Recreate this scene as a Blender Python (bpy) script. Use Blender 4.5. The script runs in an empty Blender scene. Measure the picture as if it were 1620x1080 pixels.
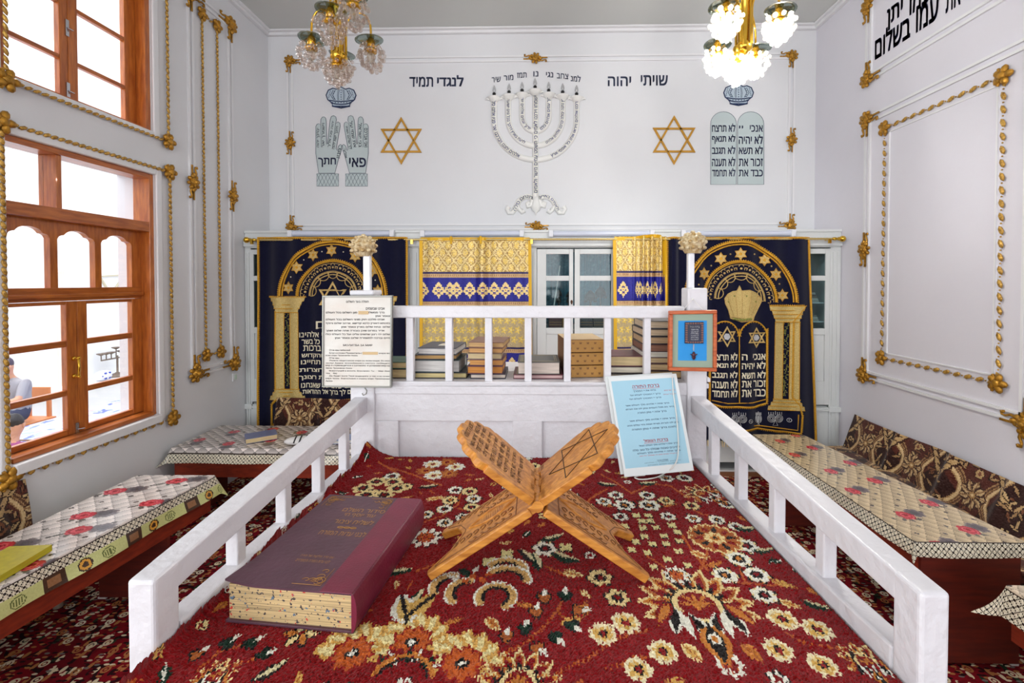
import bpy, math, random
import numpy as np
from mathutils import Vector, Matrix
from mathutils.geometry import tessellate_polygon
random.seed(7)
rng = np.random.default_rng(11)
SC = bpy.context.scene
COL = SC.collection
# ------------------------------------------------------------------ camera
F, PPX, PPY = 720.0, 833.0, 459.0          # focal length and optical axis in pixels of a 1620 x 1080 frame
YAW, PITCH = math.radians(1.2), math.radians(-1.03)
H = 2.217                                  # eye height above the floor
cam = bpy.data.objects.new('camera', bpy.data.cameras.new('camera'))
COL.objects.link(cam)
cam.data.sensor_width = 36.0
cam.data.lens = 36.0*F/1620.0
cam.data.shift_x = (810.0-PPX)/1620.0
cam.data.shift_y = (PPY-540.0)/1620.0
cam.data.clip_start = 0.02
cam.location = (0, 0, H)
cam.rotation_euler = (math.pi/2+PITCH, 0, YAW)
SC.camera = cam
# ------------------------------------------------------------------ sky, daylight, exposure
wd = bpy.data.worlds.new('sky'); SC.world = wd; wd.use_nodes = True
bg = wd.node_tree.nodes['Background']
bg.inputs['Color'].default_value = (0.93, 0.96, 1.0, 1)
bg.inputs['Strength'].default_value = 1.15
def area_light(name, loc, target, sx, sy, power, color=(1, 1, 1)):
    l = bpy.data.lights.new(name, 'AREA'); l.shape = 'RECTANGLE'; l.size = sx; l.size_y = sy
    l.energy = power; l.color = color
    o = bpy.data.objects.new(name, l); COL.objects.link(o)
    o.location = loc
    o.rotation_euler = (Vector(target)-Vector(loc)).to_track_quat('-Z', 'Y').to_euler()
    return o
# daylight over the courtyard; added fill lamps, out of view, at the hall's far end
# and along the window-side wall behind the viewer, where no windows are built
area_light('courtyard_daylight', (-7.0, 3.8, 5.5), (-5.0, 4.2, 0.9), 3.0, 5.0, 420, (1.0, 0.98, 0.95))
for x in (-2.0, 0.1, 2.2):
    area_light('hall_end_fill', (x, -7.85, 2.9), (x*0.9, 5.0, 2.9), 1.7, 4.2, 72, (0.93, 0.97, 1.0))
for y in (-0.9, -3.4):
    area_light('hall_side_fill', (-3.2, y, 2.7), (0.5, y+1.2, 2.7), 1.2, 3.8, 52, (0.95, 0.98, 1.0))
vs = SC.view_settings
vs.view_transform = 'Standard'; vs.look = 'None'; vs.gamma = 1.0; vs.use_curve_mapping = False
vs.exposure = 0.68
SC.cycles.max_bounces = 8; SC.cycles.diffuse_bounces = 4; SC.cycles.glossy_bounces = 3
SC.cycles.transparent_max_bounces = 16; SC.cycles.transmission_bounces = 5
SC.cycles.caustics_reflective = False; SC.cycles.caustics_refractive = False
# ------------------------------------------------------------------ helpers: pixel to point
_R = cam.rotation_euler.to_matrix()
EYE = Vector((0, 0, H))
def ray(px, py):
    return _R @ Vector(((px-PPX)/F, -(py-PPY)/F, -1.0))
def pY(px, py, Y):
    d = ray(px, py); return EYE + d*(Y/d.y)
def pX(px, py, X):
    d = ray(px, py); return EYE + d*(X/d.x)
def pZ(px, py, Z):
    d = ray(px, py); return EYE + d*((Z-H)/d.z)
def lin(c):
    out = []
    for v in c[:3]:
        v = v/255.0
        out.append(v/12.92 if v <= 0.04045 else ((v+0.055)/1.055)**2.4)
    return tuple(out)
def lin_np(a):
    a = np.clip(a/255.0, 0, 1)
    return np.where(a <= 0.04045, a/12.92, ((a+0.055)/1.055)**2.4)
# ------------------------------------------------------------------ materials
MATS = {}
def mat(name, col, rough=0.5, metal=0.0, var=0.0, vscale=8.0, bump=0.0, bscale=60.0, spec=0.5, emit=None, estr=0.0, sheen=0.0,
        stretch=None, col2=None, coat=0.0):
    if name in MATS: return MATS[name]
    m = bpy.data.materials.new(name); m.use_nodes = True
    nt = m.node_tree; b = nt.nodes['Principled BSDF']; MATS[name] = m
    c = lin(col)
    b.inputs['Base Color'].default_value = (*c, 1)
    b.inputs['Roughness'].default_value = rough
    b.inputs['Metallic'].default_value = metal
    b.inputs['Specular IOR Level'].default_value = spec
    b.inputs['Sheen Weight'].default_value = sheen
    b.inputs['Coat Weight'].default_value = coat
    if emit is not None:
        b.inputs['Emission Color'].default_value = (*lin(emit), 1)
        b.inputs['Emission Strength'].default_value = estr
    if var > 0 or bump > 0 or col2 is not None:
        tc = nt.nodes.new('ShaderNodeTexCoord'); mp = nt.nodes.new('ShaderNodeMapping')
        nt.links.new(tc.outputs['Object'], mp.inputs['Vector'])
        if stretch: mp.inputs['Scale'].default_value = stretch
    if var > 0 or col2 is not None:
        n = nt.nodes.new('ShaderNodeTexNoise'); n.inputs['Scale'].default_value = vscale; n.inputs['Detail'].default_value = 5
        nt.links.new(mp.outputs['Vector'], n.inputs['Vector'])
        r = nt.nodes.new('ShaderNodeValToRGB')
        if col2 is not None: d = lin(col2)
        else: d = tuple(max(0, v*(1-var)) for v in c)
        r.color_ramp.elements[0].position = 0.33; r.color_ramp.elements[1].position = 0.67
        r.color_ramp.elements[0].color = (*d, 1); r.color_ramp.elements[1].color = (*c, 1)
        nt.links.new(n.outputs['Fac'], r.inputs['Fac']); nt.links.new(r.outputs['Color'], b.inputs['Base Color'])
    if bump > 0:
        n2 = nt.nodes.new('ShaderNodeTexNoise'); n2.inputs['Scale'].default_value = bscale; n2.inputs['Detail'].default_value = 4
        nt.links.new(mp.outputs['Vector'], n2.inputs['Vector'])
        bp = nt.nodes.new('ShaderNodeBump'); bp.inputs['Strength'].default_value = bump; bp.inputs['Distance'].default_value = 0.01
        nt.links.new(n2.outputs['Fac'], bp.inputs['Height']); nt.links.new(bp.outputs['Normal'], b.inputs['Normal'])
    return m
def attr_mat(name, rough=0.6, metal=0.0, bump=0.0, bscale=400.0, sheen=0.0, spec=0.5, coat=0.0):
    """a woven or printed fabric whose thread colours are stored in the mesh"""
    if name in MATS: return MATS[name]
    m = bpy.data.materials.new(name); m.use_nodes = True; MATS[name] = m
    nt = m.node_tree; b = nt.nodes['Principled BSDF']
    a = nt.nodes.new('ShaderNodeVertexColor'); a.layer_name = 'weave'
    nt.links.new(a.outputs['Color'], b.inputs['Base Color'])
    b.inputs['Roughness'].default_value = rough; b.inputs['Metallic'].default_value = metal
    b.inputs['Sheen Weight'].default_value = sheen; b.inputs['Specular IOR Level'].default_value = spec
    b.inputs['Coat Weight'].default_value = coat
    if bump > 0:
        tc = nt.nodes.new('ShaderNodeTexCoord')
        n2 = nt.nodes.new('ShaderNodeTexNoise'); n2.inputs['Scale'].default_value = bscale; n2.inputs['Detail'].default_value = 2
        nt.links.new(tc.outputs['Object'], n2.inputs['Vector'])
        bp = nt.nodes.new('ShaderNodeBump'); bp.inputs['Strength'].default_value = bump; bp.inputs['Distance'].default_value = 0.01
        nt.links.new(n2.outputs['Fac'], bp.inputs['Height']); nt.links.new(bp.outputs['Normal'], b.inputs['Normal'])
    return m
def glass_mat(name, tint=(255, 255, 255), clear=0.93, rough=0.03):
    if name in MATS: return MATS[name]
    m = bpy.data.materials.new(name); m.use_nodes = True; MATS[name] = m
    nt = m.node_tree; nt.nodes.remove(nt.nodes['Principled BSDF'])
    t = nt.nodes.new('ShaderNodeBsdfTransparent'); t.inputs['Color'].default_value = (*lin(tint), 1)
    g = nt.nodes.new('ShaderNodeBsdfGlossy'); g.inputs['Roughness'].default_value = rough
    mx = nt.nodes.new('ShaderNodeMixShader'); mx.inputs['Fac'].default_value = 1-clear
    nt.links.new(t.outputs[0], mx.inputs[1]); nt.links.new(g.outputs[0], mx.inputs[2])
    nt.links.new(mx.outputs[0], nt.nodes['Material Output'].inputs['Surface'])
    return m
def bead_mat(name, tint, clear, milk):
    """clear glass drops: part see-through, part milky, with a shine"""
    if name in MATS: return MATS[name]
    m = bpy.data.materials.new(name); m.use_nodes = True; MATS[name] = m
    nt = m.node_tree; nt.nodes.remove(nt.nodes['Principled BSDF'])
    t = nt.nodes.new('ShaderNodeBsdfTransparent'); t.inputs['Color'].default_value = (*lin(tint), 1)
    d = nt.nodes.new('ShaderNodeBsdfTranslucent'); d.inputs['Color'].default_value = (*lin(tint), 1)
    g = nt.nodes.new('ShaderNodeBsdfGlossy'); g.inputs['Roughness'].default_value = 0.06
    lw = nt.nodes.new('ShaderNodeLayerWeight'); lw.inputs['Blend'].default_value = 0.28
    m1 = nt.nodes.new('ShaderNodeMixShader'); m1.inputs['Fac'].default_value = milk
    m2 = nt.nodes.new('ShaderNodeMixShader')
    nt.links.new(t.outputs[0], m1.inputs[1]); nt.links.new(d.outputs[0], m1.inputs[2])
    nt.links.new(lw.outputs['Facing'], m2.inputs['Fac'])
    nt.links.new(m1.outputs[0], m2.inputs[1]); nt.links.new(g.outputs[0], m2.inputs[2])
    nt.links.new(m2.outputs[0], nt.nodes['Material Output'].inputs['Surface'])
    return m
# ------------------------------------------------------------------ objects
ORG = {}
def tag(o, label=None, cat=None, group=None, kind=None):
    if label: o['label'] = label
    if cat: o['category'] = cat
    if group: o['group'] = group
    if kind: o['kind'] = kind
    return o
def thing(name, label, cat, loc=(0, 0, 0), group=None, kind=None):
    o = bpy.data.objects.new(name, None); COL.objects.link(o)
    o.empty_display_size = 0.05
    o.location = loc; ORG[o.name] = Vector(loc)
    return tag(o, label, cat, group, kind)
def rotz(a): return Matrix.Rotation(a, 3, 'Z')
class MB:
    """collects shapes in world coordinates and links them as one mesh object"""
    def __init__(s): s.v = []; s.f = []; s.sm = []; s.mi = []
    def add(s, vs_, fs, smooth=False, mi=0):
        b = len(s.v); s.v.extend([tuple(p) for p in vs_])
        for f in fs:
            s.f.append([b+i for i in f]); s.sm.append(smooth); s.mi.append(mi)
        return s
    def obox(s, c, ax, ay, az, mi=0):
        c = Vector(c); ax = Vector(ax); ay = Vector(ay); az = Vector(az)
        p = [c+ax*i+ay*j+az*k for k in (-1, 1) for j in (-1, 1) for i in (-1, 1)]
        fs = [(0, 2, 3, 1), (4, 5, 7, 6), (0, 1, 5, 4), (2, 6, 7, 3), (0, 4, 6, 2), (1, 3, 7, 5)]
        if ax.cross(ay).dot(az) < 0: fs = [tuple(reversed(f)) for f in fs]
        return s.add(p, fs, False, mi)
    def box(s, x0, x1, y0, y1, z0, z1, mi=0):
        x0, x1 = min(x0, x1), max(x0, x1); y0, y1 = min(y0, y1), max(y0, y1); z0, z1 = min(z0, z1), max(z0, z1)
        return s.obox(((x0+x1)/2, (y0+y1)/2, (z0+z1)/2), ((x1-x0)/2, 0, 0), (0, (y1-y0)/2, 0), (0, 0, (z1-z0)/2), mi)
    def hexa(s, p, mi=0):
        """eight corners: bottom 4 counter-clockwise from above, then top 4"""
        return s.add(p, [(3, 2, 1, 0), (4, 5, 6, 7), (0, 1, 5, 4), (1, 2, 6, 5), (2, 3, 7, 6), (3, 0, 4, 7)], False, mi)
    def beam(s, p0, p1, w, h, up=(0, 0, 1), mi=0):
        p0 = Vector(p0); p1 = Vector(p1); d = (p1-p0); u = Vector(up); sd = d.cross(u).normalized(); u = sd.cross(d).normalized()
        return s.obox((p0+p1)/2, d/2, sd*w/2, u*h/2, mi)
    def tube(s, pts, r, n=8, closed=False, mi=0, caps=True):
        pts = [Vector(p) for p in pts]; N = len(pts)
        rs = r if isinstance(r, (list, tuple)) else [r]*N
        prev = None; rings = []
        for i, p in enumerate(pts):
            if closed: t = (pts[(i+1) % N]-pts[i-1])
            else: t = pts[min(i+1, N-1)]-pts[max(i-1, 0)]
            if t.length < 1e-9: t = Vector((0, 0, 1))
            t.normalize()
            if prev is None:
                a = Vector((0, 0, 1)) if abs(t.z) < 0.9 else Vector((1, 0, 0))
                u = t.cross(a).normalized()
            else:
                u = (prev-t*prev.dot(t))
                u = u.normalized() if u.length > 1e-6 else t.orthogonal().normalized()
            prev = u; w = t.cross(u)
            rings.append([p+(u*math.cos(2*math.pi*k/n)+w*math.sin(2*math.pi*k/n))*rs[i] for k in range(n)])
        vs_ = [q for rg in rings for q in rg]; fs = []
        M = N if closed else N-1
        for i in range(M):
            a = i*n; b = ((i+1) % N)*n
            for k in range(n): fs.append((a+k, a+(k+1) % n, b+(k+1) % n, b+k))
        s.add(vs_, fs, True, mi)
        if caps and not closed:
            s.add(rings[0], [tuple(reversed(range(n)))], False, mi); s.add(rings[-1], [tuple(range(n))], False, mi)
        return s
    def lathe(s, prof, c=(0, 0, 0), ax=None, n=16, mi=0, smooth=True):
        """profile of (radius, height) turned about an axis; ax = 3x3 matrix"""
        ax = ax or Matrix.Identity(3); c = Vector(c); vs_ = []; fs = []
        for r, z in prof:
            for k in range(n):
                a = 2*math.pi*k/n; vs_.append(c+ax @ Vector((r*math.cos(a), r*math.sin(a), z)))
        for i in range(len(prof)-1):
            for k in range(n): fs.append((i*n+k, i*n+(k+1) % n, (i+1)*n+(k+1) % n, (i+1)*n+k))
        if prof[0][0] > 1e-6: fs.append(tuple(reversed(range(n))))
        if prof[-1][0] > 1e-6: fs.append(tuple((len(prof)-1)*n+k for k in range(n)))
        return s.add(vs_, fs, smooth, mi)
    def ball(s, c, r, n=10, m=6, ax=None, mi=0):
        r = r if isinstance(r, (tuple, list, Vector)) else (r, r, r)
        ax = ax or Matrix.Identity(3); c = Vector(c); vs_ = [c+ax @ Vector((0, 0, -r[2]))]; fs = []
        for i in range(1, m):
            t = math.pi*i/m-math.pi/2
            for k in range(n):
                a = 2*math.pi*k/n
                vs_.append(c+ax @ Vector((r[0]*math.cos(t)*math.cos(a), r[1]*math.cos(t)*math.sin(a), r[2]*math.sin(t))))
        vs_.append(c+ax @ Vector((0, 0, r[2])))
        for k in range(n): fs.append((0, 1+(k+1) % n, 1+k))
        for i in range(m-2):
            for k in range(n):
                a = 1+i*n; b = a+n; fs.append((a+k, a+(k+1) % n, b+(k+1) % n, b+k))
        L = len(vs_)-1; a = 1+(m-2)*n
        for k in range(n): fs.append((a+k, a+(k+1) % n, L))
        return s.add(vs_, fs, True, mi)
    def prism(s, poly, off, mi=0, smooth=False):
        """a planar outline of 3-D points given depth along off"""
        off = Vector(off); n = len(poly); a = [Vector(p) for p in poly]
        nrm = Vector((0, 0, 0))
        for i in range(n): nrm += a[i].cross(a[(i+1) % n])
        if nrm.dot(off) < 0: a.reverse()
        b = [p+off for p in a]
        fs = [tuple(reversed(range(n))), tuple(range(n, 2*n))]
        fs += [(i, (i+1) % n, n+(i+1) % n, n+i) for i in range(n)]
        return s.add(a+b, fs, smooth, mi)
    def build(s, name, m, parent=None, bevel=0.0, org=None, seg=2):
        o0 = ORG[parent.name] if parent is not None else (Vector(org) if org is not None else Vector((0, 0, 0)))
        me = bpy.data.meshes.new(name)
        me.from_pydata([(p[0]-o0.x, p[1]-o0.y, p[2]-o0.z) for p in s.v], [], s.f)
        for k in (m if isinstance(m, (list, tuple)) else [m]): me.materials.append(k)
        me.polygons.foreach_set('use_smooth', s.sm)
        if any(s.mi): me.polygons.foreach_set('material_index', s.mi)
        me.update()
        o = bpy.data.objects.new(name, me); COL.objects.link(o)
        if parent is not None: o.parent = parent
        else: o.location = o0
        ORG[o.name] = o0
        if bevel > 0:
            b = o.modifiers.new('edges', 'BEVEL'); b.width = bevel; b.segments = seg; b.limit_method = 'ANGLE'
        return o
def single(mb, name, m, label, cat, org, group=None, bevel=0.0, kind=None):
    return tag(mb.build(name, m, None, bevel, org), label, cat, group, kind)
def struct(mb, name, m, parent=None, bevel=0.0):
    o = mb.build(name, m, parent, bevel)
    if parent is None: o['kind'] = 'structure'
    return o
def sheet(name, pos, col, m, parent=None, org=None, thick=0.0, smooth=True):
    """a sheet of nv x nu coloured cells; pos(u, v) with u, v arrays in 0..1 gives x, y, z arrays"""
    nv, nu = col.shape[:2]
    u, v = np.meshgrid(np.linspace(0, 1, nu+1), np.linspace(0, 1, nv+1))
    x, y, z = pos(u, v)
    o0 = ORG[parent.name] if parent is not None else Vector(org or (0, 0, 0))
    P = np.stack([x-o0.x, y-o0.y, z-o0.z], -1).reshape(-1, 3).astype(np.float32)
    idx = np.arange((nu+1)*(nv+1)).reshape(nv+1, nu+1)
    q = np.stack([idx[:-1, :-1], idx[:-1, 1:], idx[1:, 1:], idx[1:, :-1]], -1).reshape(-1, 4)
    me = bpy.data.meshes.new(name)
    nf = len(q)
    me.vertices.add(len(P)); me.vertices.foreach_set('co', P.ravel())
    me.loops.add(nf*4); me.loops.foreach_set('vertex_index', q.ravel().astype(np.int32))
    me.polygons.add(nf); me.polygons.foreach_set('loop_start', np.arange(0, nf*4, 4, dtype=np.int32))
    me.polygons.foreach_set('use_smooth', np.full(nf, smooth))
    me.update(calc_edges=True)
    at = me.attributes.new('weave', 'FLOAT_COLOR', 'CORNER')
    c = np.ones((nf, 4), np.float32); c[:, :3] = lin_np(col.reshape(-1, 3).astype(np.float64))
    at.data.foreach_set('color', np.repeat(c, 4, 0).ravel())
    me.materials.append(m)
    o = bpy.data.objects.new(name, me); COL.objects.link(o)
    if parent is not None: o.parent = parent
    else: o.location = o0
    ORG[o.name] = o0
    if thick > 0:
        md = o.modifiers.new('thickness', 'SOLIDIFY'); md.thickness = thick; md.offset = 0
    return o
# ------------------------------------------------------------------ lettering
_TC = {}
def glyphs(s, res=2, bold=0.0):
    """outline letters of one line: points in a 0..1 box and triangles; Hebrew runs right to left"""
    k = (s, res, bold)
    if k in _TC: return _TC[k]
    body = s[::-1] if any('\u0590' <= ch <= '\u05ff' for ch in s) else s
    c = bpy.data.curves.new('line', 'FONT'); c.body = body; c.resolution_u = res; c.fill_mode = 'NONE'
    o = bpy.data.objects.new('line', c); COL.objects.link(o)
    dg = bpy.context.evaluated_depsgraph_get()
    me = bpy.data.meshes.new_from_object(o.evaluated_get(dg))
    V = [v.co.copy() for v in me.vertices]; nxt = {}
    for e in me.edges: nxt.setdefault(e.vertices[0], []).append(e.vertices[1]); nxt.setdefault(e.vertices[1], []).append(e.vertices[0])
    bpy.data.objects.remove(o); bpy.data.curves.remove(c); bpy.data.meshes.remove(me)
    loops = []; seen = set()
    for i in range(len(V)):
        if i in seen or i not in nxt: continue
        lp = [i]; seen.add(i); cur = i
        while True:
            cand = [j for j in nxt[cur] if j not in seen]
            if not cand: break
            cur = cand[0] if cur != i or (i+1) not in cand else i+1
            lp.append(cur); seen.add(cur)
        if len(lp) >= 3: loops.append(lp)
    sgn = lambda lp: sum(V[lp[k]].x*V[lp[(k+1) % len(lp)]].y-V[lp[(k+1) % len(lp)]].x*V[lp[k]].y for k in range(len(lp)))/2
    ar = [sgn(lp) for lp in loops]; so = math.copysign(1, max(ar, key=abs))
    def inside(p, lp):
        r = False
        for k in range(len(lp)):
            a_, b_ = V[lp[k]], V[lp[k-1]]
            if (a_.y > p.y) != (b_.y > p.y) and p.x < (b_.x-a_.x)*(p.y-a_.y)/(b_.y-a_.y)+a_.x: r = not r
        return r
    fs = []
    for lp, q in zip(loops, ar):
        if q*so < 0: continue
        hs = [h for h, g in zip(loops, ar) if g*so < 0 and inside(V[h[0]], lp)]
        flat_ = [i for l_ in [lp]+hs for i in l_]
        fs += [tuple(flat_[i] for i in t) for t in tessellate_polygon([[V[i] for i in l_] for l_ in [lp]+hs])]
    P = np.array([v[:2] for v in V])
    fs = [f if (P[f[1]]-P[f[0]])[0]*(P[f[2]]-P[f[0]])[1]-(P[f[1]]-P[f[0]])[1]*(P[f[2]]-P[f[0]])[0] > 0 else f[::-1] for f in fs]
    lo, hi = P.min(0), P.max(0)
    asp = (hi[0]-lo[0])/max(hi[1]-lo[1], 1e-6)
    P = (P-lo)/np.maximum(hi-lo, 1e-6)
    if bold > 0:                                   # heavier strokes: the same letters laid side by side
        n = len(P); bx_, by_ = bold*1.1/max(asp, .2), bold*1.1
        Q = [P+np.array(d) for d in ((-bx_, -by_), (bx_, -by_), (-bx_, by_), (bx_, by_))]
        P = np.concatenate([P]+Q); fs = [tuple(i+n*k for i in f) for k in range(5) for f in fs]
    _TC[k] = (P, fs, asp); return _TC[k]
def letters(mb, s, fn, x0, x1, y0, y1, res=2, mi=0, bold=0.0):
    """put one line of letters in the box x0..x1, y0..y1 (y0 = top) of the surface fn(x, y)"""
    P, fs, asp = glyphs(s, res, bold)
    mb.add([fn(x0+(x1-x0)*p[0], y1+(y0-y1)*p[1]) for p in P], fs, False, mi)
def letters_path(mb, s, path, hgt, out, flip=False, res=1, bold=0.01):
    """letters set along a path of 3-D points; hgt is the letter height, out the facing normal"""
    P, fs, asp = glyphs(s, res, bold)
    pts = [Vector(p) for p in path]; ln = [0]
    for a, b in zip(pts, pts[1:]): ln.append(ln[-1]+(b-a).length)
    out = Vector(out); vs_ = []
    for p in P:
        t = p[0]*ln[-1]; i = 0
        while i < len(ln)-2 and ln[i+1] < t: i += 1
        d = (pts[i+1]-pts[i]); f = (t-ln[i])/max(d.length, 1e-9); d.normalize()
        nn = out.cross(d)
        vs_.append(pts[i]+d*(t-ln[i])+nn*((p[1]-0.5)*hgt))
    mb.add(vs_, fs)
class Quad:
    """a flat board: x, y in 0..1 from its top corner (seen from the front), lift along its normal"""
    def __init__(s, tl, tr, bl, br):
        s.tl, s.tr, s.bl, s.br = map(Vector, (tl, tr, bl, br))
        s.n = (s.bl-s.tl).cross(s.tr-s.tl).normalized()
    def __call__(s, x, y, lift=0.0):
        return s.tl*(1-x)*(1-y)+s.tr*x*(1-y)+s.bl*(1-x)*y+s.br*x*y+s.n*lift
    def at(s, lift): return lambda x, y: s(x, y, lift)
    def plate(s, mb, x0, x1, y0, y1, l0, l1, mi=0):
        p = [s(x0, y1, l0), s(x1, y1, l0), s(x1, y0, l0), s(x0, y0, l0), s(x0, y1, l1), s(x1, y1, l1), s(x1, y0, l1), s(x0, y0, l1)]
        mb.hexa(p, mi)
# ------------------------------------------------------------------ weaving patterns
class Weave:
    """a cloth pattern in metres: x across, y along"""
    def __init__(s, w, h, step, base):
        s.w, s.h, s.st = w, h, step
        s.nx, s.ny = int(w/step), int(h/step)
        s.a = np.empty((s.ny, s.nx, 3)); s.a[:] = base
    def win(s, cx, cy, R):
        i0 = max(0, int((cx-R)/s.st)); i1 = min(s.nx, int((cx+R)/s.st)+2)
        j0 = max(0, int((cy-R)/s.st)); j1 = min(s.ny, int((cy+R)/s.st)+2)
        if i0 >= i1 or j0 >= j1: return None
        x = (np.arange(i0, i1)+0.5)*s.st-cx; y = (np.arange(j0, j1)+0.5)*s.st-cy
        X, Y = np.meshgrid(x, y); return s.a[j0:j1, i0:i1], X, Y
    def put(s, sub, mask, col): sub[mask] = col
    def polar(s, cx, cy, rfun, col, R, asp=1.0, rot=0.0):
        w = s.win(cx, cy, R*max(1, asp))
        if w is None: return
        a, X, Y = w; X = X/asp
        r = np.hypot(X, Y); t = np.arctan2(Y, X)+rot
        s.put(a, r < rfun(t), col)
    def rosette(s, cx, cy, r, n, pet, rim=None, mid=None, core=None, rot=0.0, deep=0.35, asp=1.0):
        f = lambda k: (lambda t: k*(1-deep+deep*np.abs(np.cos(n*t/2))))
        if rim is not None: s.polar(cx, cy, f(r*1.18), rim, r*1.25, asp, rot)
        s.polar(cx, cy, f(r), pet, r*1.05, asp, rot)
        if mid is not None: s.polar(cx, cy, f(r*0.55), mid, r, asp, rot)
        if core is not None: s.polar(cx, cy, lambda t: r*0.24+0*t, core, r, asp, rot)
    def leaf(s, cx, cy, ang, L, W, col, rim=None, vein=None, bend=0.0):
        w = s.win(cx, cy, L*0.75+W)
        if w is None: return
        a, X, Y = w; c, sn = math.cos(ang), math.sin(ang)
        u = X*c+Y*sn; v = -X*sn+Y*c - bend*(4*(u/L)**2-1)*L*0.5
        t = np.clip(u/L+0.5, 0, 1); prof = W*0.5*np.sin(np.pi*t**0.8)
        ins = (np.abs(u) < L*0.5)
        if rim is not None: s.put(a, ins & (np.abs(v) < prof+W*0.16), rim)
        s.put(a, ins & (np.abs(v) < prof*(0.75 if rim is not None else 1)), col)
        if vein is not None: s.put(a, ins & (np.abs(v) < W*0.1), vein)
    def line(s, pts, wd_, col):
        pts = np.array(pts, float)
        for p, q in zip(pts, pts[1:]):
            m = (p+q)/2; R = np.hypot(*(q-p))/2+wd_
            w = s.win(m[0], m[1], R)
            if w is None: continue
            a, X, Y = w; d = q-p; L2 = max(d @ d, 1e-12)
            X = X+m[0]-p[0]; Y = Y+m[1]-p[1]
            t = np.clip((X*d[0]+Y*d[1])/L2, 0, 1)
            s.put(a, np.hypot(X-t*d[0], Y-t*d[1]) < wd_*0.5, col)
    def arc(s, cx, cy, r, a0, a1, wd_, col, n=16):
        s.line([(cx+r*math.cos(a0+(a1-a0)*i/n), cy+r*math.sin(a0+(a1-a0)*i/n)) for i in range(n+1)], wd_, col)
    def rect(s, x0, x1, y0, y1, col):
        i0, i1 = max(0, int(x0/s.st)), max(0, int(x1/s.st)); j0, j1 = max(0, int(y0/s.st)), max(0, int(y1/s.st))
        s.a[j0:j1, i0:i1] = col
    def grain(s, amt, cells=1):
        s.a += rng.normal(0, amt, (s.ny, s.nx, 1)); np.clip(s.a, 0, 255, out=s.a)
def curve_pts(p0, p1, p2, n=14):
    p0, p1, p2 = map(np.array, (p0, p1, p2)); t = np.linspace(0, 1, n)[:, None]
    return (1-t)**2*p0+2*t*(1-t)*p1+t**2*p2
# ================================================================== the room
W_ROOM = 6.8
YB = W_ROOM/(pY(1290, 42, 1.0).x-pY(425, 52, 1.0).x)
XL = pY(425, 200, YB).x; XR = pY(1290, 200, YB).x
ZC = pY(858, 47, YB).z
YR = -8.0                                   # the hall goes on behind the viewer
def yc_at():
    d = ray(388, 400); return XL*d.y/d.x
YC = yc_at()                                # front of the built-in cabinet
YK = YC-0.12                                # curtain plane in front of it
def bk(px, py, lift=0.0): p = pY(px, py, YB); p.y -= lift; return p
def lf(px, py, lift=0.0): p = pX(px, py, XL); p.x += lift; return p
def rt(px, py, lift=0.0): p = pX(px, py, XR); p.x -= lift; return p
m_wall = mat('white_plaster', (226, 227, 230), 0.65, var=0.03, vscale=1.5, bump=0.12, bscale=14)
m_wallr = mat('lavender_white_plaster', (227, 225, 233), 0.65, var=0.03, vscale=1.5, bump=0.12, bscale=14)
m_ceil = mat('grey_white_ceiling', (206, 208, 205), 0.75, var=0.02, vscale=1.2)
m_trim = mat('white_moulding', (232, 232, 234), 0.5)
m_gold = mat('gilded_plaster', (206, 150, 50), 0.36, 0.55, var=0.55, vscale=30, bump=0.35, bscale=70)
m_brass = mat('polished_brass', (222, 178, 66), 0.16, 1.0)
m_white = mat('white_oil_paint', (220, 218, 222), 0.38, var=0.06, vscale=4, bump=0.45, bscale=34, stretch=(1, 1, 1))
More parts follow.
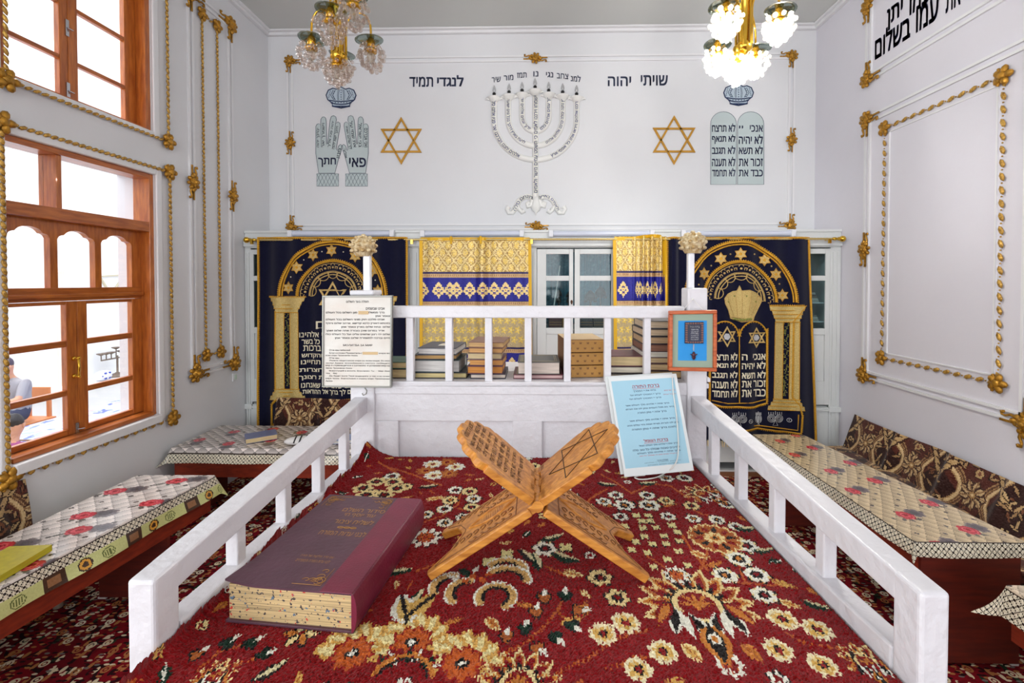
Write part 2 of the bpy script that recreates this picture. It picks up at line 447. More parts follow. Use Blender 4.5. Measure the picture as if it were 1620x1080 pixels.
# the floor: wall-to-wall patterned carpet
def floor_mat():
    m = bpy.data.materials.new('floor_carpet'); m.use_nodes = True; nt = m.node_tree; b = nt.nodes['Principled BSDF']
    b.inputs['Roughness'].default_value = 0.95; b.inputs['Specular IOR Level'].default_value = 0.1
    tc = nt.nodes.new('ShaderNodeTexCoord')
    def vor(scale, feature='F1', rnd=1.0, sc=(1, 1, 1)):
        mp = nt.nodes.new('ShaderNodeMapping'); mp.inputs['Scale'].default_value = sc
        nt.links.new(tc.outputs['Object'], mp.inputs['Vector'])
        v = nt.nodes.new('ShaderNodeTexVoronoi'); v.voronoi_dimensions = '2D'; v.feature = feature
        v.inputs['Scale'].default_value = scale; v.inputs['Randomness'].default_value = rnd
        nt.links.new(mp.outputs['Vector'], v.inputs['Vector']); return v
    def ramp(src, stops, interp='CONSTANT'):
        r = nt.nodes.new('ShaderNodeValToRGB'); r.color_ramp.interpolation = interp
        e = r.color_ramp.elements
        while len(e) < len(stops): e.new(0.5)
        for el, (p, c) in zip(e, stops): el.position = p; el.color = (*lin(c), 1)
        nt.links.new(src, r.inputs['Fac']); return r
    def mix(fac, a, c):
        x = nt.nodes.new('ShaderNodeMix'); x.data_type = 'RGBA'
        nt.links.new(fac, x.inputs[0]); nt.links.new(a, x.inputs[6]); nt.links.new(c, x.inputs[7]); return x.outputs[2]
    K, Wt = (0, 0, 0), (255, 255, 255)
    red, dark, cream, ochre, green = (104, 14, 24), (40, 14, 18), (222, 204, 170), (176, 112, 66), (40, 58, 40)
    v1 = vor(7.5); v2 = vor(15, 'F1', 1.0, (1.6, 0.8, 1)); v3 = vor(26, 'F1', 1.0, (0.7, 1.6, 1)); v4 = vor(4.2)
    base = ramp(v4.outputs['Distance'], [(0, (126, 16, 28)), (0.42, dark), (0.5, red)]).outputs['Color']
    f2 = ramp(v2.outputs['Distance'], [(0, Wt), (0.3, K)]).outputs['Color']
    c2 = ramp(v2.outputs['Color'], [(0, cream), (0.3, ochre), (0.5, red), (0.62, green), (0.72, dark), (0.85, cream)]).outputs['Color']
    s = mix(f2, base, c2)
    f3 = ramp(v3.outputs['Distance'], [(0, Wt), (0.30, K)]).outputs['Color']
    c3 = ramp(v3.outputs['Color'], [(0, cream), (0.28, dark), (0.5, red), (0.68, ochre), (0.82, (120, 110, 104))]).outputs['Color']
    s = mix(f3, s, c3)
    f1 = ramp(v1.outputs['Distance'], [(0, Wt), (0.06, K), (0.11, Wt), (0.19, K)]).outputs['Color']
    c1 = ramp(v1.outputs['Color'], [(0, cream), (0.4, (232, 222, 196)), (0.6, ochre)]).outputs['Color']
    s = mix(f1, s, c1)
    nt.links.new(s, b.inputs['Base Color'])
    n = nt.nodes.new('ShaderNodeTexNoise'); n.inputs['Scale'].default_value = 180
    nt.links.new(tc.outputs['Object'], n.inputs['Vector'])
    bp = nt.nodes.new('ShaderNodeBump'); bp.inputs['Strength'].default_value = 0.6; bp.inputs['Distance'].default_value = 0.01
    nt.links.new(n.outputs['Fac'], bp.inputs['Height']); nt.links.new(bp.outputs['Normal'], b.inputs['Normal'])
    return m
m_floor = floor_mat()
struct(MB().box(XL-0.34, XR+0.25, YR, YB+0.25, -0.12, 0.0), 'floor', m_floor)
struct(MB().box(XL-0.34, XR+0.25, YR, YB+0.25, ZC, ZC+0.12), 'ceiling', m_ceil)
struct(MB().box(XL-0.34, XR+0.25, YB, YB+0.25, 0, ZC), 'wall_back', m_wall)
struct(MB().box(XR, XR+0.25, YR, YB, 0, ZC), 'wall_right', m_wallr)
struct(MB().box(XL-0.34, XR+0.25, YR-0.25, YR, 0, ZC), 'wall_rear', m_wall)
# wall with the two courtyard windows
wy0 = lf(9.5, 500).y; wy1 = lf(247.5, 500).y
wz0 = lf(245, 656).z; wz1 = lf(245, 277).z
uy0, uy1 = wy0-0.02, lf(240, 150).y
uz0 = lf(238, 207).z; uz1 = uz0+1.75
WT = 0.34
mb = MB()
mb.box(XL-WT, XL, YR, uy0, 0, ZC)
mb.box(XL-WT, XL, wy1, YB, 0, ZC)
mb.box(XL-WT, XL, uy0, wy1, 0, wz0)
mb.box(XL-WT, XL, uy0, wy0, wz0, uz1)
mb.box(XL-WT, XL, wy0, wy1, wz1, uz0)
mb.box(XL-WT, XL, uy1, wy1, uz0, uz1)
mb.box(XL-WT, XL, uy0, wy1, uz1, ZC)
struct(mb, 'wall_left', m_wall)
# cornice along the ceiling
def moulding(mb, pts, nrm, w=0.035, d=0.022, gap=0.0):
    """a thin raised strip along a path on a wall"""
    for a, b in zip(pts, pts[1:]):
        a = Vector(a); b = Vector(b); dr = (b-a).normalized()
        mb.beam(a-dr*w/2+Vector(nrm)*d/2, b+dr*w/2+Vector(nrm)*d/2, w, d, nrm)
mb = MB()
mb.box(XL, XR, YB-0.05, YB, ZC-0.05, ZC); mb.box(XL, XL+0.05, YR, YB-0.05, ZC-0.05, ZC); mb.box(XR-0.05, XR, YR, YB-0.05, ZC-0.05, ZC)
mb.box(XL+0.05, XR-0.05, YB-0.10, YB-0.05, ZC-0.02, ZC); mb.box(XL+0.05, XL+0.09, YR, YB-0.1, ZC-0.02, ZC); mb.box(XR-0.09, XR-0.05, YR, YB-0.1, ZC-0.02, ZC)
struct(mb, 'trim_1', m_trim, bevel=0.008)
def double_frame(mb, pts, nrm, inset, closed=True):
    """two parallel strips: the outline and the same outline moved inwards"""
    pts = [Vector(p) for p in pts]
    c = sum(pts, Vector())/len(pts)
    p1 = pts+([pts[0]] if closed else [])
    moulding(mb, p1, nrm, 0.022, 0.02)
    nn = Vector(nrm); q = []
    for p in pts:
        d = p-c; r = Vector(p)
        for ax in (0, 1, 2):
            if abs(nn[ax]) < 0.5: r[ax] -= math.copysign(inset, d[ax])
        q.append(r)
    moulding(mb, q+([q[0]] if closed else []), nrm, 0.022, 0.02)
# panel mouldings, back wall
mb = MB()
P = [bk(456, 93), bk(1257, 86), bk(1252, 361), bk(458, 363)]
zt = (P[0].z+P[1].z)/2; zb_ = (P[2].z+P[3].z)/2; xl_ = (P[0].x+P[3].x)/2; xr_ = (P[1].x+P[2].x)/2
BP = (xl_, xr_, zb_, zt)
double_frame(mb, [(xl_, YB, zt), (xr_, YB, zt), (xr_, YB, zb_), (xl_, YB, zb_)], (0, -1, 0), 0.055)
struct(mb, 'trim_2', m_trim)
# panel mouldings, wall with the windows (narrow panel with the rope inside)
mb = MB()
yA, yB_ = lf(299.5, 300).y, lf(367, 300).y
zA = (lf(307, 594).z+lf(365, 578).z)/2; zB = lf(357, 32).z
LP = (yA, yB_, zA, zB)
double_frame(mb, [(XL, yA, zB), (XL, yB_, zB), (XL, yB_, zA), (XL, yA, zA)], (1, 0, 0), 0.05)
struct(mb, 'trim_3', m_trim)
# panel mouldings, wall opposite
mb = MB()
yF = rt(1370, 300).y; yN = 1.6
z1a = (rt(1366, 595).z+rt(1617, 668).z)/2; z1b = (rt(1369, 186).z+rt(1618, 68).z)/2
z2a = (rt(1370, 128).z+rt(1560, 22).z)/2; z2b = rt(1368, 15).z+0.1
RP = (yF, z1a, z1b, z2a, z2b)
yNN = rt(1640, 300).y
double_frame(mb, [(XR, yF, z1b), (XR, yNN, z1b), (XR, yNN, z1a), (XR, yF, z1a)], (-1, 0, 0), 0.06)
double_frame(mb, [(XR, yF, z2b), (XR, yN, z2b), (XR, yN, z2a), (XR, yF, z2a)], (-1, 0, 0), 0.06)
struct(mb, 'trim_4', m_trim)
# rounded white surround of the two windows
mb = MB()
for (a0, a1, b0, b1) in ((wy0, wy1, wz0, wz1),):
    mb.box(XL, XL+0.02, a1, a1+0.06, b0-0.06, b1+0.06); mb.box(XL, XL+0.02, a0-0.06, a0, b0-0.06, b1+0.06)
    mb.box(XL, XL+0.05, a0, a1, b0-0.07, b0); mb.box(XL, XL+0.02, a0, a1, b1, b1+0.06)
mb.box(XL, XL+0.02, uy1, uy1+0.06, uz0-0.05, uz1); mb.box(XL, XL+0.02, uy0, uy1, uz0-0.05, uz0)
struct(mb, 'trim_5', m_trim, bevel=0.008)

# ------------------------------------------------------------------ windows
m_pine = mat('varnished_pine', (200, 116, 46), 0.32, var=0.0, vscale=5, stretch=(9, 9, 1.2), col2=(162, 84, 30), coat=0.3, bump=0.1, bscale=12)
m_pine2 = mat('varnished_pine_rail', (196, 112, 46), 0.32, vscale=5, stretch=(9, 1.2, 9), col2=(156, 80, 30), coat=0.3, bump=0.1, bscale=12)
m_pane = glass_mat('window_glass', (250, 252, 255), 0.95)
m_chrome = mat('bright_steel', (200, 200, 205), 0.2, 1.0)
XS = XL-0.095                               # inner face of the sashes
def sx(px, py): return pX(px, py, XS)
def zs(px, py): return sx(px, py).z
def ys(px): return sx(px, 450).y
SD = 0.045
win = thing('window_1', None, None, (XL-0.06, (wy0+wy1)/2, wz0), kind='structure')
fr = MB()
fw = 0.042
fr.box(XL-0.16, XL-0.012, wy1-fw, wy1, wz0, wz1); fr.box(XL-0.16, XL-0.012, wy0, wy0+0.02, wz0, wz1)
struct(fr, 'window_frame', m_pine, win, 0.004)
fr = MB()
fr.box(XL-0.16, XL-0.012, wy0+0.02, wy1-fw, wz1-fw, wz1); fr.box(XL-0.17, XL+0.004, wy0+0.02, wy1-fw, wz0, wz0+0.035)
struct(fr, 'window_sill', m_pine2, win, 0.004)
ya, yz = wy0+0.02, wy1-fw
z_t0, z_t1 = zs(222, 365), zs(222, 353)     # transom ledge
z_ar = -0.05+H                              # under the arch panel
z_m0 = zs(104, 476)                         # top of the casements
mb = MB()
mb.box(XS-SD, XL-0.015, ya, yz, z_t0-0.01, z_t1+0.01)
struct(mb, 'transom', m_pine2, win, 0.004)
mb = MB(); ym = lf(100, 300).y
mb.box(XL-0.16, XL-0.03, ym-0.02, ym+0.02, z_t1, wz1-fw)
struct(mb, 'mullion', m_pine, win, 0.003)
# panel with three ogee-headed openings
opn = []
for (pl, pr) in ((12, 80), (92, 151), (161, 209)):
    opn.append((max(ys(pl), ya+0.012), ys(pr)))
z_top = z_t0-0.01; z_bot = zs(104, 455)
z_sp = zs(80, 377)                           # springing
z_ap = zs(42, 357)
def ogee(y0, y1, n=24):
    out = []
    for i in range(n+1):
        t = i/n; s = abs(2*t-1)
        # round middle lobe, then a small shoulder lobe on each side
        if s < 0.62: h = 0.45+0.55*math.sqrt(max(0, 1-(s/0.62)**2)) if s < 0.6 else 0.45
        else: h = 0.45*math.sqrt(max(0, 1-((s-0.62)/0.38)**2))
        out.append((y0+(y1-y0)*t, z_sp+(z_ap-z_sp)*h))
    return out
mb = MB()
bounds = [ya]+[b for o in opn for b in o]+[yz]
for k in range(4):
    mb.box(XS-SD, XS, bounds[2*k], bounds[2*k+1], z_bot, z_top)
for (y0, y1) in opn:
    og = ogee(y0, y1)
    for (a, b) in zip(og, og[1:]):
        mb.hexa([(XS-SD, a[0], a[1]), (XS, a[0], a[1]), (XS, b[0], b[1]), (XS-SD, b[0], b[1]),
                 (XS-SD, a[0], z_top), (XS, a[0], z_top), (XS, b[0], z_top), (XS-SD, b[0], z_top)])
struct(mb, 'arch_panel', m_pine, win)
mb = MB()
for (y0, y1) in opn: mb.box(XS-0.03, XS-0.026, y0-0.005, y1+0.005, z_bot, z_ap+0.01)
struct(mb, 'arch_pane', m_pane, win)
mb = MB()
mb.box(XS-SD, XS, ya, yz, z_m0, z_bot); mb.box(XS, XS+0.03, ya, yz-0.01, zs(104, 471), zs(104, 465))
struct(mb, 'middle_rail', m_pine2, win, 0.003)
mb = MB()
mb.box(XS-0.03, XS-0.026, ya, ym-0.02, z_t1, wz1-fw); mb.box(XS-0.03, XS-0.026, ym+0.02, yz, z_t1, wz1-fw)
struct(mb, 'fanlight_pane', m_pane, win)
def casement(parent, y0, y1, z0, z1, py0, py1, rows, name='casement'):
    """one sash: stiles, rails, glazing bars, its glass"""
    st = MB()
    st.box(XS-SD, XS, y0, py0, z0, z1); st.box(XS-SD, XS, py1, y1, z0, z1)
    o = struct(st, name, m_pine, parent, 0.004)
    rl = MB(); edges = [z0]+[e for r in rows for e in r]+[z1]
    for k in range(0, len(edges), 2): rl.box(XS-SD+0.004, XS-0.003, py0, py1, edges[k], edges[k+1])
    struct(rl, 'glazing_bar', m_pine2, o, 0.005)
    gl = MB(); gl.box(XS-0.028, XS-0.024, py0, py1, z0+0.02, z1-0.02)
    struct(gl, 'pane', m_pane, o)
    return o
rows = [(zs(104, 681), zs(104, 627)), (zs(104, 618), zs(104, 549)), (zs(104, 539), zs(104, 482))]
yst = (ys(104), ys(120.5), ys(137), ys(208.5))
c1 = casement(win, ya, yst[1]-0.002, wz0+0.037, z_m0-0.003, ya+0.01, yst[0], rows)
c2 = casement(win, yst[1]+0.002, yz, wz0+0.037, z_m0-0.003, yst[2], yst[3], rows)
mb = MB(); yh = ys(114); h0, h1 = zs(114, 595), zs(114, 567)
mb.tube([(XS, yh, h0), (XS+0.04, yh, h0), (XS+0.045, yh, (h0+h1)/2), (XS+0.04, yh, h1), (XS, yh, h1)], 0.008, 8)
mb.ball((XS+0.004, yh, h0), 0.017); mb.ball((XS+0.004, yh, h1), 0.017)
mb.ball((XS+0.042, yh, h0-0.004), 0.012); mb.ball((XS+0.042, yh, h1+0.004), 0.012)
tag(struct(mb, 'handle', m_brass, c1), 'brass pull handle')
mb = MB(); zl = zs(117, 680)
mb.box(XS, XS+0.008, ys(117)-0.012, ys(117)+0.012, zl-0.04, zl+0.05); mb.tube([(XS+0.01, ys(117), zl), (XS+0.035, ys(117)+0.03, zl)], 0.006, 6)
tag(struct(mb, 'latch', m_chrome, c1), 'steel latch')
# upper window
win2 = thing('window_2', None, None, (XL-0.06, (uy0+uy1)/2, uz0), kind='structure')
fr = MB()
fr.box(XL-0.16, XL-0.012, uy1-0.05, uy1, uz0, uz1); fr.box(XL-0.16, XL-0.012, uy0, uy0+0.05, uz0, uz1)
struct(fr, 'window_frame', m_pine, win2, 0.004)
fr = MB()
fr.box(XL-0.16, XL-0.012, uy0+0.05, uy1-0.05, uz0, uz0+0.02); fr.box(XL-0.16, XL-0.012, uy0+0.05, uy1-0.05, uz1-0.04, uz1)
struct(fr, 'window_sill', m_pine2, win2, 0.004)
ua, uz_ = uy0+0.05, uy1-0.05
r0 = zs(203, 192); r1a, r1b = zs(203, 143), zs(203, 137); r2a, r2b = zs(203, 68), zs(203, 62)
urows = [(r0, r1a), (r1b, r2a), (r2b, r2b+(r2a-r1b))]
ust = (ys(101), ys(114), ys(129.5), ys(203))
c3 = casement(win2, ua, ust[1]-0.002, uz0+0.022, uz1-0.042, ys(7), ust[0], urows)
c4 = casement(win2, ust[1]+0.002, uz_, uz0+0.022, uz1-0.042, ust[2], ust[3], urows)
for py in (48, 146):
    mb = MB(); zl = zs(112, py)
    mb.box(XS, XS+0.01, ys(112)-0.012, ys(112)+0.012, zl-0.06, zl+0.06); mb.tube([(XS+0.01, ys(112), zl), (XS+0.03, ys(112)+0.025, zl-0.01)], 0.006, 6)
    tag(struct(mb, 'latch', m_chrome, c3), 'steel bolt')

# ------------------------------------------------------------------ the courtyard hall behind the windows
m_court = mat('courtyard_white', (238, 238, 238), 0.8)
XA = XL-WT-3.6
struct(MB().box(XA-0.5, XL-WT, -1.0, 10.5, -0.12, 0), 'floor_courtyard', mat('courtyard_paving', (205, 200, 192), 0.8))
mb = MB(); mb.box(XA-0.3, XA, -1.0, 10.5, 0, 4.6); mb.box(XA, XL-WT, 10.2, 10.5, 0, 4.6)
struct(mb, 'wall_courtyard', m_court)
# ================================================================== the railed reading table in the middle
ZT = H-0.70                                  # carpet level on the table
YBK = 1.80                                   # its back panel
m_wsoft = m_white
def bp(px, py, Y=YBK): return pY(px, py, Y)
# its two railings converge slightly like the photo's hand-made ones
desk = thing('reading_table', 'white painted wooden reading table with slatted railings under the red floral rug', 'reading table', (0, 1.3, 0))
# two side railings. ends: front (near the viewer) and back
def railing(side):
    if side < 0:
        X0, X1, YF, zf, zb, w = pY(244, 919, 0.80).x, pY(584, 625, YBK).x, 0.80, pY(244, 919, 0.80).z, pY(584, 625, YBK).z, 0.052
        bal = (374, 450, 505, 546); zb0f, zb0b = pY(284, 979, 0.86).z, pY(560, 715, YBK).z
    else:
        X0, X1, YF, zf, zb, w = pY(1457, 938, 0.765).x, pY(1090, 623, YBK).x, 0.765, pY(1457, 938, 0.765).z, pY(1090, 623, YBK).z, 0.05
        bal = (1306, 1228, 1171, 1128); zb0f, zb0b = pY(1408, 1015, 0.83).z, pY(1095, 722, YBK).z
    s = side
    xi = lambda y: X0+(X1-X0)*(y-YF)/(YBK-YF)         # inner face
    zt = lambda y: zf+(zb-zf)*(y-YF)/(YBK-YF)         # top of the hand rail
    zl = lambda y: zb0f+(zb0b-zb0f)*(y-YF)/(YBK-YF)   # top of the bottom rail
    hr = lambda y: 0.052+0.012*(y-YF)
    def slab(ya, yb, za, zb_, x_in, wd):
        p = []
        for z in (za, zb_):
            for (x, y) in ((x_in(ya), ya), (x_in(ya)+s*wd, ya), (x_in(yb)+s*wd, yb), (x_in(yb), yb)):
                p.append((x, y, z(y)))
        q = p if s > 0 else [p[1], p[0], p[3], p[2], p[5], p[4], p[7], p[6]]
        return q
    pd = 0.058
    mb = MB(); mb.hexa(slab(YF, YF+pd, lambda y: ZT-0.55, zt, xi, w))
    mb.build('front_post', m_white, desk, 0.007, seg=3)
    mb = MB(); mb.hexa(slab(YF+pd-.010, YBK, lambda y: zt(y)-hr(y), lambda y: zt(y)-.0006, xi, w))
    mb.build('hand_rail', m_white, desk, 0.005, seg=3)
    mb = MB(); mb.hexa(slab(YF+pd, YBK, lambda y: zl(y)-0.06, zl, xi, w-0.004))
    mb.build('bottom_rail', m_white, desk, 0.005)
    for b in bal:
        y = 1.0
        for _ in range(6):
            q = pY(b, 700, y); y *= (abs(xi(y))+0.022)/abs(q.x)
        mb = MB(); mb.hexa(slab(y-0.015, y+0.015, lambda t: zl(t)-0.004, lambda t: zt(t)-hr(t)+0.004, lambda t: xi(t)+s*0.011, 0.03))
        mb.build('baluster', m_white, desk, 0.003)
    mb = MB(); mb.hexa(slab(YF+pd, YBK, lambda y: ZT-0.55, lambda y: zl(y)-0.06, lambda y: xi(y)+s*0.004, 0.03))
    mb.build('side_board', m_white, desk)
    return xi
xiL = railing(-1); xiR = railing(1)
# table top and front board
mb = MB(); mb.box(xiL(1.2)+.02, xiR(1.2)-.02, 0.62, YBK, ZT-0.045, ZT-0.012)
mb.build('table_top', m_white, desk, 0.004)
mb = MB(); mb.box(xiL(1.2)+.02, xiR(1.2)-.02, 0.63, 0.66, ZT-0.55, ZT-0.045)
mb.build('front_board', m_white, desk, 0.004)
# back panel: frame boards, recessed panels, sill
def bx(mb, x0, x1, y0, y1, d0, d1):
    """box from pixel edges on the back plane, between depths d0..d1 behind it"""
    a = bp(x0, y1); b = bp(x1, y0); mb.box(a.x, b.x, YBK+d0, YBK+d1, a.z, b.z)
mb = MB(); bx(mb, 560, 1113, 604.5, 622, -0.012, 0.03); mb.build('sill_board', m_white, desk, 0.004)
mb = MB(); bx(mb, 590, 1090, 622.5, 665, -0.006, 0.03); bx(mb, 590, 631, 665, 760, -0.006, 0.03)
bx(mb, 811, 858, 665, 760, -0.006, 0.03); bx(mb, 1000, 1090, 665, 760, -0.006, 0.03)
mb.build('panel_frame', m_white, desk, 0.004)
mb = MB(); bx(mb, 628, 814, 660, 760, 0.008, 0.022); bx(mb, 855, 1003, 660, 760, 0.008, 0.022); mb.build('panel', m_white, desk)
zs0 = bp(800, 604).z
mb = MB(); mb.box(bp(555, 600).x, bp(1120, 600).x, YBK-0.012, YBK+0.46, zs0-0.02, zs0); mb.build('book_shelf_board', m_white, desk, 0.003)
mb = MB(); mb.box(bp(560, 600).x, bp(1115, 600).x, YBK+0.40, YBK+0.43, ZT-0.55, zs0-0.02); mb.build('rear_board', m_white, desk)
for (x0, x1) in ((559, 594), (1083, 1117)):
    mb = MB(); top = 466 if x0 < 800 else 455.5
    bx(mb, x0, x1, top, 900, -0.02, 0.065)
    if x0 < 800: bx(mb, x0-2, x1+1, 459, 467, -0.028, 0.073)
    p = mb.build('corner_post', m_white, desk, 0.006)
    mb = MB(); xm = (x0+x1)/2+ (1.5 if x0 < 800 else -4.5); bx(mb, xm-5.3, xm+5.3, 398, top+1, 0.01, 0.036)
    mb.build('finial_rod', mat('silvered_white_paint', (222, 222, 226), 0.3, 0.15, bump=0.3, bscale=40), p, 0.004)
    # carved flower-bud knob
    mb = MB(); cx = (575 if x0 < 800 else 1096); cy = (389 if x0 < 800 else 384)
    c = bp(cx, cy, YBK+0.023); R = 0.050
    mb.lathe([(0.0, -0.038), (0.030, -0.042), (0.040, -0.025), (0.050, -0.004), (0.047, 0.010), (0.037, 0.026), (0.020, 0.038), (0, 0.042)], c, n=12, smooth=False)
    for ring, (rr, zz, k) in enumerate(((0.048, 0.002, 12), (0.040, 0.020, 10), (0.026, 0.033, 7), (0.044, -0.02, 12))):
        for i in range(k):
            a = 2*math.pi*(i+0.5*(ring % 2))/k
            mb.ball(c+Vector((rr*math.cos(a), rr*math.sin(a), zz)), (0.009, 0.009, 0.0075), 7, 5)
    mb.ball(c+Vector((0, 0, 0.042)), (0.01, 0.01, 0.007), 8, 5)
    tag(mb.build('finial_knob', mat('cream_gilded_carving', (226, 212, 176), 0.42, 0.2, col2=(176, 142, 86), vscale=60, bump=0.5, bscale=140), p), 'cream and gold carved bud knob')
mb = MB(); bx(mb, 1117, 1122, 597, 603, -0.012, 0.03); mb.build('door_bolt', m_white, desk)
# back railing over the shelf
mb = MB(); bx(mb, 594, 1083, 484.5, 502.5, -0.006, 0.045); mb.build('back_rail', m_white, desk, 0.005, seg=3)
for x in (647.5, 709.5, 772.5, 835.5, 898, 962, 1025):
    mb = MB(); bx(mb, x-5.6, x+5.6, 502, 605, 0.004, 0.034); mb.build('back_baluster', m_white, desk, 0.003)

# ------------------------------------------------------------------ rug on the table
RX0, RX1, RY0, RY1 = min(xiL(0.7), xiL(1.8))-0.01, max(xiR(0.7), xiR(1.8))+0.01, 0.66, YBK-0.008
RED = (134, 5, 12); CREAM = (236, 214, 152); WHITE = (240, 238, 222); OCH = (204, 128, 52); GOLD = (216, 168, 86)
DK = (26, 20, 18); GRN = (12, 46, 30); BRN = (176, 96, 40); ORG_ = (196, 92, 34)
rug = Weave(RX1-RX0, RY1-RY0, 0.003, RED)
def rp(px, py):
    p = pZ(px, py, ZT); return p.x-RX0, p.y-RY0
def rs(px_len, py):
    return px_len*pZ(848, py, ZT).y/F
def smallflower(px, py, r=13, n=6):
    x, y = rp(px, py); k = rs(r, py)
    rug.rosette(x, y, k*1.0, n, CREAM, DK, None, None, rot=random.random(), deep=0.42)
    rug.rosette(x, y, k*0.98, n, random.choice((WHITE, CREAM, WHITE)), None, DK, random.choice((RED, OCH)), rot=random.random(), deep=0.3)
def roseB(px, py, r=24):
    x, y = rp(px, py); k = rs(r, py)
    rug.rosette(x, y, k, 9, (242, 230, 190), None, None, None, deep=0.2)
    rug.rosette(x, y, k*0.72, 6, (222, 178, 92), None, None, None, rot=0.4, deep=0.3)
    for i in range(6):
        a = i*math.pi/3; rug.leaf(x+k*0.45*math.cos(a), y+k*0.45*math.sin(a), a, k*0.55, k*0.16, CREAM)
    rug.rosette(x, y, k*0.36, 6, DK, None, None, RED, deep=0.3); rug.polar(x, y, lambda t: k*0.22+0*t, (150, 20, 24), k*0.3)
def tiny(px, py, r=7):
    x, y = rp(px, py); k = rs(r, py)
    rug.rosette(x, y-k*0.25, k*1.05, 4, DK, rot=0.78, deep=0.5); rug.rosette(x, y, k, 4, (232, 222, 158), rot=0.78, deep=0.5)
def lf_(px, py, ang, L, W, col, rim=None, vein=None, bend=0.0):
    x, y = rp(px, py); rug.leaf(x, y, ang, rs(L, py), rs(W, py), col, rim, vein, bend)
def vine(pts, w=4, col=(186, 92, 36)):
    q = [rp(*p) for p in pts]
    pr = []
    for i, p in enumerate(q):
        pr.append(p)
        if i < len(q)-1:
            m = ((p[0]+q[i+1][0])/2+random.uniform(-.004, .004), (p[1]+q[i+1][1])/2+random.uniform(-.004, .004)); pr.append(m)
    rug.line(pr, rs(w, pts[0][1]), col)
def bud(px, py, ang, r=10):
    x, y = rp(px, py); k = rs(r, py)
    rug.rosette(x, y, k*1.2, 3, DK, rot=ang); rug.rosette(x, y, k*0.9, 3, random.choice((GRN, BRN, GRN)), rot=ang)
    rug.leaf(x+k*1.1*math.cos(ang), y+k*1.1*math.sin(ang), ang, k*1.5, k*0.8, WHITE)
def palmette(px, py, r, lv=11, up=math.pi/2):
    x, y = rp(px, py); k = rs(r, py)
    for i in range(lv):
        a = up+(i-(lv-1)/2)*(math.pi*1.18/(lv-1))
        cx, cy = x+k*0.66*math.cos(a), y+k*0.66*math.sin(a)
        rug.leaf(cx, cy, a, k*0.8, k*0.34, CREAM); rug.leaf(cx-0.03*k*math.cos(a), cy-0.03*k*math.sin(a), a, k*0.66, k*0.25, OCH if i % 2 else BRN)
        rug.leaf(cx-0.05*k*math.cos(a), cy-0.05*k*math.sin(a), a, k*0.46, k*0.17, RED); rug.leaf(cx-0.16*k*math.cos(a), cy-0.16*k*math.sin(a), a, k*0.24, k*0.12, DK)
    rug.polar(x, y, lambda t: k*0.47+0*t, DK, k*0.5); rug.polar(x, y, lambda t: k*0.43+0*t, CREAM, k*0.5); rug.polar(x, y, lambda t: k*0.33+0*t, RED, k*0.5)
    for i in range(5):
        a = up+(i-2)*0.7; rug.leaf(x+k*0.18*math.cos(a), y+k*0.18*math.sin(a), a, k*0.3, k*0.08, OCH)
    rug.polar(x, y, lambda t: k*0.1+0*t, OCH, k*0.2)
    b = up+math.pi
    for sgn in (-1, 1):
        for j in range(4):
            a = b+sgn*(0.3+0.32*j); d = k*(0.5+0.06*j)
            rug.leaf(x+d*math.cos(a), y+d*math.sin(a), a-sgn*0.7, k*0.6, k*0.2, DK if j % 2 == 0 else (WHITE if j == 1 else OCH), WHITE if j % 2 == 0 else RED)
    rug.leaf(x+k*0.85*math.cos(b), y+k*0.85*math.sin(b), b, k*0.75, k*0.34, DK, OCH); rug.rosette(x+k*0.75*math.cos(b), y+k*0.75*math.sin(b), k*0.12, 6, WHITE, None, OCH, None)
def bigdaisy(px, py, r, n=10):
    x, y = rp(px, py); k = rs(r, py)
    for i in range(n):
        a = 2*math.pi*i/n; rug.leaf(x+k*0.72*math.cos(a)+.002, y+k*0.72*math.sin(a)-.003, a, k*0.52, k*0.42, DK)
        rug.leaf(x+k*0.72*math.cos(a), y+k*0.72*math.sin(a), a, k*0.52, k*0.36, WHITE)
    rug.rosette(x, y, k*0.48, 8, ORG_, None, None, RED)
    for i in range(8):
        a = 2*math.pi*i/8; rug.polar(x+k*0.3*math.cos(a), y+k*0.3*math.sin(a), lambda t: k*0.045+0*t, DK, k*0.1)
def crescents(px, py, r):
    x, y = rp(px, py); k = rs(r, py)
    for i, (dx, dy, rr, a0, a1) in enumerate(((0.75, 0.55, 0.55, 0.1, 2.5), (0.8, 0.1, 0.6, 0.1, 2.4), (0.55, -0.55, 0.45, -0.9, 3.6), (-0.25, -0.4, 0.5, 1.6, 3.9), (-0.75, -0.2, 0.5, 1.6, 3.6))):
        rug.arc(x+k*dx, y+k*dy, k*rr*1.06, a0, a1, k*0.30, WHITE); rug.arc(x+k*dx, y+k*dy, k*rr, a0, a1, k*0.24, (214, 172, 104)); rug.arc(x+k*dx, y+k*dy, k*rr*0.8, a0, a1, k*0.10, DK)
    for (dx, dy) in ((-0.2, 0.3), (0.1, 0.15), (-0.4, 0.1), (0.25, 0.4)): rug.polar(x+k*dx, y+k*dy, lambda t: k*0.11+0*t, ORG_, k*0.2)
    rug.leaf(x-k*0.5, y+k*0.5, 2.4, k*0.5, k*0.3, GRN); rug.leaf(x-k*0.8, y+k*0.25, 2.8, k*0.5, k*0.2, WHITE); rug.leaf(x-k*0.15, y+k*0.65, 1.2, k*0.4, k*0.18, WHITE)
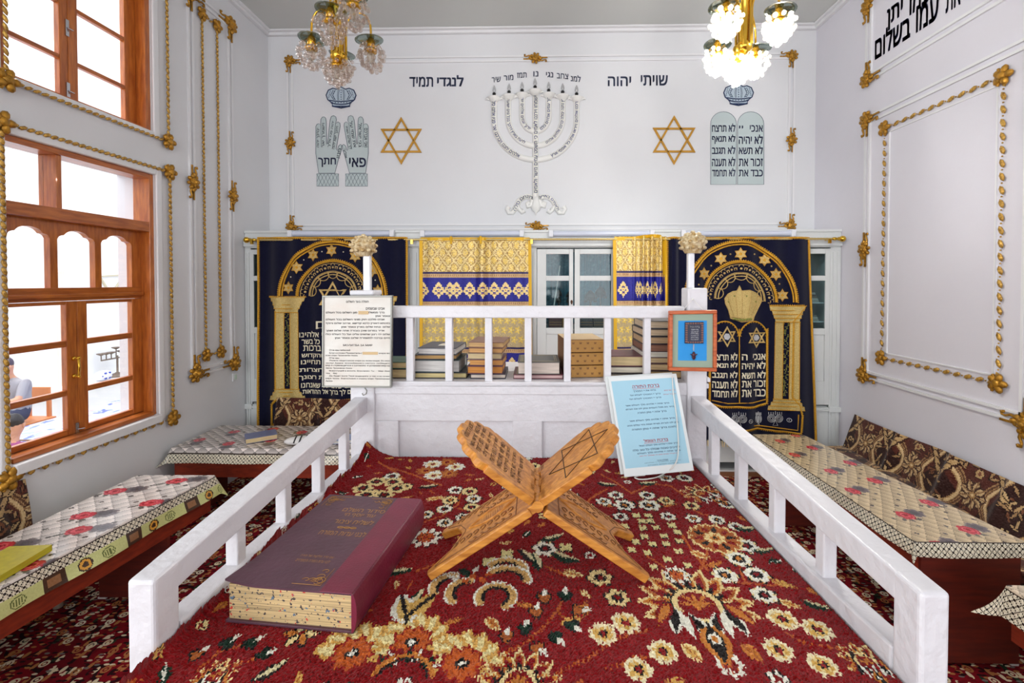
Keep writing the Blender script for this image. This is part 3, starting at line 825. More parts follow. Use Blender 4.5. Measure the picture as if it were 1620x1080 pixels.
def creamflower(px, py, r):
    x, y = rp(px, py); k = rs(r, py)
    for i in range(7):
        a = math.pi/2+(i-3)*0.5; rug.leaf(x+k*0.62*math.cos(a), y+k*0.62*math.sin(a), a, k*0.8, k*0.5, (238, 222, 160), GOLD)
    rug.rosette(x, y-k*0.05, k*0.5, 9, ORG_, (150, 30, 20), None, None, deep=0.25)
    rug.polar(x, y-k*0.05, lambda t: k*0.15+0*t, DK, k*0.3, 1.3); rug.polar(x, y-k*0.05, lambda t: k*0.08+0*t, WHITE, k*0.2, 1.2)
def shadedleaf(px, py, ang, L, col=GRN):
    lf_(px, py, ang, L, L*0.36, col, None, None, 0.12); lf_(px+L*0.06, py-L*0.06, ang, L*0.9, L*0.16, (226, 216, 170), None, None, 0.14)
# vines first
for v in ([(500, 900), (560, 880), (620, 860), (660, 832), (700, 818), (725, 800), (731, 780)], [(725, 806), (760, 815)], [(700, 770), (660, 755), (610, 740)],
          [(999, 782), (975, 765), (950, 752)], [(999, 782), (1030, 766), (1060, 770), (1090, 790)], [(835, 1018), (855, 1000), (881, 969), (890, 950)], [(881, 969), (905, 985)], [(835, 1018), (800, 1035), (770, 1030)],
          [(1112, 835), (1120, 870), (1108, 905)], [(1085, 800), (1110, 815), (1140, 822)], [(1050, 1035), (1000, 1045), (960, 1060)], [(870, 1075), (930, 1045), (985, 1010), (1025, 1000)], [(780, 893), (840, 888), (900, 915)],
          [(1238, 1000), (1270, 1020), (1330, 1030)], [(313, 1062), (345, 1035), (400, 1020)], [(340, 1070), (390, 1050), (420, 1040)], [(1020, 880), (1060, 905), (1070, 915)], [(1080, 850), (1120, 905)], [(1147, 915), (1175, 925), (1240, 930)],
          [(960, 775), (935, 790), (920, 810)], [(1170, 890), (1180, 925)], [(640, 760), (620, 745), (600, 735)], [(1190, 800), (1160, 790), (1130, 790)], [(740, 880), (700, 890), (660, 905)]):
    vine(v, 4)
for p in ((758, 740, 2.6, 30, 12), (1240, 926, -0.5, 40, 13), (1249, 958, -0.5, 36, 12), (1190, 1036, -1.2, 44, 22), (1095, 1035, -1.0, 40, 18), (1108, 880, -0.6, 32, 12), (1130, 895, 0.4, 34, 10), (906, 910, -0.4, 34, 12),
          (820, 900, 0.8, 34, 10), (640, 790, 0.6, 34, 9), (690, 790, 0.3, 32, 9), (955, 800, 2.6, 30, 9), (1060, 800, 0.3, 30, 9), (905, 985, 0.4, 46, 16), (780, 990, -0.9, 36, 16), (830, 960, -0.3, 36, 10), (718, 985, 0.4, 34, 10), (925, 965, 1.3, 30, 20), (1150, 878, 0.5, 26, 8)):
    lf_(p[0], p[1], p[2], p[3], p[4], random.choice((OCH, GOLD, OCH)), random.choice((None, CREAM)), BRN)
for p in ((721, 777), (743, 779), (749, 791), (712, 793), (703, 807), (746, 804), (732, 820), (704, 829), (673, 816), (817, 744), (843, 739), (851, 749), (974, 785), (1024, 785), (955, 795), (1054, 794), (931, 805),
          (982, 819), (1057, 819), (1094, 802), (1097, 822), (1134, 824), (953, 822), (1147, 912), (1169, 886), (1197, 911), (1209, 944), (949, 916), (977, 948), (1054, 758), (1083, 758), (640, 772), (620, 755), (588, 782), (1150, 800), (1180, 865),
          (901, 835), (862, 870), (688, 735), (688, 751), (1165, 835)):
    smallflower(p[0], p[1], 13 if p[1] < 850 else 20)
for p in ((988, 801), (1027, 801)): smallflower(p[0], p[1], 18, 7)
for p in ((1007, 817), (1025, 817), (1015, 826), (1028, 826), (989, 834), (1017, 837), (1038, 836), (1063, 833), (994, 846), (1019, 850), (1051, 850), (1072, 844), (1006, 859), (1032, 862), (1054, 862), (1075, 858), (1024, 876), (1074, 874), (1056, 887), (1034, 898), (1088, 896), (1000, 872)):
    tiny(p[0], p[1], 8)
for p in ((773, 891), (802, 878), (895, 868)): tiny(p[0], p[1], 13)
for p in ((1238, 982), (1293, 998), (1232, 1031), (1302, 1055), (1049, 1034), (1010, 1062), (954, 1005), (990, 988)): roseB(*p)
x_, y_ = rp(1155, 1056); k_ = rs(22, 1056); rug.rosette(x_, y_, k_*1.1, 8, WHITE, None, ORG_, None); rug.rosette(x_, y_, k_*.6, 5, RED, None, ORG_, None)
palmette(1104, 960, 92)
x_, y_ = rp(1131, 853); k_ = rs(43, 853)
rug.rosette(x_, y_, k_, 16, CREAM, None, None, None, deep=0.12); rug.rosette(x_, y_, k_*0.9, 16, BRN, None, None, None, deep=0.16)
for i in range(10):
    a = i*2*math.pi/10; rug.leaf(x_+k_*.6*math.cos(a), y_+k_*.6*math.sin(a), a, k_*.4, k_*.2, RED if i % 2 else DK)
rug.rosette(x_, y_, k_*0.4, 8, CREAM, None, OCH, DK)
x_, y_ = rp(697, 743); k_ = rs(22, 743)
for i in range(6):
    a = i*math.pi/3+.3; rug.rosette(x_+k_*1.05*math.cos(a), y_+k_*1.2*math.sin(a), k_*0.75, 9, (WHITE, BRN)[i % 2], None, (CREAM, OCH)[i % 2], RED)
x_, y_ = rp(601, 774); k_ = rs(22, 774)
for i in range(6):
    a = i*math.pi/3; rug.rosette(x_+k_*1.25*math.cos(a), y_+k_*1.2*math.sin(a), k_*0.8, 6, CREAM, None, DK, RED)
bigdaisy(673, 852, 29); bigdaisy(1070, 912, 24, 9); bigdaisy(820, 727, 24)
crescents(757, 925, 55)
for p in ((558, 1034, 62), (652, 1016, 60), (731, 1050, 64)): creamflower(*p)
x_, y_ = rp(640, 1062); k_ = rs(40, 1062)
for i in range(9):
    a = 0.3+i*0.32; rug.leaf(x_+k_*1.1*math.cos(a), y_+k_*0.7*math.sin(a), a, k_*0.9, k_*0.32, (WHITE, GRN, RED)[i % 3], RED)
rug.arc(x_, y_-k_*.5, k_*1.2, 0.2, 2.94, k_*.22, OCH); rug.arc(x_, y_-k_*.5, k_*1.0, 0.2, 2.94, k_*.12, DK)
for p in ((830, 997, 1.4), (861, 948, 1.5), (894, 945, 1.5), (915, 968, 0.1), (879, 1010, -0.9), (848, 971, 1.4), (801, 1010, 1.5), (850, 1028, -0.7), (905, 992, -0.8), (360, 1020, 1.0), (397, 1020, 0.9), (313, 1038, 1.3), (417, 1038, 0.6)):
    bud(p[0], p[1], p[2], 12)
for p in ((845, 890, 1.9, 50), (830, 882, 2.2, 46), (895, 884, -0.5, 54), (873, 852, 0.45, 44), (651, 952, 1.2, 62), (427, 1063, 0.9, 60), (678, 771, 0.3, 34), (960, 768, -0.3, 34), (1024, 766, 0.2, 34), (1292, 960, -0.4, 44), (1207, 872, 0.2, 40), (1181, 838, 0.1, 40), (630, 905, 0.2, 50)):
    shadedleaf(p[0], p[1], p[2], p[3], random.choice((GRN, GRN, DK)))
lf_(640, 965, 2.0, 66, 34, (222, 186, 108), WHITE, DK); lf_(668, 958, 1.0, 60, 30, (214, 172, 90), None, DK)
palmette(340, 1072, 34, 7); palmette(1370, 1050, 40, 7); palmette(1112, 783, 34, 7, 2.2); palmette(820, 1085, 70, 9)
x_, y_ = rp(477, 1005); k_ = rs(34, 1005)
for i in range(6):
    a = i*1.05; rug.leaf(x_+k_*.5*math.cos(a), y_+k_*.5*math.sin(a), a, k_*.8, k_*.35, (CREAM, OCH)[i % 2], DK)
# small fillers where the field is still plain
for _ in range(1500):
    x, y = random.uniform(0.01, rug.w-0.01), random.uniform(0.0, rug.h-0.01)
    w = rug.win(x, y, 0.022)
    if w is None: continue
    if np.abs(w[0]-np.array(RED)).sum(-1).max() > 5: continue
    k = random.random()
    if k < 0.5: rug.leaf(x, y, random.uniform(0, 6.28), random.uniform(.03, .045), .013, random.choice((OCH, GOLD, CREAM)), None, BRN)
    elif k < 0.85: rug.rosette(x, y, random.uniform(.011, .017), 5, random.choice((CREAM, WHITE, GOLD)), DK, RED, None)
    else: rug.leaf(x, y, random.uniform(0, 6.28), .04, .02, GRN, None, WHITE)
for _ in range(500):
    x, y = random.uniform(0.01, rug.w-0.01), random.uniform(0.0, rug.h-0.01)
    w = rug.win(x, y, 0.02)
    if w is None or np.abs(w[0]-np.array(RED)).sum(-1).max() > 5: continue
    rug.leaf(x, y, random.uniform(0, 6.28), .028, .008, (186, 92, 36))
# the pile: thread edges jitter and slightly uneven dye
jit = rug.a.copy()
sh = rng.integers(-1, 2, (rug.ny, rug.nx)); ii, jj = np.meshgrid(np.arange(rug.ny), np.arange(rug.nx), indexing='ij')
rug.a = jit[np.clip(ii+sh, 0, rug.ny-1), jj]
rug.grain(9)
pile = rng.normal(0, 0.0011, (rug.ny+1, rug.nx+1))
curlx = rng.normal(0, 1, rug.ny+1); curlx = np.convolve(np.pad(curlx, 8, mode='edge'), np.ones(17)/17, 'valid')*3
def rugpos(u, v):
    x = RX0+u*(RX1-RX0); y = RY0+v*(RY1-RY0)
    xl = xiL(y)+0.004; xr = xiR(y)-0.006
    cl = np.interp(np.linspace(0, 1, u.shape[0]), np.linspace(0, 1, len(curlx)), curlx)[:, None]
    eL = np.clip((xl+0.05-x)/0.05, 0, 1.3)
    z = ZT+0.004+pile+eL**2*(0.018+0.007*cl)
    # the far corner by the post is curled up against the boards
    d = np.clip(1-np.hypot((x-xl)/0.11, (y-RY1)/0.16), 0, 1)
    z = z+0.055*d**1.5
    x = np.maximum(x, xl+0.004*cl); x = np.minimum(x, xr)
    y = np.where(d > 0, y-0.02*d, y)
    return x, y, z
tag(sheet('rug', rugpos, rug.a, attr_mat('rug_pile', 0.95, bump=0.5, bscale=500, spec=0.08, sheen=0.15), None, (0, 1.2, ZT), smooth=False),
    'deep red floral rug covering the white railed reading table', 'rug')

# ------------------------------------------------------------------ the big prayer book
m_cov = mat('worn_aubergine_cloth', (92, 58, 72), 0.42, var=0.25, vscale=14, bump=0.15, bscale=90)
m_spine = mat('burgundy_cloth', (122, 34, 60), 0.4, var=0.15, vscale=20, bump=0.12, bscale=200)
m_foil = mat('worn_gold_foil', (176, 128, 68), 0.5, 0.1)
bt = 0.080; zb0 = ZT+0.006; ztp = zb0+bt
A, B, C_, D_ = pZ(369, 918, ztp), pZ(576, 946, ztp), pZ(660, 787, ztp), pZ(514, 784, ztp)
ex = ((B-A)+(C_-D_)).normalized(); ey = Vector((-ex.y, ex.x, 0)); bw, bl = ((B-A).length+(C_-D_).length)/2, ((C_-B).length+(D_-A).length)/2
Bc = (A+B+C_+D_)/4; Bc.z = zb0
def bk3(x, y, z): return Bc+ex*x+ey*y+Vector((0, 0, z))
book = thing('prayer_book', 'big worn aubergine prayer book with gold Hebrew title lying on the rug', 'book', Bc)
def bbox(mb, x0, x1, y0, y1, z0, z1, mi=0):
    mb.hexa([bk3(x0, y0, z0), bk3(x1, y0, z0), bk3(x1, y1, z0), bk3(x0, y1, z0), bk3(x0, y0, z1), bk3(x1, y0, z1), bk3(x1, y1, z1), bk3(x0, y1, z1)], mi)
hw, hl = bw/2, bl/2
mb = MB(); nx_ = 16
def lift(x, y):
    t = max(0, (-x-hw*0.45)/(hw*0.55)); s = max(0, (-y-hl*0.55)/(hl*0.45)); return 0.010*t*t*s
# upper board as a slightly warped slab
vs_ = []; fs_ = []
for j in range(nx_+1):
    for i in range(nx_+1):
        x = -hw+(2*hw-0.012)*i/nx_; y = -hl+2*hl*j/nx_
        vs_.append(bk3(x, y, bt-0.004+lift(x, y)))
n1 = len(vs_); vs_ += [p+Vector((0, 0, 0.004)) for p in vs_]
g = lambda i, j: j*(nx_+1)+i
for j in range(nx_):
    for i in range(nx_):
        fs_.append((g(i, j), g(i, j+1), g(i+1, j+1), g(i+1, j))); fs_.append((n1+g(i, j), n1+g(i+1, j), n1+g(i+1, j+1), n1+g(i, j+1)))
for i in range(nx_):
    fs_ += [(g(i, 0), g(i+1, 0), n1+g(i+1, 0), n1+g(i, 0)), (g(i+1, nx_), g(i, nx_), n1+g(i, nx_), n1+g(i+1, nx_)), (g(0, i+1), g(0, i), n1+g(0, i), n1+g(0, i+1)), (g(nx_, i), g(nx_, i+1), n1+g(nx_, i+1), n1+g(nx_, i))]
mb.add(vs_, fs_); cov = mb.build('cover', m_cov, book)
mb = MB(); bbox(mb, -hw, hw-0.006, -hl, hl, 0, 0.005); mb.build('back_cover', m_cov, book, 0.001)
mb = MB(); spw = 0.27*bw
bbox(mb, hw-spw, hw-0.008, -hl-0.001, hl+0.001, bt-0.0005, bt+0.0012)
pr = []
for k in range(9):
    a = math.pi/2-math.pi*k/8; pr.append((hw-0.010+0.012*math.cos(a), bt/2+0.001+(bt/2)*math.sin(a)))
mb.prism([bk3(x, -hl-0.001, z) for x, z in pr], ey*(bl+0.002)); mb.build('spine', m_spine, book, 0.0015)
# page block: warm, sprinkled edges
def pagemat(name, col, fleck):
    m = bpy.data.materials.new(name); m.use_nodes = True; nt = m.node_tree; b = nt.nodes['Principled BSDF']; b.inputs['Roughness'].default_value = 0.8
    tc = nt.nodes.new('ShaderNodeTexCoord'); mp = nt.nodes.new('ShaderNodeMapping'); mp.inputs['Scale'].default_value = (6, 6, 420)
    nt.links.new(tc.outputs['Object'], mp.inputs['Vector'])
    n = nt.nodes.new('ShaderNodeTexNoise'); n.inputs['Scale'].default_value = 1.0; n.inputs['Detail'].default_value = 3; nt.links.new(mp.outputs['Vector'], n.inputs['Vector'])
    r = nt.nodes.new('ShaderNodeValToRGB'); r.color_ramp.elements[0].position = 0.35; r.color_ramp.elements[1].position = 0.62
    r.color_ramp.elements[0].color = (*lin(tuple(v*0.72 for v in col)), 1); r.color_ramp.elements[1].color = (*lin(col), 1); nt.links.new(n.outputs['Fac'], r.inputs['Fac'])
    src = r.outputs['Color']
    if fleck:
        for sc, th, cc in ((150, 0.66, (70, 60, 60)), (90, 0.70, (196, 60, 50)), (120, 0.70, (90, 110, 130))):
            n2 = nt.nodes.new('ShaderNodeTexNoise'); n2.inputs['Scale'].default_value = sc; n2.inputs['Detail'].default_value = 1; nt.links.new(tc.outputs['Object'], n2.inputs['Vector'])
            gt = nt.nodes.new('ShaderNodeMath'); gt.operation = 'GREATER_THAN'; gt.inputs[1].default_value = th; nt.links.new(n2.outputs['Fac'], gt.inputs[0])
            x = nt.nodes.new('ShaderNodeMix'); x.data_type = 'RGBA'; nt.links.new(gt.outputs[0], x.inputs[0]); nt.links.new(src, x.inputs[6]); x.inputs[7].default_value = (*lin(cc), 1); src = x.outputs[2]
    nt.links.new(src, b.inputs['Base Color']); return m
mb = MB(); bbox(mb, -hw+0.004, hw-0.012, -hl+0.006, hl-0.006, 0.005, bt-0.004); mb.build('page_block', pagemat('sprinkled_page_edges', (216, 186, 134), True), book)
# gold title and corner tooling
mb = MB()
bq = lambda x, y: bk3(-hw+2*hw*x, hl-2*hl*y, bt+0.0006)+Vector((0, 0, lift(-hw+2*hw*x, hl-2*hl*y)))
for s, x0, x1, y0, y1 in (('סידור השלם', .30, .72, .17, .225), ('עוד יוסף חי', .36, .66, .245, .295), ('לשליח ציבור', .33, .70, .32, .375), ('לבני עדות המזרח', .30, .72, .455, .51), ('עם סדר חלקות של תורה', .34, .62, .715, .742), ('לבני עדות המזרח והספרדים', .34, .62, .755, .782)):
    letters(mb, s, bq, x0, x1, y0, y1, bold=0.0)
for k in range(3): mb.tube([bq(.44+.06*k+.028*math.cos(t*.7), .42+.008*math.sin(t*.7)) for t in range(10)], 0.0009, 5, True)
tag(mb.build('title_lettering', m_foil, cov), 'gold stamped Hebrew title')
for (cx, cy, sx_, sy_) in ((.05, .03, 1, 1), (.70, .03, -1, 1), (.70, .96, -1, -1)):
    mb = MB()
    for (r, off, a1) in ((.055, .03, 5.5), (.035, .085, 5), (.03, .14, 4.5), (.022, .06, 6)):
        for ax in (0, 1):
            pts = []
            for t in range(14):
                a = a1*t/13; rr = r*(1-0.6*t/13); ox, oy = (off, .035) if ax == 0 else (.045, off*0.8)
                pts.append(bq(cx+sx_*(ox+rr*math.cos(a)), cy+sy_*(oy+rr*0.62*math.sin(a))))
            mb.tube(pts, 0.0007, 4)
    mb.tube([bq(cx, cy), bq(cx+sx_*.22, cy)], 0.0006, 4); mb.tube([bq(cx, cy), bq(cx, cy+sy_*.14)], 0.0006, 4)
    tag(mb.build('corner_tooling', m_foil, cov), 'gold stamped corner scroll')

# ------------------------------------------------------------------ carved folding book rest
m_oak = mat('honey_carved_wood', (216, 148, 62), 0.42, vscale=6, stretch=(3, 14, 14), col2=(168, 102, 34), bump=0.15, bscale=20)
m_burn = mat('burnt_line', (70, 44, 22), 0.7)
m_carve = mat('carved_recess', (140, 88, 42), 0.6, var=0.3, vscale=40)
rest = thing('book_rest', 'carved honey-coloured wooden folding book rest standing crossed on the rug', 'book rest', (0.005, 1.14, ZT))
z0r = ZT+0.006
hinge = Vector((0.004, 0, z0r+0.176))
yr0, yr1 = 1.035, 1.235
def leafboard(side, name):
    """one plank: the reading leaf rises on this side, the split legs go down on the other"""
    up = Vector((side*0.19, 0, 0.150)).normalized(); dn = Vector((-side*0.258, 0, -0.172)).normalized()
    t = 0.019
    def slabpoly(d, outline, thick, base=0.0, mi=0):
        nrm = Vector((-d.z, 0, d.x));
        if nrm.z < 0: nrm = -nrm
        return [hinge+d*u+Vector((0, y, 0))+nrm*base for (u, y) in outline], nrm*thick
    yaw = lambda u: 0.0
    # reading leaf with a lobed head
    LU = 0.245; ol = [(0.016, yr0+0.004), (LU*0.50, yr0-0.012), (LU*0.62, yr0-0.014)]
    lobes = 7; cy = (yr0+yr1)/2; hwid = (yr1-yr0)/2+0.014
    for k in range(lobes):
        a0 = -math.pi/2+math.pi*k/lobes; a1 = -math.pi/2+math.pi*(k+1)/lobes
        for j in range(7):
            a = a0+(a1-a0)*j/7; bump_ = 0.93+0.09*math.sin(math.pi*j/7)
            ol.append((LU*0.62+LU*0.40*math.cos(a)*bump_, cy+hwid*math.sin(a)*bump_))
    ol += [(LU*0.62, yr1+0.014), (LU*0.50, yr1+0.012), (0.016, yr1-0.004)]
    mb = MB(); pl, off = slabpoly(up, ol, t, -t/2); mb.prism(pl, off)
    leaf = mb.build('reading_leaf', m_oak, rest, 0.003)
    # knuckle and interlocking fingers
    for k in range(5):
        if (k % 2 == 0) == (side > 0):
            mb = MB()
            ya = yr0+0.006+(yr1-yr0-0.012)*k/5; yb = yr0+0.006+(yr1-yr0-0.012)*(k+1)/5
            pl, off = slabpoly(up, [(-0.006, ya+.0007), (0.03, ya+.0007), (0.03, yb-.0007), (-0.006, yb-.0007)], t, -t/2); mb.prism(pl, off)
            pl, off = slabpoly(dn, [(-0.012, ya), (0.05, ya), (0.05, yb), (-0.012, yb)], t, -t/2); mb.prism(pl, off)
            mb.tube([hinge+Vector((0, ya-.0012, 0)), hinge+Vector((0, yb+.0008, 0))], t*0.72, 12)
            mb.build('hinge_knuckle', m_oak, rest, 0.001)
    # legs: one plank split by a pointed notch
    LD = 0.303
    ol = [(0.02, yr0), (LD, yr0+0.004), (LD+0.004, yr0+0.022), (LD*0.82, yr0+0.052), (LD*0.74, cy-0.004), (LD*0.74, cy+0.004), (LD*0.82, yr1-0.052), (LD+0.004, yr1-0.022), (LD, yr1-0.004), (0.02, yr1)]
    mb = MB(); pl, off = slabpoly(dn, ol, t, -t/2); mb.prism(pl, off)
    leg = mb.build('leg', m_oak, rest, 0.003)
    # carving on the upward face of the legs
    nrm = Vector((-dn.z, 0, dn.x)); nrm = nrm if nrm.z > 0 else -nrm
    P = lambda u, y, l=0.0: hinge+dn*u+Vector((0, y, 0))+nrm*(t/2+l)
    mb = MB()
    rim = [(0.055, yr0+0.012), (LD*0.93, yr0+0.014), (LD*0.93, yr0+0.02), (LD*0.78, yr0+0.05), (LD*0.70, cy-0.006), (LD*0.70, cy+0.006), (LD*0.78, yr1-0.05), (LD*0.93, yr1-0.02), (LD*0.93, yr1-0.014), (0.055, yr1-0.012)]
    for a, b in zip(rim, rim[1:]+rim[:1]): mb.beam(P(a[0], a[1], .0005), P(b[0], b[1], .0005), 0.0022, 0.001, nrm)
    n_ = 0
    for sgn in (-1, 1):
        yy = cy+sgn*0.056
        for k in range(9):
            u = 0.075+k*(LD*0.78-0.075)/8
            for (dv, ph) in ((0.016, 0.0), (-0.016, 1.6)):
                if dv*sgn < 0 and u > LD*0.62: continue
                pts = []
                for j in range(9):
                    a = ph+j*0.62; r = 0.013*(1-j/11)
                    pts.append(P(u+r*math.cos(a), yy+dv*sgn*0.9+sgn*r*0.9*math.sin(a), .0004))
                mb.tube(pts, 0.0016, 5)
    mb.build('carved_scrolls', m_carve, leg)
    mb = MB()
    for i in range(2):
        pts = []
        for j in range(13):
            tt = j/12; pts.append(P(0.06+(LD*0.66-0.06)*tt, cy+(1 if i else -1)*0.026*math.sin(math.pi*tt), .0008))
        mb.tube(pts, 0.0028, 6)
    for j in range(10):
        u = 0.09+j*(LD*0.5-0.09)/9+0.01; w = 0.02*math.sin(math.pi*(u-0.06)/(LD*0.66-0.06))
        mb.beam(P(u, cy-w*.8, .0004), P(u+.004, cy+w*.8, .0004), 0.0012, 0.0008, nrm)
    mb.build('carved_almond', m_oak, leg)
    # burnt drawing on the leaf
    nrm2 = Vector((-up.z, 0, up.x)); nrm2 = nrm2 if nrm2.z > 0 else -nrm2
    Q = lambda u, y, l=0.0: hinge+up*u+Vector((0, y, 0))+nrm2*(t/2+l)
    mb = MB()
    if side > 0:
        cu = LU*0.56; R = 0.098
        tri = lambda ph: [Q(cu+R*math.cos(ph+k*2*math.pi/3)*0.95, cy+R*math.sin(ph+k*2*math.pi/3), .0006) for k in range(3)]
        for ph in (0.0, math.pi):
            T = tri(ph)
            for a, b in zip(T, T[1:]+T[:1]): mb.beam(a, b, 0.0022, 0.001, nrm2)
        tag(mb.build('burnt_star', m_burn, leaf), 'burnt six-pointed star')
    else:
        for r_ in range(9):
            u = LU*0.90-r_*0.0205
            for (a, b) in ((0.10, 0.44), (0.50, 0.88)):
                ya, yb = yr1-(yr1-yr0)*b, yr1-(yr1-yr0)*a
                if r_ == 0: ya, yb = cy-0.05, cy+0.05
                nwords = random.choice((2, 3)); 
                s = random.choice(('ברוך אתה', 'שמע ישראל', 'תורה צוה', 'ואהבת את', 'אשרי יושבי', 'עץ חיים'))
                letters(mb, s, lambda x, y, u=u: Q(u+y*0.013, x, .0006) , yb, ya, 1, 0, bold=0.004)
                if r_ == 0: break
        tag(mb.build('burnt_inscription', m_burn, leaf), 'burnt rows of Hebrew letters')
leafboard(1, 'a'); leafboard(-1, 'b')
# ================================================================== wall decoration
m_blue = mat('navy_wall_paint', (24, 34, 78), 0.5)
m_teal = mat('slate_blue_wall_paint', (26, 48, 88), 0.5)
m_grey = mat('silver_grey_panel', (190, 203, 204), 0.4)
m_crownfill = mat('pale_steel_blue', (184, 200, 212), 0.45)
m_line = mat('grey_outline', (96, 112, 124), 0.5)
m_gstar = mat('gold_star_wood', (204, 150, 50), 0.35, 0.35, var=0.2, vscale=12)
m_plaster = mat('cream_white_relief', (240, 240, 237), 0.5)
m_inscr = mat('slate_inscription_paint', (52, 62, 92), 0.5)
def bkf(lift=0.002): return lambda x, y: bk(x, y, lift)
# --- gilded ornaments -------------------------------------------------
def orn_mesh(stems, size, seed=1):
    """carved cartouche: dome, lobes and volutes; stems is a list of directions (radians) with a bar and a scroll"""
    r = random.Random(seed); mb = MB(); s = size
    mb.ball((0, 0, 0.10*s), (0.30*s, 0.30*s, 0.16*s), 12, 6)
    mb.ball((0, 0, 0.24*s), (0.12*s, 0.12*s, 0.08*s), 8, 5)
    for k in range(8):
        a = 2*math.pi*k/8+0.2
        mb.ball((0.34*s*math.cos(a), 0.34*s*math.sin(a), 0.07*s), (0.15*s, 0.12*s, 0.10*s), 8, 5, Matrix.Rotation(a, 3, 'Z'))
        a += 0.4
        mb.ball((0.20*s*math.cos(a), 0.20*s*math.sin(a), 0.18*s), (0.09*s, 0.05*s, 0.06*s), 6, 4, Matrix.Rotation(a, 3, 'Z'))
    for d in stems:
        M = Matrix.Rotation(d, 3, 'Z')
        mb.beam(M @ Vector((0.3*s, 0.06*s, 0.03*s)), M @ Vector((1.0*s, 0.06*s, 0.03*s)), 0.09*s, 0.06*s)
        pts = [M @ Vector((0.3*s, -0.16*s, 0.05*s)), M @ Vector((0.55*s, -0.22*s, 0.06*s)), M @ Vector((0.76*s, -0.14*s, 0.06*s)), M @ Vector((0.9*s, -0.16*s, 0.06*s)), M @ Vector((0.92*s, -0.28*s, 0.06*s)), M @ Vector((0.82*s, -0.29*s, 0.06*s))]
        mb.tube(pts, [0.07*s, 0.06*s, 0.045*s, 0.045*s, 0.05*s, 0.055*s], 7)
        mb.ball(M @ Vector((0.42*s, -0.02*s, 0.08*s)), (0.16*s, 0.12*s, 0.09*s), 8, 5, M)
        mb.ball(M @ Vector((0.86*s, -0.27*s, 0.06*s)), 0.065*s, 7, 5)
    return mb
FACE = {'back': Matrix(((1, 0, 0), (0, 0, -1), (0, 1, 0))),          # local x right, y up, z out of the wall
        'left': Matrix(((0, 0, 1), (1, 0, 0), (0, 1, 0))),
        'right': Matrix(((0, 0, -1), (-1, 0, 0), (0, 1, 0)))}
def place(mb, wall, p):
    M = FACE[wall]; q = MB(); q.v = [tuple(M @ Vector(v)+Vector(p)) for v in mb.v]; q.f, q.sm, q.mi = mb.f, mb.sm, mb.mi; return q
U, D, R_, L_ = math.pi/2, -math.pi/2, 0.0, math.pi
def ornament(wall, p, stems, label, size=0.15, group='gilded panel ornaments'):
    single(place(orn_mesh(stems, size), wall, p), 'panel_ornament', m_gold, label, 'wall ornament', p, group)
x0, x1, z0, z1 = BP; xm = (x0+x1)/2; zm = bk(459, 227).z
Y_ = YB-0.018
ornament('back', (x0+.03, Y_, z1-.03), (R_, D), 'gold scrolled corner ornament on the end wall beside the unlit chandelier')
ornament('back', (x1-.03, Y_, z1-.03), (L_, D), 'gold scrolled corner ornament on the end wall beside the lit chandelier')
ornament('back', (x0+.03, Y_, zm), (U, D), 'gold cartouche on the end wall moulding beside the blessing hands')
ornament('back', (x1-.03, Y_, bk(1254, 222).z), (U, D), 'gold cartouche on the end wall moulding beside the stone tablets')
ornament('back', (x0+.03, Y_, z0+.03), (R_, U), 'gold corner ornament just above the velvet curtain with the written prayer')
ornament('back', (x1-.03, Y_, z0+.03), (L_, U), 'gold corner ornament just above the velvet curtain with the crown')
ornament('back', (bk(847, 88).x, Y_, z1-.03), (R_, L_), 'gold cartouche on the top moulding above the white menorah')
ornament('back', (bk(849, 360).x, Y_, z0+.03), (R_, L_), 'gold cartouche on the bottom moulding below the white menorah')
ya_, yb_, za_, zb2 = LP
Xw = XL+0.018
ornament('left', (Xw, ya_+.02, lf(300, 288).z), (U, D), 'gold cartouche on the narrow wall panel on the window side of the rope frame', 0.17)
ornament('left', (Xw, yb_-.02, lf(368, 311).z), (U, D), 'gold cartouche on the narrow wall panel on the curtain side of the rope frame', 0.17)
ornament('left', (Xw, ya_+.02, za_+.02), (U, R_), 'gold bottom corner ornament of the narrow wall panel by the window', 0.19)
ornament('left', (Xw, yb_-.02, za_+.02), (U, L_), 'gold bottom corner ornament of the narrow wall panel by the dark curtain', 0.19)
ornament('left', (Xw, yb_-.02, zb2-.02), (L_, D), 'gold top corner ornament of the narrow wall panel under the ceiling', 0.19)
ornament('left', (Xw, ya_+.02, zb2-.02), (R_, D), 'gold top corner ornament of the narrow wall panel above the window rope', 0.19)
Xv = XR-0.018; yF, za, zb, zc, zd = RP
ornament('right', (Xv, yF-.02, zb-.02), (L_+math.pi, D), 'gold top corner ornament of the large plain panel under the lettering', 0.18)
ornament('right', (Xv, yF-.02, rt(1358, 396).z), (U, D), 'gold cartouche midway up the edge of the large plain panel', 0.18)
ornament('right', (Xv, yF-.02, za+.02), (U, R_), 'gold bottom corner ornament of the large plain panel over the bench', 0.185)
ornament('right', (Xv, rt(1630, 670).y, rt(1630, 672).z), (U, D, L_), 'gold cartouche at the picture edge on the moulding over the bench', 0.185)
ornament('right', (Xv, yF-.02, zc+.02), (U, R_), 'gold bottom corner ornament of the lettered panel', 0.18)
ornament('right', (Xv, yF-.02, rt(1367, 16).z), (U, D), 'gold ornament on the lettered panel close to the ceiling', 0.18)
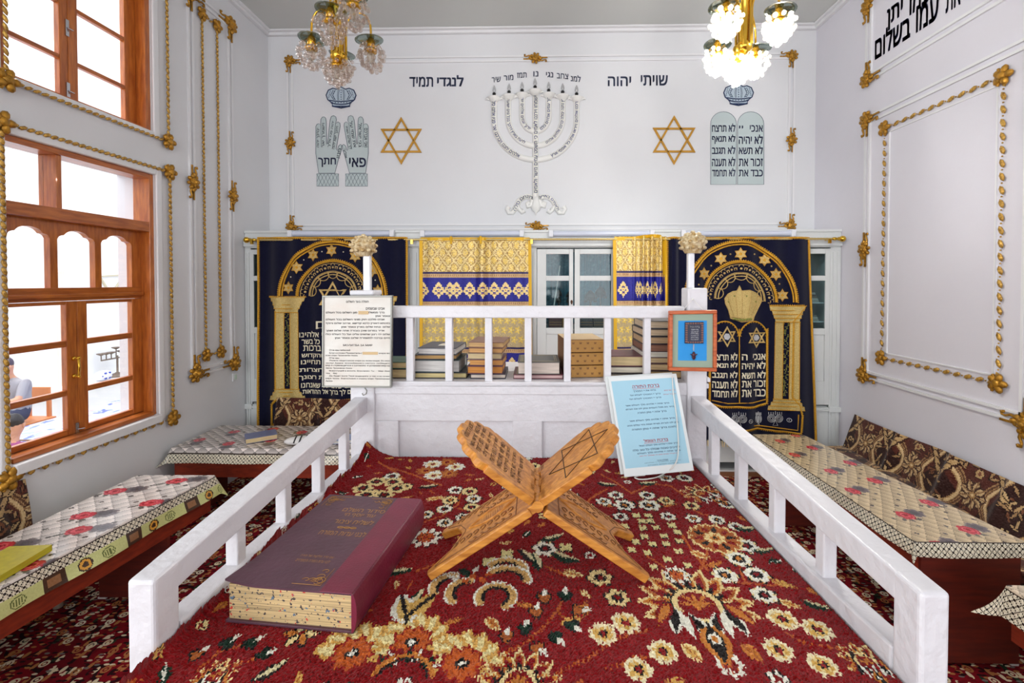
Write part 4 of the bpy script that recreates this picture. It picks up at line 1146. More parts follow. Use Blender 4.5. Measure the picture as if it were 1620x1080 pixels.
# --- gilded rope mouldings ---------------------------------------------
def rope(mb, p, q, wid, bead, nrm, gap=1.0):
    p = Vector(p); q = Vector(q); d = q-p; n = max(2, int(d.length/(bead*gap))); d.normalize(); nn = Vector(nrm); sd = nn.cross(d)
    for k in range(n):
        c = p+(q-p)*((k+0.5)/n)+nn*0.0125
        ax = Matrix((d*0.92+sd*0.38, sd*0.92-d*0.38, nn)).transposed()
        if gap > 1.3 and k % 1 == 0:
            mb.ball(c, (bead*0.55, wid*0.42, 0.010), 6, 4, ax)
            mb.ball(c+d*bead*gap*0.5, (bead*0.10, bead*0.10, 0.007), 5, 3, ax)
        else: mb.ball(c, (bead*0.62, wid*0.32, 0.0115), 6, 4, ax)
m_rope = mat('gilded_rope', (224, 178, 84), 0.4, 0.35, col2=(140, 100, 36), vscale=70)
def rope_frame(label, wall, corners, wid, bead, gap=1.0, sides=None, csize=0.055, ends=None, dash=None):
    nrm = FACE[wall] @ Vector((0, 0, 1)); c = sum((Vector(p) for p in corners), Vector())/len(corners)
    t = thing('rope_moulding', label, 'moulding', c, 'gilded rope mouldings')
    n = len(corners)
    for i in (sides if sides is not None else range(n)):
        g = gap if not (dash is not None and i == dash) else 1.8
        mb = MB(); rope(mb, corners[i], corners[(i+1) % n], wid*(1 if g == gap else 1.3), bead*(1 if g == gap else .95), nrm, g); mb.build('rope_side', m_rope, t)
    for i in (ends if ends is not None else range(n)):
        p = Vector(corners[i]); mb = MB(); inw = c-p
        for k in range(5):
            a = k*1.26; mb.ball((csize*0.7*math.cos(a), csize*0.7*math.sin(a), 0.021), (csize*.6, csize*.45, 0.02), 8, 5, Matrix.Rotation(a, 3, 'Z'))
        mb.ball((0, 0, .026), (csize*.6, csize*.6, .022), 8, 5)
        for k in range(3): mb.tube([(0, 0, .02), (csize*(0.9+.2*k)*math.cos(k*2.1), csize*1.2*math.sin(k*2.1), .02)], csize*.18, 6)
        place(mb, wall, p).build('corner_leaf', m_gold, t)
    return t
def L(px, py): p = lf(px, py); return p
zt_, zb_2 = (lf(318, 22).z+lf(341, 42).z)/2, (lf(323, 563).z+lf(345, 556).z)/2
y1_, y2_ = lf(320.5, 300).y, lf(344, 300).y
rope_frame('tall narrow gold rope frame on the wall between window and dark curtain', 'left', [(XL+.004, y1_, zt_), (XL+.004, y2_, zt_), (XL+.004, y2_, zb_2), (XL+.004, y1_, zb_2)], 0.035, 0.045)
yr_, zr_t, zr_b = lf(267, 450).y, lf(264, 272).z, lf(270, 661).z
yl_ = lf(2, 480).y
rope_frame('gold rope frame around the lower window', 'left', [(XL+.012, yr_, zr_t), (XL+.012, yr_, zr_b), (XL+.012, yl_, zr_b), (XL+.012, yl_, zr_t)], 0.045, 0.05, 0.95, None, 0.06, None, 1)
yu_, zu_b = lf(261, 100).y, lf(262, 224).z; yul = lf(3, 60).y
rope_frame('gold rope frame around the upper window', 'left', [(XL+.012, yu_, uz1+.1), (XL+.012, yu_, zu_b), (XL+.012, yul, zu_b), (XL+.012, yul, uz1+.1)], 0.04, 0.05, 1.0, None, 0.06)
rA, rB, rC, rD = rt(1402, 207), rt(1589, 115), rt(1585, 601), rt(1397, 570)
yq, yp = (rA.y+rD.y)/2, (rB.y+rC.y)/2; zq, zp = (rA.z+rB.z)/2, (rC.z+rD.z)/2
rope_frame('large gold rope frame on the plain wall above the bench with dark floral throws', 'right', [(XR-.004, yq, zq), (XR-.004, yp, zq), (XR-.004, yp, zp), (XR-.004, yq, zp)], 0.045, 0.07, 1.35, None, 0.06)
mb = MB(); moulding(mb, [(XR, yq-.05, zq-.05), (XR, yp+.05, zq-.05), (XR, yp+.05, zp+.05), (XR, yq-.05, zp+.05), (XR, yq-.05, zq-.05)], (-1, 0, 0), .012, .01)
struct(mb, 'trim_6', m_trim)
# --- six-pointed stars ------------------------------------------------------
def hexstar(mb, fn, cx, cy, R, w, depth, mi=0):
    """two interlaced triangles of flat bars; fn(x, y, lift) -> point; pixels, y down"""
    for s in (1, -1):
        P = [(cx+R*math.sin(k*2*math.pi/3), cy-s*R*math.cos(k*2*math.pi/3)) for k in range(3)]
        r2 = R-2*w
        Q = [(cx+r2*math.sin(k*2*math.pi/3), cy-s*r2*math.cos(k*2*math.pi/3)) for k in range(3)]
        for k in range(3):
            j = (k+1) % 3
            lo = [fn(*P[k], 0.0), fn(*P[j], 0.0), fn(*Q[j], 0.0), fn(*Q[k], 0.0)]
            hi = [fn(*P[k], depth), fn(*P[j], depth), fn(*Q[j], depth), fn(*Q[k], depth)]
            if s < 0: lo.reverse(); hi.reverse()
            mb.hexa(lo+hi, mi)
bkl = lambda x, y, l=0.0: bk(x, y, l)
for (cx, cy, R, lab) in ((635, 223, 37.5, 'gold six-pointed star on the white wall beside the blessing hands'), (1066, 222, 39, 'gold six-pointed star on the white wall beside the stone tablets')):
    mb = MB(); hexstar(mb, bkl, cx, cy, R, 3.0, 0.018)
    single(mb, 'wall_star', m_gstar, lab, 'star', bk(cx, cy), 'gold stars on the end wall')
# --- crowns -----------------------------------------------------------------
def crown(cx, cy, label):
    t = thing('crown_emblem', label, 'crown emblem', bk(cx, cy), 'painted crowns')
    ol = []
    half = [(-13, 14.5), (-14.5, 9), (-21, 4), (-23.5, -3), (-20, -11), (-13, -14), (-7, -12.5), (0, -16)]
    ol = [(cx+x, cy+y) for x, y in half]+[(cx-x, cy+y) for x, y in reversed(half[:-1])]
    mb = MB(); mb.prism([bk(x, y, 0.002) for x, y in ol], (0, -0.006, 0)); mb.build('crown_field', m_crownfill, t)
    mb = MB(); F_ = lambda x, y: bk(cx+x, cy+y, 0.009)
    mb.tube([bk(x, y, .008) for x, y in ol], 0.007, 6, True)
    mb.tube([F_(-16, 9), F_(-8, 11), F_(0, 11.5), F_(8, 11), F_(16, 9)], 0.007, 6); mb.tube([F_(-19, 5), F_(-9, 6.5), F_(0, 7), F_(9, 6.5), F_(19, 5)], 0.007, 6)
    mb.tube([F_(-14, 14), F_(0, 17), F_(14, 14)], 0.009, 6)
    for s in (-1, 1):
        for o in (2.5, 4.2):
            mb.tube([F_(s*(o+1), 5), F_(s*(o+1.6), -3), F_(s*(o+.2), -12)], 0.0026, 4)
        mb.tube([F_(s*9, 4.5), F_(s*13, -3), F_(s*9, -11)], 0.0035, 4); mb.tube([F_(s*12, 4), F_(s*16.5, -3), F_(s*12.5, -11)], 0.0035, 4)
        for k in range(5): mb.ball(F_(s*(11+2.2*math.sin(k*.8)), 3-3*k), (0.006, .003, .006), 6, 4); mb.ball(F_(s*(19.5-0.6*k), 1-2.6*k), (0.006, .003, .006), 6, 4)
    for k in range(5): mb.ball(F_(0, 3.5-3.6*k), (0.007, .003, .007), 6, 4)
    for k in range(7): mb.ball(F_(-13.5+4.5*k, 8.8-0.03*(k-3)**2), (0.008, .003, .006), 6, 4)
    mb.build('crown_drawing', m_teal, t)
crown(540, 154, 'blue painted crown above the blessing hands'); crown(1168, 150, 'blue painted crown above the stone tablets')
# --- blessing hands -----------------------------------------------------------
def hand(flip, label, word, fingertexts):
    ox = 541
    X = (lambda x: x) if not flip else (lambda x: 2*ox+1-x)
    t = thing('blessing_hand_emblem', label, 'hand emblem', bk(X(520), 240), 'painted blessing hands')
    ol = [(504.5, 274), (500, 243), (500, 200), (502, 196.5), (505, 196), (507.5, 198), (508, 189), (510, 185.5), (513, 185), (515.5, 187), (516.3, 192), (517, 228), (518.5, 228), (522.5, 190), (524.5, 184.5), (528, 183), (531.5, 185), (532.5, 190), (531, 196), (535, 193), (538, 195), (538.6, 199), (532, 236), (533.5, 238), (536, 231), (539, 228.5), (541, 230), (540.5, 236), (534, 258), (530, 274)]
    ol = [(X(x), y) for x, y in ol]
    mb = MB(); mb.prism([bk(x, y, 0.001) for x, y in ol], (0, -0.004, 0)); mb.build('hand_field', m_grey, t)
    mb = MB(); mb.tube([bk(x, y, 0.006) for x, y in ol], 0.0032, 5, True)
    for (a, b) in (((508, 198), (508.5, 233)), ((531, 196), (526, 236))):
        mb.tube([bk(X(a[0]), a[1], .006), bk(X(b[0]), b[1], .006)], 0.0025, 5)
    mb.build('hand_outline', m_line, t)
    mb = MB(); x0, x1, y0, y1 = (501.5, 536, 275, 294.5)
    mb.prism([bk(X(x0), y1, .001), bk(X(x1), y1, .001), bk(X(x1), y0, .001), bk(X(x0), y0, .001)], (0, -.004, 0)); cf = mb.build('cuff', m_grey, t)
    mb = MB(); mb.tube([bk(X(x), y, .006) for x, y in ((x0, y0), (x1, y0), (x1, y1), (x0, y1))], 0.0025, 5, True)
    for k in range(7):
        a = x0+(x1-x0)*k/6
        mb.tube([bk(X(a), y0, .006), bk(X(min(x1, a+9)), y1 if a+9 <= x1 else y0+(x1-a)/9*19.5, .006)], .002, 4); mb.tube([bk(X(a), y0, .006), bk(X(max(x0, a-9)), y1 if a-9 >= x0 else y0+(a-x0)/9*19.5, .006)], .002, 4)
    mb.build('cuff_lattice', m_line, cf)
    fn = bkf(.0065); mb = MB()
    wx0, wx1 = ((504, 531.5) if not flip else (553, 579))
    letters(mb, word, fn, wx0, wx1, 250, 264, bold=0.025); mb.build('hand_lettering', m_blue, t)
    n = Vector((0, -1, 0))
    for s, a, b in fingertexts:
        mb = MB(); letters_path(mb, s, [bk(X(a[0]), a[1], .0065), bk(X(b[0]), b[1], .0065)], 0.040, n); mb.build('finger_lettering', m_blue, t)
hand(False, 'grey painted hand with Hebrew lettering, further from the star', 'חתך', [('יברכך יהוה', (504, 233), (504, 203)), ('וישמרך יאר', (512.5, 233), (512.5, 195)), ('יהוה פניו אליך', (520.5, 233), (527.5, 192)), ('ויחנך ישא יהוה', (528.5, 236), (534.5, 200)), ('פניו', (535, 250), (538.5, 235))])
hand(True, 'grey painted hand with Hebrew lettering, next to the gold star', 'פאי', [('ואני אברכם', (504, 203), (504, 233)), ('בני ישראל', (512.5, 195), (512.5, 233)), ('את שמי על', (527.5, 192), (520.5, 233)), ('לך שלום ושמו', (534.5, 200), (528.5, 236)), ('אליך', (538.5, 235), (535, 250))])
# --- tablets -----------------------------------------------------------------
t = thing('stone_tablets', 'grey painted pair of stone tablets with Hebrew commandments below the crown', 'tablets emblem', bk(1166, 236))
def arch(x0, x1, yt, yb, flat=0.55, n=14):
    r = (x1-x0)/2; c = (x0+x1)/2
    return [(x0, yb)]+[(c-r*math.cos(math.pi*k/n), yt+r*flat*1.7-r*flat*1.7*math.sin(math.pi*k/n)) for k in range(n+1)]+[(x1, yb)]
for (x0, x1, ls) in ((1124, 1164.5, ('לא תרצח', 'לא תנאף', 'לא תגנב', 'לא תענה', 'לא תחמד')), (1166.5, 1208, ('אנכי יי', 'לא יהיה', 'לא תשא', 'זכור את', 'כבד את'))):
    ol = arch(x0, x1, 177, 292)
    mb = MB(); mb.prism([bk(x, y, .001) for x, y in ol], (0, -.005, 0)); tb = mb.build('tablet', m_grey, t)
    mb = MB(); mb.tube([bk(x, y, .007) for x, y in ol], .003, 5, True); mb.build('tablet_outline', m_line, tb)
    for k, s in enumerate(ls):
        mb = MB()
        yb = 208.5+17.6*k
        asc = 2.6 if 'ל' in s else 0
        a, b = (x0+2.2, x1-1.8); 
        if s == 'אנכי יי': letters(mb, 'אנכי', bkf(.0075), 1186, x1-1.8, yb-10, yb, bold=.025); letters(mb, 'יי', bkf(.0075), 1169, 1175, yb-9.5, yb-5, bold=.025)
        else: letters(mb, s, bkf(.0075), a, b, yb-10-asc, yb+(1.5 if k == 1 or k == 3 else 0), bold=.025)
        mb.build('tablet_lettering', m_blue, tb)
# --- inscriptions --------------------------------------------------------------
def inscription(label, lines, fn, org, bold=.03):
    t = thing('wall_inscription', label, 'inscription', org)
    for s, x0, x1, y0, y1 in lines:
        mb = MB(); letters(mb, s, fn, x0, x1, y0, y1, bold=bold); mb.build('lettering', m_inscr, t)
inscription('dark Hebrew wall lettering between the star and menorah, on the unlit chandelier side', [('לנגדי', 692, 733, 119.5, 136.5), ('תמיד', 648, 685, 122, 137)], bkf(.003), bk(690, 129))
inscription('dark Hebrew wall lettering between the menorah and the lit chandelier', [('שויתי', 1014, 1056, 119.5, 135), ('יהוה', 962, 998, 121.5, 136)], bkf(.003), bk(1009, 129))
for s, x0, x1, y, a in (('למנ', 903, 918.5, 125, .10), ('צחב', 881, 899, 120.5, .08), ('נגי', 864, 875, 118.5, .05), ('נו', 844, 851.5, 117, 0), ('תמז', 818, 833, 119, -.05), ('מור', 797, 812, 123, -.08), ('שיר', 778, 792, 126, -.10)):
    mb = MB(); xm = (x0+x1)/2; hh = 8 if 'ל' not in s else 10
    letters(mb, s, lambda X, Y, xm=xm, a=a, y=y: bk(X, Y+(X-xm)*a, .003), x0, x1, y-hh+4, y+4, bold=.02)
    single(mb, 'wall_inscription', m_inscr, {'למנ': 'first short Hebrew word over the menorah lamp nearest the lit chandelier', 'צחב': 'short Hebrew word over the second menorah lamp from the lit chandelier', 'נגי': 'short Hebrew word over the third menorah lamp from the lit chandelier', 'נו': 'two-letter Hebrew word over the middle menorah lamp', 'תמז': 'short Hebrew word over the third menorah lamp from the unlit chandelier', 'מור': 'short Hebrew word over the second menorah lamp from the unlit chandelier', 'שיר': 'short Hebrew word over the menorah lamp nearest the unlit chandelier'}[s], 'inscription', bk(xm, y), 'Hebrew words above the menorah')
def rtl(px, py): return rt(px, py, .003)
def wall_words(words_, zc_, h, y_far):
    """words run along the wall, their left ends towards the end wall"""
    t = thing('wall_inscription', None, 'inscription', (XR, y_far-1.0, zc_), 'Hebrew lines high on the plain wall')
    for s, f0, f1 in words_:
        mb = MB(); P, fs, asp = glyphs(s, 2, .03)
        k = h*(1.15 if 'ל' in s else 1)
        mb.add([(XR-.003, y_far-(f0+(f1-f0)*p[0]), zc_-h/2+k*p[1]) for p in P], fs); mb.build('lettering', m_blue, t)
    return t
pa, pb = rt(1385, 75), rt(1440, 44)
t1 = wall_words([('בשלום', 0, pa.y-pb.y), ('עמו', pa.y-rt(1450, 42).y, pa.y-rt(1485, 20).y), ('את', pa.y-rt(1497, 8).y, pa.y-rt(1520, 0).y), ('יברך', pa.y-rt(1530, 0).y, pa.y-rt(1575, 0).y)], (pa.z+pb.z)/2, 0.20, pa.y)
t1['label'] = 'lower dark Hebrew line high on the plain wall'
pa2, pb2 = rt(1404, 30), rt(1428, 18)
t2 = wall_words([('יתן', 0, pa2.y-pb2.y), ('לעמו', pa2.y-rt(1440, 8).y, pa2.y-rt(1485, 0).y), ('עז', pa2.y-rt(1497, 0).y, pa2.y-rt(1515, 0).y)], (pa2.z+pb2.z)/2, 0.20, pa2.y)
t2['label'] = 'upper dark Hebrew line high on the plain wall, half out of view'
# --- the white menorah -----------------------------------------------------------
t = thing('menorah_relief', 'white plaster seven-branched menorah with blue Hebrew lettering on the end wall', 'menorah', bk(848, 300))
tops = [(782, 158), (805.5, 155), (826, 152.5), (846.5, 147), (868, 152.5), (890, 155), (912, 158)]
cx = 847.0
def branch(k):
    r = tops[6-k][0]-cx; y0 = (198, 201, 200)[k] if False else tops[k][1]
    yc = {0: 190, 1: 186, 2: 184}[k]; yb = {0: 253, 1: 231, 2: 208}[k]
    return r, y0, yc, yb
m_menb = mat('menorah_blue_lettering', (40, 66, 168), 0.5)
n = Vector((0, -1, 0))
RT = 0.042
stem = [bk(cx, y, 0.012) for y in (155, 180, 210, 240, 270, 305, 318)]
mb = MB(); mb.tube(stem, RT*0.9, 8); st = mb.build('stem', m_plaster, t)
mb = MB(); letters_path(mb, 'ישמחו וירננו לאמים כי תשפט עמים מישר ולאמים', [bk(cx, 306, .052), bk(cx, 154, .052)], .050, n, bold=.012); mb.build('stem_lettering', m_menb, st)
txt = {0: ('אלהים יחננו ויברכנו יאר פניו אתנו סלה', 'יברכנו אלהים וייראו אתו כל אפסי ארץ'), 1: ('לדעת בארץ דרכך בכל גוים ישועתך', 'ארץ נתנה יבולה יברכנו אלהים אלהינו'), 2: ('יודוך עמים אלהים יודוך', 'יודוך עמים אלהים כלם')}
for k in range(3):
    r, y0, yc, yb = branch(k)
    for s in (-1, 1):
        pts = [(cx+s*r, y0), (cx+s*r, (y0+yc)/2)]
        for j in range(13):
            a = math.pi/2*j/12; pts.append((cx+s*r*math.cos(a), yc+(yb-yc)*math.sin(a)))
        P3 = [bk(x, y, .010) for x, y in pts]
        mb = MB(); mb.tube(P3, RT*0.88, 8); b = mb.build('branch', m_plaster, t)
        P4 = [bk(x, y, .050) for x, y in pts[0:1]+pts[1:12]]
        mb = MB()
        if s < 0: letters_path(mb, txt[k][0], P4, .050, n, bold=.012)
        else: letters_path(mb, txt[k][1], P4[::-1], .050, n, bold=.012)
        mb.build('branch_lettering', m_menb, b)
m_sock = mat('black_lamp_socket', (26, 25, 26), 0.4); m_bulb = bead_mat('clear_candle_bulb', (250, 250, 250), 0.6, 0.25)
for i, (x, y) in enumerate(tops):
    c = bk(x, y, .02)
    mb = MB(); mb.lathe([(.022, -.045), (.05, -.02), (.075, .005), (.085, .018), (.05, .022), (0, .022)], c, n=14)
    for s in (-1, 1): mb.tube([c+Vector((s*.06, 0, 0)), c+Vector((s*.095, 0, .01)), c+Vector((s*.11, 0, -.005))], [.016, .012, .006], 6)
    cup = mb.build('lamp_cup', m_plaster, t)
    mb = MB(); z_ = c.z+.02; mb.lathe([(.014, z_-c.z), (.02, .04), (.022, .075), (.012, .082)], c, n=10); mb.build('lamp_socket', m_sock, cup)
    mb = MB(); mb.lathe([(.012, .08), (.024, .105), (.020, .135), (.006, .17), (0, .175)], c, n=10); mb.build('candle_bulb', m_bulb, cup)
mb = MB()
P_ = lambda x, y, l=.015: bk(x, y, l)
mb.lathe([(.03, .06), (.05, .0), (.062, -.07), (.05, -.12), (.012, -.15), (0, -.19)], P_(848, 318), n=12)
for s in (-1, 1):
    mb.tube([P_(848+s*5, 317), P_(848+s*8, 325), P_(848+s*13, 327), P_(848+s*14, 322), P_(848+s*10, 321)], [.03, .03, .028, .026, .03], 8)
mb.build('base_bud', m_plaster, t)
for s, w, flip in ((-1, 'תנחם סלה', 0), (1, 'ולאמים בארץ', 1)):
    pts = [(848+s*6, 313), (848+s*14, 311), (848+s*21, 313), (848+s*27, 318), (848+s*31, 326), (848+s*35, 333)]
    mb = MB(); mb.tube([P_(x, y, .01) for x, y in pts], .033, 8)
    mb.tube([P_(848+s*33, 329), P_(848+s*37, 337), P_(848+s*43, 337), P_(848+s*46, 331), P_(848+s*43, 327)], [.03, .028, .026, .024, .03], 8)
    mb.tube([P_(848+s*30, 324), P_(848+s*26, 332), P_(848+s*22, 336), P_(848+s*19, 333)], [.02, .024, .026, .034], 8)
    o = mb.build('base_scroll', m_plaster, t)
    mb = MB(); q = [P_(x, y, .044) for x, y in pts]
    letters_path(mb, w, q if s > 0 else q[::-1], .042, n); mb.build('scroll_lettering', m_menb, o)
# small switch plate below the narrow panel
c = lf(371, 596)
mb = MB(); mb.box(XL, XL+.012, c.y-.04, c.y+.04, c.z-.045, c.z+.045); t = thing('wall_switch', 'small white switch plate low on the wall beside the dark curtain', 'switch', (XL, c.y, c.z))
mb.build('plate', m_trim, t, .003)
mb = MB(); mb.box(XL+.012, XL+.017, c.y-.018, c.y+.018, c.z-.026, c.z+.026); mb.build('rocker', mat('pale_green_plastic', (196, 214, 196), .4), t, .002)
# ================================================================== built-in cabinet along the end wall
m_cab = mat('greyish_white_cabinet_paint', (222, 225, 224), 0.42, var=0.05, vscale=3, bump=0.15, bscale=20)
m_cglass = glass_mat('cabinet_glass', (226, 238, 240), 0.97, 0.05)
def cy(px, py, l=0.0): p = pY(px, py, YC); p.y -= l; return p
zc_top = cy(860, 364).z
cab = thing('wall_cabinet', 'greyish white built-in cupboard along the whole end wall behind the curtains', 'cupboard', ((XL+XR)/2, YC, 0))
def face(mb, x0, x1, y0, y1, l0=0.0, l1=0.02):
    a = cy(x0, y1); b = cy(x1, y0); mb.box(a.x, b.x, YC-l1, YC-l0, max(a.z, 0.0), b.z)
zlow = 0.0
xa, xb = XL+0.004, XR-0.004
mb = MB()
mb.box(xa, xb, YC, YB-0.004, zc_top-0.03, zc_top)                   # top
mb.box(xa, xb, YB-0.03, YB-0.004, 0.002, zc_top-0.03)               # back
mb.box(xa, xb, YC, YB-0.03, 0.002, 0.06)
for px in (388.5, 655, 838, 985, 1125, 1320): x = cy(px, 500).x; x = min(max(x, xa+0.02), xb-0.02); mb.box(x-0.012, x+0.012, YC, YB-0.03, 0.06, zc_top-0.03)
for py in (520, 640): z = cy(860, py).z; mb.box(xa, xb, YC+0.02, YB-0.03, z-0.02, z)
mb.build('carcass', m_cab, cab)
mb = MB()
zt0, zt1 = cy(860, 392).z, zc_top
mb.box(xa, xb, YC-0.02, YC, zt0, zt1); mb.box(xa, xb, YC-0.05, YC-0.02, cy(860, 390).z, cy(860, 379).z); mb.box(xa, xb, YC-0.035, YC-0.02, zt1-0.03, zt1)
mb.build('cornice', m_cab, cab, 0.006)
for (p0, p1) in ((388, 399), (646, 664), (833, 849), (972, 992), (1112, 1132), (1311, 1328)):
    mb = MB(); a = max(cy(p0, 500).x, xa); b = min(cy(p1, 500).x, xb)
    mb.box(a, b, YC-0.02, YC, 0.0, zt0); w = b-a
    mb.box(a+w*.2, a+w*.38, YC-0.03, YC-0.02, 0.25, zt0-0.05); mb.box(a+w*.62, a+w*.8, YC-0.03, YC-0.02, 0.25, zt0-0.05)
    mb.box(a-.01, b+.01, YC-0.045, YC-0.02, cy(860, 648).z, cy(860, 640).z)
    mb.build('pilaster', m_cab, cab, 0.004)
def glassdoor(x0, x1, g0, g1, knob):
    zt_, zb_ = cy(860, 394).z, cy(860, 637).z
    A = cy(x0, 500).x+.004; B = cy(x1, 500).x-.004; a = cy(g0, 500).x; b = cy(g1, 500).x
    Z = [cy(860, y).z for y in (402, 436, 444, 518, 528, 600)]
    mb = MB()
    mb.box(A, a, YC-.026, YC-.002, zb_, zt_); mb.box(b, B, YC-.026, YC-.002, zb_, zt_)
    mb.box(a, b, YC-.026, YC-.002, Z[0], zt_); mb.box(a, b, YC-.026, YC-.002, Z[2], Z[1]); mb.box(a, b, YC-.026, YC-.002, Z[4], Z[3]); mb.box(a, b, YC-.026, YC-.002, zb_, Z[5])
    mb.box(a, b, YC-.014, YC-.002, Z[5], Z[4])
    d = mb.build('cabinet_door', m_cab, cab, 0.004)
    mb = MB(); mb.box(a-.005, b+.005, YC-.012, YC-.009, Z[3]-.005, Z[0]+.005); mb.build('door_pane', m_cglass, d)
    if knob is not None:
        mb = MB(); c = cy(knob, 477); mb.ball((c.x, YC-.034, c.z), (.014, .01, .016), 8, 6); mb.box(c.x-.008, c.x+.008, YC-.03, YC-.024, c.z-.03, c.z+.02)
        tag(mb.build('lock_plate', mat('dark_bronze', (92, 60, 44), .35, .8), d), 'small dark lock plate')
    # lower solid door
    mb = MB(); mb.box(A, B, YC-.022, YC-.002, 0.16, zb_-.03); mb.box(A+.06, B-.06, YC-.03, YC-.022, 0.26, zb_-.13)
    mb.build('lower_door', m_cab, cab, 0.006)
glassdoor(849, 907, 864, 900, 904); glassdoor(908, 974, 917, 966, None)
glassdoor(1265, 1311, 1272, 1303, None); glassdoor(397, 446, 404, 436, None)
glassdoor(664, 749, 680, 735, None); glassdoor(750, 833, 765, 820, None); glassdoor(992, 1052, 1004, 1040, None); glassdoor(1053, 1112, 1065, 1100, None)
glassdoor(1132, 1198, 1145, 1186, None); glassdoor(1199, 1264, 1212, 1252, None); glassdoor(447, 546, 462, 530, None); glassdoor(547, 646, 560, 630, None)
mb = MB(); mb.box(xa, xb, YC-.03, YC, 0.0, 0.045); tag(mb.build('plinth', mat('brown_plinth', (132, 86, 58), .5), cab), 'brown plinth strip')
mb = MB(); zl0 = cy(860, 645).z; mb.box(xa, xb, YC-.04, YC-.002, zl0-.012, zl0+.014); mb.build('ledge', m_cab, cab, .004)
# teal lining curtain and ritual objects behind the middle glass
yb0 = YB-.06
teal = Weave(1.0, 1.0, 0.01, (62, 128, 146))
for k in range(26): teal.rect(k*.04, k*.04+.016, 0, 1.0, (48, 108, 128))
for _ in range(500): teal.rosette(random.random(), random.random(), .012, 4, (90, 152, 166), deep=.4)
q0, q1 = pY(856, 500, yb0), pY(985, 500, yb0); zA_, zB_ = cy(860, 518).z+.01, zt0-.02
def tealpos(u, v):
    return q0.x+u*(q1.x-q0.x), yb0-.02+.018*np.sin(u*70)+.01*np.sin(u*33+1), zA_+v*(zB_-zA_)
tag(sheet('lining_curtain', tealpos, teal.a, attr_mat('teal_brocade', .5, sheen=.2), None, ((q0.x+q1.x)/2, yb0, zA_)), 'teal brocade lining hanging inside the middle glazed cupboard', 'curtain')
m_tarn = mat('tarnished_silver', (112, 104, 100), .35, .8, var=.3, vscale=30)
def fin(px, py, label, r, drop, dep=.30):
    c = pY(px, py, YC+dep); zb = zA_
    t = MB(); t.tube([(c.x, c.y, zb), (c.x, c.y, c.z-r)], .012, 8)
    t.ball(c, r, 12, 8); t.lathe([(r*.5, -r*.9), (r*1.05, -.1*r), (r*1.1, .1*r), (r*.5, .9*r), (.01, 1.25*r)], c, n=12)
    for k in range(8):
        a = k*math.pi/4; t.tube([c+Vector((r*math.cos(a), r*math.sin(a), 0)), c+Vector((r*1.15*math.cos(a), r*1.15*math.sin(a), -r*.8))], .004, 5); t.ball(c+Vector((r*1.15*math.cos(a), r*1.15*math.sin(a), -r*.95)), r*.16, 6, 4)
    if drop: t.lathe([(.03, -3.2*r), (r*.9, -2.2*r), (.02, -1.3*r)], c, n=12)
    t.lathe([(.06, 0), (.06, .01), (.02, .03)], (c.x, c.y, zb), n=12)
    single(t, 'scroll_finial', m_tarn, label, 'scroll finial', (c.x, c.y, zb), 'finials in the middle cupboard')
fin(884, 464, 'slim tarnished silver finial behind the narrower cupboard glass by the gold curtain', .035, True)
fin(900, 466, 'tarnished silver finial half hidden by the cupboard door stile', .03, True, .34)
fin(934, 469, 'round tarnished silver finial behind glass, the lower of two', .062, False, .27)
fin(950, 463, 'round tarnished silver finial behind glass, the higher one by the bunched curtain', .062, False, .37)
mb = MB(); a = pY(872, 480, YC+.17); a.z = zA_+.01; mb.tube([a, pY(886, 420, YC+.22)], [.012, .008], 8); mb.ball(a, .016, 8, 5)
single(mb, 'pointer_rod', mat('pale_metal_rod', (206, 206, 200), .3, .5), 'pale metal pointer rod leaning behind the narrower cupboard glass', 'rod', a)
for (x0, x1, lab, c) in ((868, 889, 'dark red bound volume standing low behind the cupboard glass', (84, 30, 30)), (889.5, 899, 'ochre bound volume standing low behind the cupboard glass', (150, 100, 40)), (918, 938, 'black bound volume standing low behind the cupboard glass', (38, 36, 38)), (939, 956, 'dark volume with gold tooled spine low behind the cupboard glass', (54, 46, 36))):
    zz = cy(860, 519).z+.002
    p = pY(x0, 500, YC+.06); q = pY(x1, 500, YC+.06); t = MB(); t.box(p.x, q.x, YC+.05, YC+.14, zz, zz+.20)
    o = single(t, 'bound_volume', mat('binding_%d_%d_%d' % c, c, .45), lab, 'book', ((p.x+q.x)/2, YC+.1, zz), 'volumes inside the middle cupboard', .004)
    t = MB()
    for k in (0.03, .06, .14, .17): t.box(p.x+.003, q.x-.003, YC+.048, YC+.0505, zz+k, zz+k+.006)
    t.build('spine_bands', m_foil, o)
# shelves with books behind the end glass
for k, (py, n) in enumerate(((470, 5), (500, 3))):
    z = cy(1290, py+8).z
    for j in range(n):
        c = [(190, 184, 172), (214, 210, 200), (150, 140, 128), (120, 108, 100), (200, 196, 188)][j]
        t = MB(); x = cy(1273, 500).x+.03; h = .022
        t.box(x, x+.17-.01*j, YC+.07, YC+.27, z+j*h, z+j*h+h-.002)
        o_ = ('lowest', 'second from below', 'third from below', 'fourth from below', 'topmost')[j]
        single(t, 'shelved_volume', mat('binding_%d_%d_%d' % c, c, .6), '%s book of the %s flat pile behind the end cupboard glass' % (o_, ('upper', 'lower')[k]), 'book', (x+.08, YC+.17, z+j*h), 'flat piles behind the end cupboard glass')
    t = MB(); t.box(cy(1266, 500).x, cy(1310, 500).x, YC+.02, YB-.03, z-.014, z-.001); t.build('shelf_board', m_cab, cab)

